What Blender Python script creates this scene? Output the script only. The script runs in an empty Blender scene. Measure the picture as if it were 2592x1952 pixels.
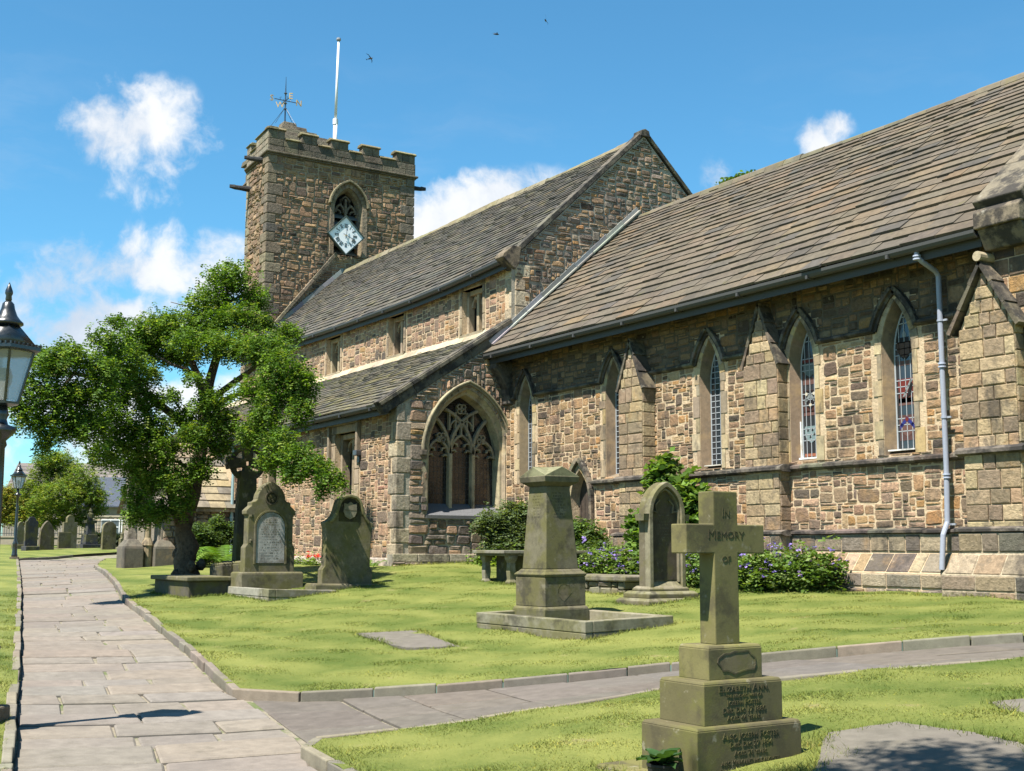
import bpy, bmesh, math, random
import numpy as np
from mathutils import Vector, Matrix
from mathutils.geometry import tessellate_polygon, delaunay_2d_cdt
random.seed(11); RNG = np.random.default_rng(7)
R = math.radians
scene = bpy.context.scene
COL = scene.collection

# ------------------------------------------------------------------ camera
cam_d = bpy.data.cameras.new('camera'); cam = bpy.data.objects.new('camera', cam_d); COL.objects.link(cam)
YAW, PITCH, ROLL = R(57.984), R(7.5827), R(0.24978)
fw = Vector((-math.sin(YAW)*math.cos(PITCH), math.cos(YAW)*math.cos(PITCH), math.sin(PITCH)))
rt = Vector((math.cos(YAW), math.sin(YAW), 0)); upv = rt.cross(fw)
cr, sr = math.cos(ROLL), math.sin(ROLL)
rt, upv = cr*rt + sr*upv, -sr*rt + cr*upv
cam.matrix_world = Matrix(((rt.x, upv.x, -fw.x, 0), (rt.y, upv.y, -fw.y, 0), (rt.z, upv.z, -fw.z, 1.7), (0, 0, 0, 1)))
cam_d.sensor_width = 36; cam_d.lens = 36*3119.57/2592
cam_d.clip_start = .1; cam_d.clip_end = 3000
scene.camera = cam

# ------------------------------------------------------------------ sun and sky
SUN_EL, SUN_AZ = R(61), R(16.5)          # sun stands south, 16.5 degrees towards east
to_sun = Vector((math.sin(SUN_AZ)*math.cos(SUN_EL), -math.cos(SUN_AZ)*math.cos(SUN_EL), math.sin(SUN_EL)))
sd = bpy.data.lights.new('sun', 'SUN'); sun = bpy.data.objects.new('sun', sd); COL.objects.link(sun)
sd.energy = 5.0; sd.angle = R(.53); sd.color = (1, .95, .86)
sun.rotation_euler = to_sun.to_track_quat('Z', 'Y').to_euler()
w = bpy.data.worlds.new('World'); scene.world = w; w.use_nodes = True
scene.view_settings.view_transform = 'Standard'; scene.view_settings.look = 'None'
scene.view_settings.exposure = 1.45; scene.view_settings.gamma = 1

def N(nt, typ, ins=None, **props):
    n = nt.nodes.new(typ)
    for k, v in props.items(): setattr(n, k, v)
    for k, v in (ins or {}).items():
        s = n.inputs[k]
        if hasattr(v, 'is_linked') or isinstance(v, bpy.types.NodeSocket): nt.links.new(v, s)
        else: s.default_value = v
    return n
def M_(nt, op, a, b=0., c=None, clamp=False):
    n = nt.nodes.new('ShaderNodeMath'); n.operation = op; n.use_clamp = clamp
    for i, v in enumerate((a, b) if c is None else (a, b, c)):
        if isinstance(v, bpy.types.NodeSocket): nt.links.new(v, n.inputs[i])
        else: n.inputs[i].default_value = v
    return n.outputs[0]
def VM(nt, op, a, b):
    n = nt.nodes.new('ShaderNodeVectorMath'); n.operation = op
    for i, v in enumerate((a, b)):
        if isinstance(v, bpy.types.NodeSocket): nt.links.new(v, n.inputs[i])
        else: n.inputs[i].default_value = v
    return n.outputs['Value'] if op == 'DOT_PRODUCT' else n.outputs['Vector']
def ramp(nt, x, a, b):          # smoothstep from a to b
    n = N(nt, 'ShaderNodeMapRange', {'Value': x, 'From Min': a, 'From Max': b}, interpolation_type='SMOOTHSTEP')
    return n.outputs['Result']
def mix(nt, f, a, b, blend='MIX'):
    n = nt.nodes.new('ShaderNodeMix'); n.data_type = 'RGBA'; n.blend_type = blend
    for i, v in ((0, f), (6, a), (7, b)):
        if isinstance(v, bpy.types.NodeSocket): nt.links.new(v, n.inputs[i])
        else: n.inputs[i].default_value = (*v, 1) if i and len(v) == 3 else v
    return n.outputs[2]

def build_world():
    nt = w.node_tree; nt.nodes.clear()
    sky = N(nt, 'ShaderNodeTexSky', sky_type='NISHITA', sun_disc=False, sun_elevation=SUN_EL,
            sun_rotation=R(180) - SUN_AZ, altitude=100, air_density=1.0, dust_density=.25, ozone_density=3.2)
    d = N(nt, 'ShaderNodeTexCoord').outputs['Generated']
    warp = N(nt, 'ShaderNodeTexNoise', {'Vector': d, 'Scale': 9., 'Detail': 4., 'Roughness': .6})
    dw = VM(nt, 'ADD', d, VM(nt, 'SCALE', VM(nt, 'SUBTRACT', warp.outputs['Color'], (.5, .5, .5)), (0, 0, 0)))
    sc = [n for n in nt.nodes if n.type == 'VECT_MATH' and n.operation == 'SCALE'][0]; sc.inputs['Scale'].default_value = .05
    noise = N(nt, 'ShaderNodeTexNoise', {'Vector': dw, 'Scale': 17., 'Detail': 11., 'Roughness': .60}).outputs['Fac']
    total = None
    # direction, half width, half height, density
    blobs = [((-.921, .238, .318), .056, .036, 1.0), ((-.908, .253, .322), .03, .03, .6), ((-.925, .245, .288), .05, .04, .35),
             ((-.938, .268, .213), .078, .034, 1.05), ((-.930, .300, .205), .04, .03, .9), ((-.955, .235, .180), .10, .04, .85),
             ((-.958, .215, .160), .14, .035, 1.0), ((-.955, .17, .19), .06, .05, .25), ((-.965, .24, .12), .2, .03, .8),
             ((-.855, .455, .252), .06, .034, 1.0), ((-.825, .50, .27), .075, .026, .9), ((-.79, .54, .285), .05, .02, .55),
             ((-.66, .685, .312), .013, .022, .75), ((-.642, .69, .322), .018, .014, .6), ((-.715, .64, .288), .015, .02, .45),
             ((-.943, .14, .292), .02, .03, .35), ((-.9, .3, .1), .3, .06, .7), ((-.97, .15, .12), .2, .06, .8)]
    for c, rw, rh, k in blobs:
        c = Vector(c).normalized(); r_ = c.cross(Vector((0, 0, 1))).normalized(); u_ = r_.cross(c)
        dc = M_(nt, 'MAXIMUM', VM(nt, 'DOT_PRODUCT', dw, tuple(c)), .05)
        a = M_(nt, 'DIVIDE', VM(nt, 'DOT_PRODUCT', dw, tuple(r_/rw)), dc)
        b = M_(nt, 'DIVIDE', VM(nt, 'DOT_PRODUCT', dw, tuple(u_/rh)), dc)
        q = M_(nt, 'SQRT', M_(nt, 'ADD', M_(nt, 'MULTIPLY', a, a), M_(nt, 'MULTIPLY', b, b)))
        v = M_(nt, 'MULTIPLY', M_(nt, 'SUBTRACT', 1.35, q), k, clamp=False)
        front = M_(nt, 'GREATER_THAN', VM(nt, 'DOT_PRODUCT', d, tuple(c)), .3)
        v = M_(nt, 'MULTIPLY', M_(nt, 'MAXIMUM', v, 0.), front)
        total = v if total is None else M_(nt, 'MAXIMUM', total, v)
    dens = M_(nt, 'ADD', M_(nt, 'MULTIPLY', total, .76), M_(nt, 'MULTIPLY', M_(nt, 'SUBTRACT', noise, .50), 2.5))
    present = ramp(nt, total, .0, .3)
    dens = M_(nt, 'MULTIPLY', ramp(nt, dens, .16, .80), present)
    # thin streaky veil, denser low in the west
    wv = N(nt, 'ShaderNodeTexNoise', {'Vector': VM(nt, 'MULTIPLY', dw, (5., 5., 22.)), 'Scale': 1., 'Detail': 7., 'Roughness': .6}).outputs['Fac']
    veil = M_(nt, 'MULTIPLY', ramp(nt, wv, .47, .78), ramp(nt, N(nt, 'ShaderNodeSeparateXYZ', {0: d}).outputs[2], .42, .12))
    dens = M_(nt, 'MAXIMUM', dens, M_(nt, 'MULTIPLY', veil, .5))
    shade = N(nt, 'ShaderNodeTexNoise', {'Vector': dw, 'Scale': 7., 'Detail': 3.}).outputs['Fac']
    ccol = mix(nt, ramp(nt, M_(nt, 'ADD', shade, M_(nt, 'MULTIPLY', M_(nt, 'SUBTRACT', noise, .5), .5)), .36, .60), (4.9, 5.5, 6.4), (7.8, 7.8, 7.8))
    skyc = N(nt, 'ShaderNodeHueSaturation', {'Hue': .492, 'Saturation': 1.03, 'Value': 1.12, 'Color': mix(nt, 1., sky.outputs[0], (.70, 1.12, 1.26), 'MULTIPLY')}).outputs[0]
    col = mix(nt, M_(nt, 'MULTIPLY', dens, .93), skyc, ccol)
    bg = N(nt, 'ShaderNodeBackground', {'Color': col, 'Strength': .05})
    out = N(nt, 'ShaderNodeOutputWorld', {'Surface': bg.outputs[0]})
build_world()

# ------------------------------------------------------------------ helpers
class MB:
    def __init__(s): s.v = []; s.f = []; s.t = []
    def add(s, vs, fs, t=(.4, .33, .25)):
        o = len(s.v); s.v.extend(tuple(p) for p in vs)
        for f in fs: s.f.append([i + o for i in f]); s.t.append(t)
        return s
    def box(s, x0, x1, y0, y1, z0, z1, t):
        vs = [(x, y, z) for z in (z0, z1) for y in (y0, y1) for x in (x0, x1)]
        return s.add(vs, [(0, 2, 3, 1), (4, 5, 7, 6), (0, 1, 5, 4), (2, 6, 7, 3), (0, 4, 6, 2), (1, 3, 7, 5)], t)
    def fbox(s, F, u0, u1, v0, v1, n0, n1, t):
        vs = [F(u, v, n) for n in (n0, n1) for v in (v0, v1) for u in (u0, u1)]
        return s.add(vs, [(0, 2, 3, 1), (4, 5, 7, 6), (0, 1, 5, 4), (2, 6, 7, 3), (0, 4, 6, 2), (1, 3, 7, 5)], t)
    def frust(s, cx, cy, z0, z1, a0, b0, a1, b1, t):      # rectangular frustum
        vs = [(cx+i*a, cy+j*b, z) for z, a, b in ((z0, a0, b0), (z1, a1, b1)) for i, j in ((-1, -1), (1, -1), (1, 1), (-1, 1))]
        return s.add(vs, [(3, 2, 1, 0), (4, 5, 6, 7), (0, 1, 5, 4), (1, 2, 6, 5), (2, 3, 7, 6), (3, 0, 4, 7)], t)
    def prism(s, F, pts, n0, n1, t):                       # polygon (u,v) given anticlockwise, from n0 to n1 along the normal
        k = len(pts)
        vs = [F(u, v, n0) for u, v in pts] + [F(u, v, n1) for u, v in pts]
        fs = [tuple(range(k))[::-1], tuple(range(k, 2*k))] + [(i, (i+1) % k, k+(i+1) % k, k+i) for i in range(k)]
        return s.add(vs, fs, t)
    def ribbon(s, F, pts, w0, w1, n0, n1, t, closed=False):   # bar of section [w0,w1] x [n0,n1] along a polyline
        P = [Vector(p) for p in pts]; k = len(P); rings = []
        for i in range(k):
            a = P[i] - P[i-1] if (i or closed) else P[1] - P[0]
            b = P[(i+1) % k] - P[i] if (i < k-1 or closed) else a
            a = a.normalized(); b = b.normalized(); d = (a + b)
            d = d.normalized() if d.length > 1e-6 else a
            n = Vector((-d.y, d.x)); m = max(.45, n.dot(Vector((-a.y, a.x))))
            rings.append([(P[i] + n*(wv/m), nv) for wv, nv in ((w0, n0), (w1, n0), (w1, n1), (w0, n1))])
        for i in range(k if closed else k-1):
            A, B = rings[i], rings[(i+1) % k]
            vs = [F(p.x, p.y, n) for p, n in A + B]
            fs = [(j, (j+1) % 4, 4+(j+1) % 4, 4+j) for j in range(4)]
            if not closed and i == 0: fs.append((3, 2, 1, 0))
            if not closed and i == k-2: fs.append((4, 5, 6, 7))
            s.add(vs, fs, t(i) if callable(t) else t)
        return s
    def tube(s, pts, rad, t, sides=8, bump=0, cap=True):
        P = [Vector(p) for p in pts]; k = len(P)
        rad = rad if isinstance(rad, (list, tuple)) else [rad]*k
        o = len(s.v); ref = Vector((.3, .2, 1)).normalized()
        for i in range(k):
            d = (P[min(i+1, k-1)] - P[max(i-1, 0)]).normalized()
            x = d.cross(ref)
            if x.length < .15: x = d.cross(Vector((1, 0, 0)))
            x.normalize(); y = d.cross(x)
            for j in range(sides):
                a = 2*math.pi*j/sides; r = rad[i]*(1 + (random.uniform(-bump, bump) if bump else 0))
                s.v.append(tuple(P[i] + (x*math.cos(a) + y*math.sin(a))*r))
        for i in range(k-1):
            for j in range(sides):
                a, b = o+i*sides+j, o+i*sides+(j+1) % sides
                s.f.append([a, b, b+sides, a+sides]); s.t.append(t)
        if cap:
            s.f.append(list(range(o, o+sides))[::-1]); s.t.append(t)
            s.f.append(list(range(o+(k-1)*sides, o+k*sides))); s.t.append(t)
        return s
    def lathe(s, prof, t, cx=0, cy=0, sides=16, rot=0):
        o = len(s.v)
        for r, z in prof:
            for j in range(sides):
                a = 2*math.pi*j/sides + rot; s.v.append((cx+r*math.cos(a), cy+r*math.sin(a), z))
        for i in range(len(prof)-1):
            for j in range(sides):
                a, b = o+i*sides+j, o+i*sides+(j+1) % sides
                s.f.append([a, b, b+sides, a+sides]); s.t.append(t)
        s.f.append(list(range(o, o+sides))[::-1]); s.t.append(t)
        s.f.append(list(range(o+(len(prof)-1)*sides, o+len(prof)*sides))); s.t.append(t)
        return s
    def build(s, name, mat, parent=None, smooth=False, bevel=0, local=False):
        me = bpy.data.meshes.new(name)
        off = ORIGIN.get(root_of(parent), Vector()) if (parent and not local) else Vector()
        vs = np.array(s.v, dtype=float).reshape(-1, 3) - np.array(off)
        me.from_pydata(vs.tolist(), [], s.f)
        me.materials.append(mat)
        at = me.attributes.new('tint', 'FLOAT_COLOR', 'FACE')
        if len(me.polygons) == len(s.t):
            at.data.foreach_set('color', np.c_[np.array(s.t, dtype=float).reshape(-1, 3), np.ones(len(s.t))].ravel())
        if smooth: me.shade_smooth()
        o = bpy.data.objects.new(name, me); COL.objects.link(o)
        if parent: o.parent = parent
        if bevel:
            m = o.modifiers.new('bevel', 'BEVEL'); m.width = bevel; m.segments = 2; m.limit_method = 'ANGLE'; m.angle_limit = R(35)
        return o
ORIGIN = {}
def root_of(o):
    while o is not None and o.parent: o = o.parent
    return o
def tag(o, label=None, cat=None, group=None, kind=None):
    for k, v in (('label', label), ('category', cat), ('group', group), ('kind', kind)):
        if v: o[k] = v
    return o
def thing(name, label, cat, loc=(0, 0, 0), rot=(0, 0, 0), group=None):
    o = bpy.data.objects.new(name, None); COL.objects.link(o); o.empty_display_size = .3
    o.location = loc; o.rotation_euler = rot; ORIGIN[o] = Vector(loc)
    return tag(o, label, cat, group)
def frame(O, U, V, n):
    O, U, V, n = Vector(O), Vector(U), Vector(V), Vector(n)
    return lambda u, v, q=0.: O + U*u + V*v + n*q
def south(y): return frame((0, y, 0), (1, 0, 0), (0, 0, 1), (0, -1, 0))      # u = world x, v = world z
def east(x): return frame((x, 0, 0), (0, 1, 0), (0, 0, 1), (1, 0, 0))        # u = world y, v = world z
def jit(c, a=.1):
    k = 1 + random.uniform(-a, a)
    return tuple(max(0, x*k*(1 + random.uniform(-a, a)*.3)) for x in c)

# ------------------------------------------------------------------ materials
ALB = .80      # albedo scale that goes with the exposure set above
def dim(nt, c, k=1.): return mix(nt, 1., c, (ALB*k, ALB*k, ALB*k), 'MULTIPLY')
def attr(nt, name='tint'): return N(nt, 'ShaderNodeAttribute', attribute_name=name).outputs['Color']
def new_mat(name):
    m = bpy.data.materials.new(name); m.use_nodes = True; nt = m.node_tree; nt.nodes.clear()
    b = N(nt, 'ShaderNodeBsdfPrincipled'); out = N(nt, 'ShaderNodeOutputMaterial', {'Surface': b.outputs[0]})
    return m, nt, b
def stone_mat(name, nscale=18., amt=.35, bump=.35, blot=None, blot_scale=2.5, blot_lo=.55, blot_hi=.7, rough=.9, bdist=.02, fine=90., alb=1.):
    m, nt, b = new_mat(name)
    pos = N(nt, 'ShaderNodeNewGeometry').outputs['Position']
    n1 = N(nt, 'ShaderNodeTexNoise', {'Vector': pos, 'Scale': nscale, 'Detail': 6., 'Roughness': .65}).outputs['Fac']
    n2 = N(nt, 'ShaderNodeTexNoise', {'Vector': pos, 'Scale': fine, 'Detail': 3.}).outputs['Fac']
    k = M_(nt, 'ADD', M_(nt, 'MULTIPLY', M_(nt, 'SUBTRACT', n1, .5), amt*3.2), M_(nt, 'MULTIPLY', M_(nt, 'SUBTRACT', n2, .5), amt*1.4))
    k = M_(nt, 'MAXIMUM', M_(nt, 'ADD', k, 1.), .25)
    c = mix(nt, 1., attr(nt), N(nt, 'ShaderNodeCombineXYZ', {0: k, 1: k, 2: k}).outputs[0], 'MULTIPLY')
    if blot:
        for q, (col, sc, lo, hi, am) in enumerate(blot):
            n3 = N(nt, 'ShaderNodeTexNoise', {'Vector': VM(nt, 'ADD', VM(nt, 'MULTIPLY', pos, (1, 1, .42 if col == SOOT else 1.)), (q*7.3, q*3.1, q*1.7)), 'Scale': sc, 'Detail': 8., 'Roughness': .68}).outputs['Fac']
            c = mix(nt, M_(nt, 'MULTIPLY', ramp(nt, n3, lo, hi), am), c, col)
    h = M_(nt, 'ADD', n1, M_(nt, 'MULTIPLY', n2, .35))
    bp = N(nt, 'ShaderNodeBump', {'Height': h, 'Strength': bump, 'Distance': bdist})
    nt.links.new(dim(nt, c, alb), b.inputs['Base Color']); nt.links.new(bp.outputs[0], b.inputs['Normal'])
    b.inputs['Roughness'].default_value = rough; b.inputs['Specular IOR Level'].default_value = .2
    return m
def plain_mat(name, rough=.5, metal=0., amt=.12, nscale=30., spec=.5):
    m, nt, b = new_mat(name)
    pos = N(nt, 'ShaderNodeNewGeometry').outputs['Position']
    n1 = N(nt, 'ShaderNodeTexNoise', {'Vector': pos, 'Scale': nscale, 'Detail': 5.}).outputs['Fac']
    k = M_(nt, 'ADD', M_(nt, 'MULTIPLY', M_(nt, 'SUBTRACT', n1, .5), amt*3), 1.)
    c = mix(nt, 1., attr(nt), N(nt, 'ShaderNodeCombineXYZ', {0: k, 1: k, 2: k}).outputs[0], 'MULTIPLY')
    nt.links.new(dim(nt, c), b.inputs['Base Color'])
    nt.links.new(M_(nt, 'ADD', M_(nt, 'MULTIPLY', n1, .3), rough-.15), b.inputs['Roughness'])
    b.inputs['Metallic'].default_value = metal; b.inputs['Specular IOR Level'].default_value = spec
    return m
def leaf_mat(name, trans=.38, rough=.6):
    m, nt, b = new_mat(name)
    out = [n for n in nt.nodes if n.type == 'OUTPUT_MATERIAL'][0]
    c = dim(nt, attr(nt)); nt.links.new(c, b.inputs['Base Color']); b.inputs['Roughness'].default_value = rough
    b.inputs['Specular IOR Level'].default_value = .15
    tr = N(nt, 'ShaderNodeBsdfTranslucent', {'Color': mix(nt, 1., c, (1.5, 1.5, .5), 'MULTIPLY')})
    ms = N(nt, 'ShaderNodeMixShader', {0: trans, 1: b.outputs[0], 2: tr.outputs[0]})
    nt.links.new(ms.outputs[0], out.inputs['Surface'])
    return m
def grass_color(nt, pos):
    sep = N(nt, 'ShaderNodeSeparateXYZ', {0: pos}); flat = N(nt, 'ShaderNodeCombineXYZ', {0: sep.outputs[0], 1: sep.outputs[1], 2: 0.}).outputs[0]
    big = N(nt, 'ShaderNodeTexNoise', {'Vector': flat, 'Scale': .33, 'Detail': 5., 'Roughness': .6}).outputs['Fac']
    mid = N(nt, 'ShaderNodeTexNoise', {'Vector': flat, 'Scale': 1.9, 'Detail': 5., 'Roughness': .65}).outputs['Fac']
    fine = N(nt, 'ShaderNodeTexNoise', {'Vector': flat, 'Scale': 26., 'Detail': 3.}).outputs['Fac']
    # mowing stripes, wavering
    sd_ = N(nt, 'ShaderNodeTexNoise', {'Vector': flat, 'Scale': .5, 'Detail': 3.}).outputs['Fac']
    t = M_(nt, 'ADD', VM(nt, 'DOT_PRODUCT', flat, (-.62, 1.75, 0)), M_(nt, 'MULTIPLY', sd_, 2.2))
    st = M_(nt, 'SINE', M_(nt, 'MULTIPLY', t, 2.2))
    k = M_(nt, 'ADD', M_(nt, 'MULTIPLY', M_(nt, 'SUBTRACT', big, .5), 1.4), M_(nt, 'MULTIPLY', M_(nt, 'SUBTRACT', mid, .5), 1.1))
    k = M_(nt, 'ADD', M_(nt, 'ADD', k, M_(nt, 'MULTIPLY', st, .17)), M_(nt, 'MULTIPLY', M_(nt, 'SUBTRACT', fine, .5), .5))
    c = mix(nt, ramp(nt, k, -.62, .58), (.090, .137, .022), (.275, .288, .074))
    straw = ramp(nt, M_(nt, 'ADD', mid, M_(nt, 'MULTIPLY', fine, .25)), .74, .86)
    c = mix(nt, M_(nt, 'MULTIPLY', straw, .6), c, (.33, .27, .14))
    return c, fine
def grass_mat(name, blades=False):
    m, nt, b = new_mat(name)
    pos = N(nt, 'ShaderNodeNewGeometry').outputs['Position']
    c, fine = grass_color(nt, pos)
    b.inputs['Roughness'].default_value = .7; b.inputs['Specular IOR Level'].default_value = .15
    c = dim(nt, c)
    if blades:
        c = mix(nt, 1., c, attr(nt), 'MULTIPLY')
        out = [n for n in nt.nodes if n.type == 'OUTPUT_MATERIAL'][0]
        tr = N(nt, 'ShaderNodeBsdfTranslucent', {'Color': c})
        ms = N(nt, 'ShaderNodeMixShader', {0: .4, 1: b.outputs[0], 2: tr.outputs[0]}); nt.links.new(ms.outputs[0], out.inputs['Surface'])
    else:
        c = mix(nt, 1., c, (.8, .8, .8), 'MULTIPLY')
        h = N(nt, 'ShaderNodeTexNoise', {'Vector': pos, 'Scale': 60., 'Detail': 4., 'Roughness': .7}).outputs['Fac']
        bp = N(nt, 'ShaderNodeBump', {'Height': h, 'Strength': .7, 'Distance': .03}); nt.links.new(bp.outputs[0], b.inputs['Normal'])
    nt.links.new(c, b.inputs['Base Color'])
    return m
LICHEN = (.42, .40, .30); SOOT = (.055, .048, .042); MOSS = (.15, .14, .035)
MAT = dict(
    rubble=stone_mat('rubble_sandstone', 17., .42, .8, [((.40, .24, .10), 1.5, .54, .68, .4), ((.13, .105, .075), 5.5, .51, .66, .65), (SOOT, 1.5, .50, .66, .72), ((.52, .44, .31), 6., .60, .72, .5)], bdist=.035),
    tower=stone_mat('tower_sandstone', 9., .42, .9, [((.11, .085, .058), 2.6, .48, .64, .6), (SOOT, 1.0, .51, .67, .65), ((.42, .35, .23), 3.4, .58, .72, .45)], bdist=.05, fine=40., alb=.82),
    mortar=stone_mat('lime_mortar', 22., .3, .8, [((.26, .19, .12), 1.6, .50, .68, .5), ((.14, .11, .08), 3.7, .58, .72, .5), (SOOT, 1.5, .53, .68, .45)], bdist=.025),
    dressed=stone_mat('dressed_sandstone', 12., .3, .4, [((.42, .28, .13), 1.6, .53, .68, .4), ((.15, .12, .09), 3.4, .50, .66, .65), (SOOT, 1.6, .50, .65, .75)], bdist=.015),
    moulding=stone_mat('weathered_moulding', 9., .3, .6, [((.035, .033, .033), 2.6, .42, .58, .85), ((.45, .41, .33), 5., .60, .72, .6)], bdist=.03, alb=.75),
    slate=stone_mat('stone_slate', 9., .36, .4, [((.07, .06, .048), .9, .46, .66, .5), ((.20, .15, .095), 2.3, .57, .72, .4), ((.16, .15, .055), 3.3, .60, .72, .45)], bdist=.012, alb=.86),
    lichenslate=stone_mat('lichened_stone_slate', 7., .3, .3, [((.20, .17, .06), 1.6, .5, .66, .55), ((.07, .065, .055), 1.0, .52, .68, .5)], bdist=.012, alb=.8),
    tomb=stone_mat('mossy_gravestone', 9., .34, .4, [(MOSS, 1.9, .44, .60, .6), ((.06, .053, .04), 2.6, .50, .66, .7), ((.33, .29, .21), 4.5, .58, .70, .55)], bdist=.01, alb=.75),
    cross=stone_mat('algae_gravestone', 7., .15, .25, [((.155, .15, .04), 2.2, .46, .60, .6), ((.075, .064, .04), 3.1, .48, .64, .7), ((.32, .29, .21), 9., .60, .70, .6)], bdist=.008, alb=.92),
    flag=stone_mat('flagstone', 6., .3, .4, [((.15, .13, .115), .55, .48, .66, .55), ((.12, .105, .08), 3.4, .56, .72, .6), ((.25, .225, .19), 5., .60, .72, .5)], bdist=.012),
    dirt=stone_mat('joint_soil', 20., .35, .5, [((.07, .11, .02), 2.2, .48, .60, .75)]),
    paint=plain_mat('painted_metal', .5, 0., .10, spec=.22), iron=plain_mat('black_iron', .3, .0, .25, spec=.8),
    lead=plain_mat('lead_sheet', .75, 0., .3, spec=.15), glass=plain_mat('dark_window_glass', .18, 0., .25, 6., .8), wood=plain_mat('dark_oak', .6, 0., .4, 14.),
    leaf=leaf_mat('leaf'), petal=leaf_mat('petal', .3, .7), bark=stone_mat('bark', 16., .5, .9, [((.02, .017, .012), 5., .5, .65, .8)], bdist=.05, fine=60.),
    grass=grass_mat('mown_lawn'), blade=grass_mat('grass_blade', True), plainstone=stone_mat('far_stone', 3., .2, .2))
def lamp_glass():
    m, nt, b = new_mat('lantern_glass')
    b.inputs['Base Color'].default_value = (.52, .51, .48, 1); b.inputs['Roughness'].default_value = .25
    b.inputs['Transmission Weight'].default_value = .6; b.inputs['Alpha'].default_value = .86; b.inputs['IOR'].default_value = 1.2
    return m
MAT['pane'] = lamp_glass()

# ------------------------------------------------------------------ terrain
GP = np.array([(0,0,.1),(-5,1,.08),(-12,2.2,.1),(-13.6,4.85,.12),(-9.9,4.2,.07),(-10.46,8.6,.43),(-8.1,11.4,.815),(-8.86,7.02,.38),(-6.83,9.62,.725),
 (-27,4.9,.62),(-25.8,6.86,.64),(-57,10.5,1.27),(-55.4,13.3,1.27),(-11.4,15.7,1.06),(-18,15.7,1.1),(-25.8,12.8,1.28),(-40,12.9,1.34),(-27,0,.7),(-12,-3,.2),(-57,0,1.3),
 (-3,14,1.0),(2,16,1.0),(6,10,.8),(0,6,.3),(6,0,.1),(-40,8.5,1.0),(-19,5.5,.36),(-18,3.4,.33),(-40,6,.98),(-62,17,1.62),(-64,23,1.68),(-95,0,2.0),(-95,30,2.0),(-75,12,1.6),(-70,40,1.4),
 (-45,-25,1.0),(0,-25,0),(20,20,.8),(-20,45,1.2),(20,-20,0)], float)
def _rbf():
    P = GP[:, :2]; n = len(P); d = np.hypot(*(P[:, None]-P[None]).transpose(2, 0, 1))
    A = np.zeros((n+1, n+1)); A[:n, :n] = np.sqrt(d*d+4.); A[:n, n] = 1; A[n, :n] = 1
    return np.linalg.solve(A, np.r_[GP[:, 2], 0])
GW = _rbf()
def Gv(x, y):
    x = np.asarray(x, float); y = np.asarray(y, float)
    cx, cy = np.clip(x, -100, 24), np.clip(y, -30, 50)
    d = np.sqrt((cx[..., None]-GP[:, 0])**2 + (cy[..., None]-GP[:, 1])**2 + 4.)
    return d @ GW[:-1] + GW[-1]
def G(x, y): return float(Gv(np.array([x]), np.array([y]))[0])

PATH = [(6,-1.1),(0,.05),(-10.06,1.88),(-15.94,3.0),(-26.81,5.02),(-40,7.4),(-54,9.9),(-58,13),(-60,17),(-56,17),(-50.6,12.6),(-41.7,10.04),(-31.36,7.95),(-25.8,6.86),
        (-17.49,5.51),(-13.48,4.81),(-12.78,5.31),(-10.79,8.82),(-8.32,11.56),(-5,14.2),(-3.4,12.9),(-7.06,9.8),(-9.18,7.26),(-9.99,4.29),(-9.66,4.04),(0,2.3),(6,1.2)]
PA = np.array(PATH, float)
def inside(px, py, poly=PA):
    px = np.asarray(px, float); py = np.asarray(py, float); c = np.zeros(px.shape, bool)
    for (x0, y0), (x1, y1) in zip(poly, np.roll(poly, -1, 0)):
        k = (y0 > py) != (y1 > py)
        with np.errstate(divide='ignore', invalid='ignore'): c ^= k & (px < (x1-x0)*(py-y0)/(y1-y0+1e-12) + x0)
    return c
def path_dist(px, py):
    d = np.full(np.shape(px), 1e9)
    for a, b in zip(PA, np.roll(PA, -1, 0)):
        v = b-a; t = np.clip(((px-a[0])*v[0] + (py-a[1])*v[1])/(v@v), 0, 1)
        d = np.minimum(d, np.hypot(px-a[0]-t*v[0], py-a[1]-t*v[1]))
    return d
def lump(x, y): return .018*np.sin(1.7*x+.6*np.sin(1.3*y))*np.sin(1.9*y+.8*np.sin(.9*x)) + .012*np.sin(3.7*x+2.1*y) + .008*np.sin(6.1*y-4.2*x)
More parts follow.
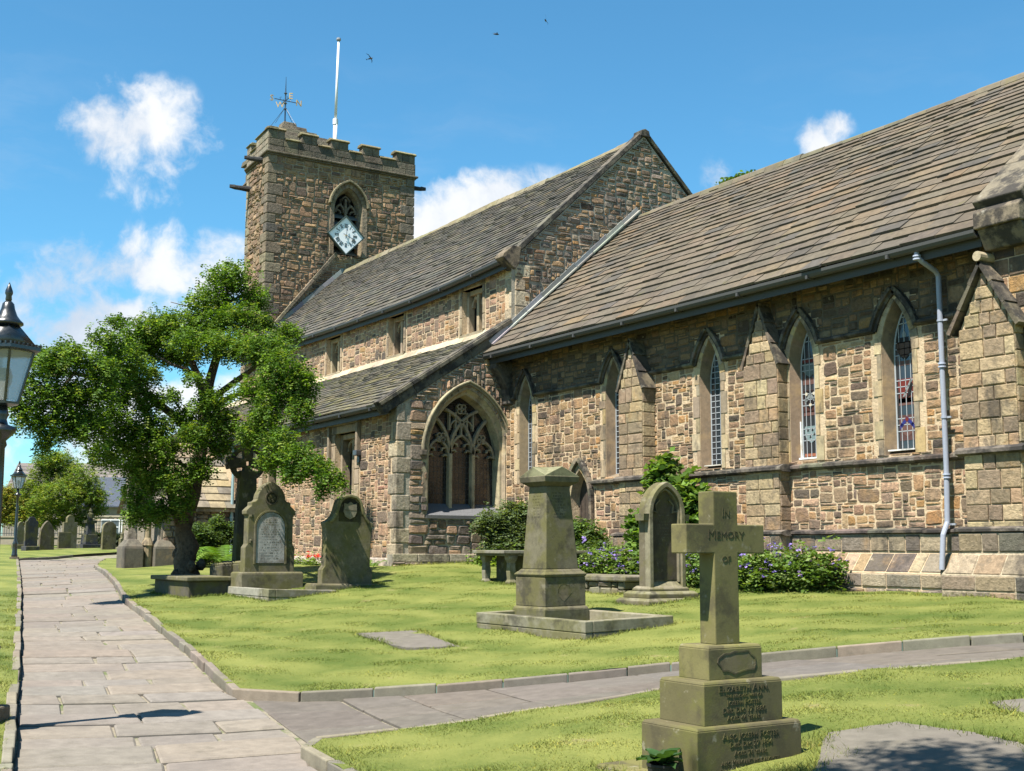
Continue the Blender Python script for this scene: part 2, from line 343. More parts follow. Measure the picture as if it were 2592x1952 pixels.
def build_terrain():
    pts = []
    for (x0, x1, y0, y1, st) in ((-32, 4, -4, 17, .45), (-70, -32, -4, 20, 1.1), (-100, 24, -30, 50, 4.)):
        gx, gy = np.meshgrid(np.arange(x0, x1, st), np.arange(y0, y1, st)); gx, gy = gx.ravel(), gy.ravel()
        if st > 3: k = ~((gx > -70.5) & (gx < 4.5) & (gy > -4.5) & (gy < 20.5))
        elif st > 1: k = gx < -32.3
        else: k = gx > -99
        k &= path_dist(gx, gy) > .2
        pts += list(zip(gx[k] + RNG.uniform(-.1, .1, k.sum())*st, gy[k] + RNG.uniform(-.1, .1, k.sum())*st))
    # far rim reaching the horizon
    for rr in (160, 320, 700, 1400): pts += [(-30+rr*math.cos(a), 10+rr*math.sin(a)) for a in np.linspace(0, 2*math.pi, 24, endpoint=False)]
    n0 = len(pts); edge = []; per = []
    for a, b in zip(PATH, PATH[1:]+PATH[:1]):
        L = math.dist(a, b); m = max(1, int(L/.6))
        per += [(a[0]+(b[0]-a[0])*i/m, a[1]+(b[1]-a[1])*i/m) for i in range(m)]
    pts += per; edge = [(n0+i, n0+(i+1) % len(per)) for i in range(len(per))]
    ov, oe, of, *_ = delaunay_2d_cdt([Vector(p) for p in pts], edge, [], 0, 1e-5)
    V = np.array([(v.x, v.y) for v in ov]); F = np.array([list(f) for f in of])
    cen = V[F].mean(1); isp = inside(cen[:, 0], cen[:, 1])
    for name, sel, dz, mat in (('lawn', ~isp, .03, MAT['grass']), ('path_bed', isp, -.075, MAT['dirt'])):
        f = F[sel]; ids = np.unique(f); mp = -np.ones(len(V), int); mp[ids] = np.arange(len(ids))
        z = Gv(V[ids, 0], V[ids, 1]) + dz + (lump(V[ids, 0], V[ids, 1]) if name == 'lawn' else 0)
        mb = MB(); mb.v = list(zip(V[ids, 0], V[ids, 1], z)); mb.f = mp[f].tolist(); mb.t = [(.23, .20, .15)]*len(f)
        tag(mb.build(name, mat, smooth=True), kind='structure')
build_terrain()

def slab(mb, q, th, t, dz=0):
    z = [G(x, y) - .05 + dz for x, y in q]
    c = np.mean(np.array(q), 0); vs = []
    for (x, y), zz in zip(q, z): vs.append((x, y, zz - th))
    for (x, y), zz in zip(q, z): vs.append((x, y, zz - .012))
    for (x, y), zz in zip(q, z):
        d = c - np.array((x, y)); d = d/np.hypot(*d)*.022; vs.append((x+d[0], y+d[1], zz))
    fs = [(8, 9, 10, 11)] + [(i, (i+1) % 4, 4+(i+1) % 4, 4+i) for i in range(4)] + [(4+i, 4+(i+1) % 4, 8+(i+1) % 4, 8+i) for i in range(4)]
    mb.add(vs, fs, t)
def flag_tint():
    return jit(random.choice([(.205, .175, .143), (.20, .173, .145), (.197, .173, .146), (.212, .177, .143), (.20, .178, .155), (.185, .162, .137)]), .06)
def lay(mb, O, p, s0, s1, h0, h1, clip, k=1.):
    O = np.array(O, float); p = np.array(p, float)/np.hypot(*p); q = np.array((-p[1], p[0]))
    s = s0
    while s < s1:
        h = random.uniform(h0, h1)
        lims = []
        for e in (.02, h-.02):
            ts = np.linspace(-9, 9, 721); cc = O + p*(s+e) + ts[:, None]*q; ok = inside(cc[:, 0], cc[:, 1]) & clip(cc[:, 0], cc[:, 1])
            if ok.any(): i = np.where(ok)[0]; lims.append((ts[i[0]]+.01, ts[i[-1]]-.01))
        if lims:
            A, B = lims[0], lims[-1]; W = max(A[1]-A[0], B[1]-B[0], .1); f = 0.; hz = random.uniform(-.012, .012)
            while f < 1-1e-3:
                wf = random.uniform(.5, 1.3)/W
                if 1 - f - wf < .4/W: wf = 1 - f
                g = random.choice((.008, .012, .02)); gs = random.choice((.012, .018, .024)); sk = random.uniform(-.012, .012)
                T0 = lambda w_: A[0]+(A[1]-A[0])*w_; T1 = lambda w_: B[0]+(B[1]-B[0])*w_
                cs = [O+p*(s+gs)+q*(T0(f)+g+sk), O+p*(s+h-gs*.5)+q*(T1(f)+g-sk), O+p*(s+h-gs*.5)+q*(T1(f+wf)-g-sk), O+p*(s+gs)+q*(T0(f+wf)-g+sk)]
                cs = [tuple(c + np.array((random.uniform(-.008, .008), random.uniform(-.008, .008)))) for c in cs]
                a = cs; area = sum(a[j][0]*a[(j+1) % 4][1]-a[(j+1) % 4][0]*a[j][1] for j in range(4))
                if abs(area) > .06: slab(mb, cs if area > 0 else cs[::-1], .09, tuple(c*k for c in flag_tint()), hz+random.uniform(-.006, .006))
                f += wf
        s += h
def build_paths():
    mb = MB()
    lay(mb, (6, 0), (-.982, .187), .38, 62, .55, .85, lambda x, y: (y-4.29 < (x+9.99)*-.187*1.0+.02) | (x < -13.4))
    lay(mb, (-9.99, 4.31), (.187, .982), .0, 14, .6, .95, lambda x, y: (y-4.29 >= (x+9.99)*-.187+.02) & (x > -13.9), .64)
    tag(mb.build('flagstone_path', MAT['flag']), kind='structure')
    kb = MB()
    skip = {0, 8, 19, 25, 26}     # open ends
    for i, (a, b) in enumerate(zip(PATH, PATH[1:]+PATH[:1])):
        if i in (7, 8, 19, 26): continue
        a = np.array(a); b = np.array(b); L = np.hypot(*(b-a)); d = (b-a)/L; n = np.array((d[1], -d[0]))   # outward for this winding
        c = (a+b)/2 + n*.1
        if inside(np.array([c[0]]), np.array([c[1]]))[0]: n = -n
        s = 0.
        while s < L:
            l = min(random.uniform(.6, 1.05), L-s); g = .006
            j0, j1 = random.uniform(-.012, .012), random.uniform(-.012, .012)
            A, B = a+d*(s+g)+n*j0, a+d*(s+l-g)+n*j1; wd = random.uniform(.06, .085)
            hz = random.uniform(-.008, .012)
            q = [A-n*.015, B-n*.015, B+n*wd, A+n*wd]
            vs = [(x, y, G(x, y)-.16) for x, y in q] + [(x, y, G(x, y)+.042+hz) for x, y in q]
            fs = [(4, 5, 6, 7), (0, 1, 5, 4), (1, 2, 6, 5), (2, 3, 7, 6), (3, 0, 4, 7)]
            kb.add(vs, fs, jit((.19, .165, .125), .18)); s += l
    bm = bmesh.new()
    o = kb.build('path_kerb', MAT['flag'], bevel=.012); bm.free(); tag(o, kind='structure')
build_paths()

# ------------------------------------------------------------------ stone walls
OCHRE = [(.37, .255, .135), (.32, .225, .128), (.28, .20, .122), (.235, .172, .108), (.27, .178, .105), (.37, .225, .095), (.185, .14, .093), (.13, .10, .072), (.42, .31, .18), (.16, .122, .085), (.075, .062, .048)]
OWT = [17, 17, 14, 13, 9, 6, 10, 8, 7, 8, 5]
PINKISH = [(.39, .27, .17), (.35, .245, .16), (.30, .21, .14), (.41, .295, .18), (.26, .19, .132), (.32, .20, .138), (.19, .148, .11), (.38, .245, .12), (.12, .10, .078)]
PWT = [16, 15, 12, 12, 12, 7, 10, 6, 7]
GREYB = [(.25, .215, .165), (.205, .18, .145), (.29, .24, .17), (.17, .15, .125), (.25, .185, .13), (.13, .115, .10), (.32, .26, .18)]
GWT = [12, 10, 9, 8, 7, 6, 4]
DARKT = [(.24, .185, .12), (.20, .155, .105), (.28, .21, .13), (.155, .125, .09), (.10, .085, .068), (.31, .235, .145)]
DWT = [12, 10, 9, 8, 6, 4]
def pick(p, wts):
    r, g, b = jit(random.choices(p, wts)[0], .13); return (r*.99, g*.92, b*.92)
def one_stone(mb, F, u0, u1, v0, v1, pr, t, detail=True):
    a, b = (u1-u0)/2, (v1-v0)/2; cu, cv = (u0+u1)/2, (v0+v1)/2; m = min(a, b)
    if m < .012: return
    pts = []
    for sx, sy in ((-1, -1), (1, -1), (1, 1), (-1, 1)):
        c1, c2 = m*random.uniform(.06, .45), m*random.uniform(.06, .45); jx, jy = random.uniform(-.15, .13)*m, random.uniform(-.15, .13)*m
        X, Y = sx*(a+jx), sy*(b+jy)
        e = [(X, Y - sy*c1), (X - sx*c2, Y)]
        if (sx*sy) < 0: e = e[::1]
        pts += e if sx*sy > 0 else e[::-1]
    ro = random.uniform(-.045, .045); sh = random.uniform(-.06, .06); pts = [(x - y*ro + sh*y*abs(x)/a, y + x*ro*min(1, b/a*2)) for x, y in pts]
    # order: keep anticlockwise
    pts = sorted(pts, key=lambda p: math.atan2(p[1]/b, p[0]/a))
    tu, tv = random.uniform(-.25, .25)*pr, random.uniform(-.25, .25)*pr
    r0 = [F(cu+x, cv+y, -.02) for x, y in pts]
    if not detail:
        k = 1 - min(.35, .02/m)
        r1 = [F(cu+x*k, cv+y*k, pr+tu*x/a+tv*y/b) for x, y in pts]
        mb.add(r0+r1, [tuple(range(8, 16))] + [(i, (i+1) % 8, 8+(i+1) % 8, 8+i) for i in range(8)], t); return
    k1, k2 = 1 - min(.1, .006/m), 1 - min(.5, random.uniform(.018, .035)/m)
    r1 = [F(cu+x*k1, cv+y*k1, pr*.55+tu*x/a+tv*y/b) for x, y in pts]
    r2 = [F(cu+x*k2, cv+y*k2, pr+tu*x/a+tv*y/b+random.uniform(-.004, .004)) for x, y in pts]
    mb.add(r0+r1+r2, [tuple(range(16, 24))] + [(i, (i+1) % 8, 8+(i+1) % 8, 8+i) for i in range(8)] + [(8+i, 8+(i+1) % 8, 16+(i+1) % 8, 16+i) for i in range(8)], t)
def rubble(mb, F, u0, u1, v0, v1, ok, cell, wr, hr, gap, proud, tint, detail=True, big=.06):
    nx, ny = int(round((u1-u0)/cell)), int(round((v1-v0)/cell)); cu, cv = (u1-u0)/nx, (v1-v0)/ny
    occ = [[not ok(u0+(i+.5)*cu, v0+(j+.5)*cv) for i in range(nx)] for j in range(ny)]
    for j in range(ny):
        i = 0; h_run = random.randint(*hr); run = random.randint(2, 7)
        while i < nx:
            if occ[j][i]: i += 1; continue
            h = h_run if random.random() < .7 else random.randint(*hr); ww = random.randint(*wr)
            if random.random() < big: h += hr[0] + 1; ww += wr[0]
            if h <= hr[0]: ww += random.randint(0, 2)
            run -= 1
            if run < 0: h_run = random.randint(*hr); run = random.randint(2, 7)
            k = 0
            while k < ww and i+k < nx and not occ[j][i+k]: k += 1
            # avoid leaving a sliver
            if i+k < nx and not occ[j][i+k] and (i+k+1 >= nx or occ[j][i+k+1]): k += 1
            l = 1
            while l < h and j+l < ny and not any(occ[j+l][i:i+k]): l += 1
            if j+l < ny and l >= 2 and random.random() < .5 and j+l+1 >= ny and not any(occ[j+l][i:i+k]): l += 1
            for q in range(l):
                for p in range(i, i+k): occ[j+q][p] = True
            a, b, c, d = u0+i*cu, u0+(i+k)*cu, v0+j*cv, v0+(j+l)*cv
            g = gap*random.uniform(.35, 1.6)/2
            one_stone(mb, F, a+g, b-g, c+g, d-g, proud*random.uniform(.5, 1.5), tint((a+b)/2, (c+d)/2), detail)
            i += k
def ashlar(mb, F, u0, u1, v0, v1, h, wmin, wmax, gap, pr, tint):   # coursed squared blocks
    v = v0
    while v < v1-.05:
        hh = h*random.uniform(.8, 1.2)
        if v1 - v - hh < h*.5: hh = v1 - v
        u = u0
        while u < u1-.03:
            ww = random.uniform(wmin, wmax)
            if u1 - u - ww < wmin*.7: ww = u1 - u
            g = gap/2
            P = [(u+g, v+g), (u+ww-g, v+g), (u+ww-g, v+hh-g), (u+g, v+hh-g)]; m = .012
            P = [(x+random.uniform(-.004, .004), y+random.uniform(-.004, .004)) for x, y in P]
            q = [(P[0][0]+m, P[0][1]+m), (P[1][0]-m, P[1][1]+m), (P[2][0]-m, P[2][1]-m), (P[3][0]+m, P[3][1]-m)]
            p_ = pr*random.uniform(.6, 1.3)
            mb.add([F(x, y, -.02) for x, y in P]+[F(x, y, p_*.5) for x, y in P]+[F(x, y, p_) for x, y in q],
                   [(8, 9, 10, 11)]+[(i, (i+1) % 4, 4+(i+1) % 4, 4+i) for i in range(4)]+[(4+i, 4+(i+1) % 4, 8+(i+1) % 4, 8+i) for i in range(4)], tint(u, v))
            u += ww
        v += hh
def sheet(mb, F, outer, holes, t, n=0., depth=0.):
    polys = [[Vector((x, y, 0)) for x, y in p] for p in [outer]+holes]
    tri = tessellate_polygon(polys); flat = [p for q in polys for p in q]
    vs = [F(p.x, p.y, n) for p in flat]; fs = []
    for a, b, c in tri:
        ar = (flat[b]-flat[a]).cross(flat[c]-flat[a]).z
        fs.append((a, b, c) if ar > 0 else (a, c, b))
    mb.add(vs, fs, t)
    if depth:
        for h in holes:
            k = len(h); vs = [F(x, y, n) for x, y in h]+[F(x, y, n-depth) for x, y in h]
            mb.add(vs, [(i, (i+1) % k, k+(i+1) % k, k+i) for i in range(k)], t)
def arch(c, a, zs, rise, z0=None, n=8):
    """pointed arch outline from left foot over the apex to right foot (anticlockwise when read right to left)"""
    Rr = (a*a + rise*rise)/(2*a); pts = []
    th = math.atan2(rise, Rr - a) if Rr > a else math.pi/2
    L = [(c - a + Rr - Rr*math.cos(th*i/n), zs + Rr*math.sin(th*i/n)) for i in range(n+1)]
    Rt = [(2*c - x, y) for x, y in L[:-1]][::-1]
    pts = L + Rt
    if z0 is not None: pts = [(c-a, z0)] + pts + [(c+a, z0)]
    return pts
def in_arch(u, v, c, a, zs, rise, z0):
    if abs(u-c) >= a or v < z0: return False
    if v <= zs: return True
    Rr = (a*a+rise*rise)/(2*a); return math.hypot(abs(u-c) + (Rr - a), v-zs) < Rr

# ------------------------------------------------------------------ church
church = thing('church', 'long sandstone parish church with battlemented clock tower and stone slate roofs', 'church', (-25.8, 16, 1.2))
XG, YC, YA, YN, XT = -25.8, 15.95, 12.97, 16.23, -45.48
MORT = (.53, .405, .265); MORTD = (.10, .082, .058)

def jamb_blocks(mb, F, c, a, zs, rise, z0, tint, wide=(.11, .22), n=.016, ring=.15):
    """dressed surround: alternating long and short jamb stones, arch ring of wedge stones"""
    for sgn in (-1, 1):
        z = z0; k = random.random() < .5
        while z < zs - .02:
            h = min(random.uniform(.26, .46), zs - z)
            if zs - z - h < .12: h = zs - z
            wv = wide[k] * random.uniform(.85, 1.15); x0 = c + sgn*a; x1 = c + sgn*(a + wv); t = tint()
            lo, hi = min(x0, x1), max(x0, x1)
            mb.add([F(lo+.004, z+.005, -.03), F(hi-.004, z+.005, -.03), F(hi-.004, z+h-.005, -.03), F(lo+.004, z+h-.005, -.03),
                    F(lo+.006, z+.01, n), F(hi-.008, z+.01, n+random.uniform(-.004, .006)), F(hi-.008, z+h-.01, n), F(lo+.006, z+h-.01, n)],
                   [(4, 5, 6, 7), (0, 1, 5, 4), (1, 2, 6, 5), (2, 3, 7, 6), (3, 0, 4, 7)], t)
            z += h; k = not k
    pts = arch(c, a, zs, rise, n=6)
    for i in range(len(pts)-1):
        mb.ribbon(F, pts[i:i+2], .003, ring, -.03, n, tint())
def splay(mb, F, c, a0, a1, zs, r0, r1, z0, n0, n1, tint):
    """sloping reveal from the outer opening to the glass"""
    A, B = arch(c, a0, zs, r0, z0, 8), arch(c, a1, zs, r1, z0+.08, 8)
    for i in range(len(A)-1):
        mb.add([F(*A[i], n0), F(*A[i+1], n0), F(*B[i+1], n1), F(*B[i], n1)], [(0, 1, 2, 3)], tint())
    mb.add([F(*A[-1], n0), F(*A[0], n0), F(*B[0], n1), F(*B[-1], n1)], [(0, 1, 2, 3)], tint())
def dressed_t(): return jit(random.choice([(.42, .33, .20), (.38, .30, .185), (.34, .27, .18), (.46, .37, .235), (.31, .235, .15), (.40, .295, .15), (.26, .21, .15)]), .12)
def dark_t(): return jit((.15, .13, .105), .2)

# ---- chancel south wall
LANC = [(-24.86, .19), (-21.33, .20), (-18.2, .21), (-15.74, .215), (-13.60, .22)]
ZS, RISE = 4.95, .72
def build_chancel():
    F = south(YC)
    doorc, doora, doorzs, doorr = -22.62, .36, 2.75, .72
    holes = [arch(c, a+.095, ZS, RISE+.14, 3.26, 8) for c, a in LANC] + [arch(doorc, doora, doorzs, doorr, .9, 8)]
    mb = MB()
    sheet(mb, F, [(XG, .6), (-10.8, .6), (-10.8, 6.75), (XG, 6.75)], holes, MORT, depth=.3)
    mb.build('chancel_mortar', MAT['mortar'], church)
    def ok(u, v):
        for c, a in LANC:
            if in_arch(u, v, c, a+.12+.2, ZS, RISE+.14+.24, 3.26): return False
        if in_arch(u, v, doorc, doora+.24, doorzs, doorr+.26, .6): return False
        for b0, b1 in ((-20.73, -19.92), (-16.98, -16.1)):
            if b0+.05 < u < b1-.05 and v < 5.0: return False
        return True
    st = MB()
    rubble(st, F, XG+.05, -11.3, .95, 5.34, ok, .045, (3, 9), (1, 4), .015, .013, lambda u, v: pick(OCHRE, OWT) if v > 3.2 or random.random() < .6 else pick(PINKISH, PWT))
    st.build('chancel_wall', MAT['rubble'], church)
    # upper band under the eaves: unrepointed dark joints, with eaves shade painted into the tints
    st2 = MB()
    def ok2(u, v):
        return not any(in_arch(u, v, c, a+.12+.1, ZS, RISE+.14+.2, 3.3) for c, a in LANC)
    # strips between the heads only
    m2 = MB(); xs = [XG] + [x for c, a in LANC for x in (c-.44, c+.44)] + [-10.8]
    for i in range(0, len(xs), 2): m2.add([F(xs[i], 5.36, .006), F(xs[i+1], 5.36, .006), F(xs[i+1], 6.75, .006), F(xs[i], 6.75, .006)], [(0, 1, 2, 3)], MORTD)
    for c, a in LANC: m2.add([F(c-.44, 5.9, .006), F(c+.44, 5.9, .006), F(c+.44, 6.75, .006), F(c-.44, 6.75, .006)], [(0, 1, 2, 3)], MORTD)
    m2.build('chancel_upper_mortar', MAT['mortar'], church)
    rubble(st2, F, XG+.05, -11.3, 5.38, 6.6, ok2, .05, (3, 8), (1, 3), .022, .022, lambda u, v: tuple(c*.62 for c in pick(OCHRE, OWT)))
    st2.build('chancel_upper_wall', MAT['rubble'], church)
    # plinth: band, chamfer and footing
    pl = MB(); FA, FB = south(YC-.09), south(YC-.34)
    pm = MB(); pm.fbox(FA, XG+3, -10.6, 1.4, 1.99, -.3, 0, MORT); pm.fbox(FB, -19.6, -10.4, .3, 1.36, -.3, 0, MORT)
    FC = frame((0, YC-.34, 1.36), (1, 0, 0), (0, .25/.397, .31/.397), (0, -.31/.397, .25/.397))
    pm.add([FC(-19.6, 0), FC(-10.4, 0), FC(-10.4, .40), FC(-19.6, .40)], [(0, 1, 2, 3)], MORT)
    pm.build('plinth_mortar', MAT['mortar'], church)
    pt = lambda u, v: jit(random.choice([(.31, .245, .165), (.26, .205, .145), (.35, .28, .19), (.12, .10, .085), (.29, .20, .12), (.20, .165, .125)]), .12)
    ashlar(pl, FA, -22.2, -10.6, 1.69, 1.97, .28, .28, .65, .022, .018, pt)
    ashlar(pl, FC, -19.6, -10.4, .01, .395, .38, .22, .55, .02, .014, pt)
    ashlar(pl, FB, -19.6, -10.4, 1.13, 1.35, .2, .35, .8, .02, .02, pt)
    rubble(pl, FB, -19.6, -10.4, .6, 1.12, lambda u, v: True, .06, (3, 7), (2, 4), .02, .035, lambda u, v: pick(GREYB, GWT))
    pl.build('plinth', MAT['rubble'], church)
    ds = MB(); jamb_blocks(ds, F, doorc, doora, doorzs, doorr, .9, dressed_t, (.16, .2), ring=.14)
    ds.build('door_surround', MAT['dressed'], church)
    # string courses: sill string, upper string with hoods, plinth moulding
    s = MB(); mt = lambda *_: jit((.19, .16, .125), .25)
    def string(s, u0, u1, z0, z1, n):
        u = u0
        while u < u1:
            l = min(random.uniform(.45, .8), u1-u); h = (z1-z0)
            prof = [(z0-.0, .0), (z0+.01, n*.55), (z0+h*.35, n), (z0+h*.7, n), (z1, .0)]
            dz = random.uniform(-.005, .005); vs = [F(x, zz+dz, nn) for x in (u+.004, u+l-.004) for zz, nn in prof]
            mb_f = [(i, i+1, 6+i, 5+i) for i in range(4)] + [(0, 1, 2, 3, 4), (5, 9, 8, 7, 6)]
            s.add(vs, mb_f, mt()); u += l
    string(s, -22.1, -10.9, 3.10, 3.23, .1); s.build('string_course', MAT['moulding'], church)
    s = MB(); string(s, -20.5, -10.5, 1.955, 2.065, .15); s.build('plinth_moulding', MAT['moulding'], church); s = MB()
    hz = [c for c, a in LANC]; prev = -25.6
    for c, a in LANC:
        string(s, prev, c-.43, 5.31, 5.42, .09); prev = c+.43; s.build('string_course', MAT['moulding'], church); s = MB()
    string(s, prev, -11.9, 5.31, 5.42, .09); s.build('string_course', MAT['moulding'], church); hoods = []
    for c, a in LANC:
        s = MB(); hoods.append(s); hp = arch(c, a+.28, ZS, RISE+.32, n=9); hp = [p for p in hp if p[1] > 5.3]
        for i in range(len(hp)-1): s.ribbon(F, hp[i:i+2], 0, .065, 0, .10, mt())
        for i in range(len(hp)-1): s.ribbon(F, hp[i:i+2], -.06, 0, 0, .05, jit((.13, .11, .085), .2))
    s = MB(); hp = arch(doorc, doora+.095, doorzs, doorr+.2, 2.2, n=8)
    for i in range(len(hp)-1): s.ribbon(F, hp[i:i+2], 0, .1, 0, .1, jit((.25, .21, .15), .2))
    s.build('door_hood', MAT['moulding'], church)
    # five lancets
    for k, (c, a) in enumerate(LANC):
        fr = MB(); splay(fr, F, c, a+.095, a, ZS, RISE+.14, RISE, 3.26, -.0, -.19, lambda: jit((.20, .15, .10), .15))
        fo = fr.build('lancet_window', MAT['dressed'], church); hoods[k].build('hood_mould', MAT['moulding'], fo)
        sd_ = MB(); jamb_blocks(sd_, F, c, a+.095, ZS, RISE+.14, 3.26, dressed_t); sd_.build('surround', MAT['dressed'], fo)
        g = MB(); g.prism(F, arch(c, a+.01, ZS, RISE, 3.3, 8)[::-1], -.215, -.2, (.025, .028, .032))
        g.build('pane', MAT['glass'], fo)
        ld = MB(); lc = (.34, .36, .38)
        nx = 3 if k < 3 else 4
        for i in range(1, nx):
            x = c - a + 2*a*i/nx; top = ZS + (RISE*.8 if abs(x-c) < a*.4 else RISE*.62); ld.fbox(F, x-.006, x+.006, 3.34, top, -.199, -.19, lc)
        z = 3.34
        while z < ZS + RISE*.85:
            hw = a*.98 if z < ZS else a*max(0, 1-((z-ZS)/RISE)**1.6)
            if not (k >= 3 and int((z-3.34)/.3) % 2 == 0): ld.fbox(F, c-hw, c+hw, z-.007, z+.007, -.1985, -.19, lc)
            z += .115 if k < 3 else .105
        ed = arch(c, a-.012, ZS, RISE-.03, 3.335, 8); ld.ribbon(F, ed, -.014, .012, -.1995, -.188, lc)
        ld.build('leading', MAT['paint'], fo)
        if k >= 3: stained(F, c, a, k, fo)
        wt = MB()
        if k == 3: wt.fbox(F, c-a-.012, c+a+.02, 3.315, 3.345, -.19, -.10, (.8, .79, .76)); wt.fbox(F, c-a-.012, c-a+.008, 3.345, 4.0, -.188, -.15, (.8, .79, .76))
        elif k == 4: wt.fbox(F, c-a-.05, c+a+.05, 3.325, 3.348, -.19, -.02, (.75, .73, .68))
        elif k == 2: wt.fbox(F, c-a-.03, c+a+.04, 3.325, 3.345, -.19, -.02, (.6, .56, .48))
        if wt.v: wt.build('sill_repair', MAT['dressed'], fo)
    # priest's door
    d = MB(); d.prism(F, arch(doorc, doora+.02, doorzs, doorr, .7, 8)[::-1], -.34, -.24, (.055, .04, .03))
    for i in range(-2, 3): d.fbox(F, doorc+i*.14-.008, doorc+i*.14+.008, .9, doorzs+.25, -.24, -.232, (.03, .022, .017))
    d.build('priest_door', MAT['wood'], church)
def stained(F, c, a, k, par):
    g = MB(); W = 2*a-.09
    def q(x0, x1, z0, z1, col): g.fbox(F, c+x0*W, c+x1*W, z0, z1, -.1985, -.196, col)
    def poly(pts, col, n=-.194): g.prism(F, [(c+x*W, z) for x, z in pts], -.1975, n, col)
    def shield(zc, h, col, n=-.193):
        poly([(-.45, zc+h*.5), (-.45, zc-.02*h), (-.3, zc-.3*h), (0, zc-h*.52), (.3, zc-.3*h), (.45, zc-.02*h), (.45, zc+h*.5)], col, n)
    RED, ROSE, BLK, PALE, BLUE = (.13, .022, .016), (.12, .062, .052), (.012, .01, .01), (.20, .22, .22), (.025, .03, .16)
    if k == 3:
        q(-.5, .5, 5.06, 5.13, RED); shield(4.92, .24, (.12, .155, .155)); q(-.5, .5, 4.66, 4.78, ROSE)
        q(-.5, .5, 4.16, 4.56, (.06, .025, .02)); shield(4.38, .34, BLK)
        poly([(-.4, 4.30), (0, 4.44), (.4, 4.30), (.4, 4.37), (0, 4.51), (-.4, 4.37)][::1], PALE, -.190)
        for x, z in ((-.27, 4.49), (.27, 4.49), (0, 4.29)):
            poly([(x+.1*math.cos(t), z+.03*math.sin(t)) for t in np.linspace(.8, 2*math.pi-.8+1.6, 9)[:8]], (.5, .45, .36), -.1885)
        q(-.5, .5, 4.1, 4.18, ROSE)
        shield(3.76, .3, (.16, .22, .225))
        for x, z in ((-.22, 3.84), (.1, 3.84), (-.05, 3.72), (.22, 3.76)): poly([(x-.07, z-.02), (x+.07, z-.02), (x, z+.035)], BLK, -.189)
        q(-.5, .5, 3.37, 3.42, (.25, .09, .05))
    else:
        shield(5.02, .38, BLK); shield(5.0, .27, (.09, .05, .035), -.190); poly([(-.1, 5.2), (.1, 5.2), (.12, 5.27), (0, 5.33), (-.12, 5.27)], PALE)
        q(-.42, .42, 4.74, 4.82, ROSE)
        q(-.45, .45, 4.12, 4.5, (.08, .025, .02)); shield(4.36, .32, RED)
        poly([(-.2, 4.22), (-.1, 4.22), (.4, 4.48), (.28, 4.5)], PALE, -.190); poly([(.02, 4.2), (.28, 4.25), (.42, 4.42), (.3, 4.46)], BLK, -.1885)
        q(-.45, .45, 4.08, 4.2, ROSE); q(-.45, .45, 3.5, 3.92, (.08, .04, .035)); shield(3.72, .32, ROSE)
        poly([(-.42, 3.68), (0, 3.82), (.42, 3.68), (.42, 3.76), (0, 3.9), (-.42, 3.76)], BLUE, -.190); poly([(-.12, 3.84), (0, 3.8), (.12, 3.84), (0, 3.9)], RED, -.1885)
    g.build('stained_glass', MAT['paint'], par)
build_chancel()

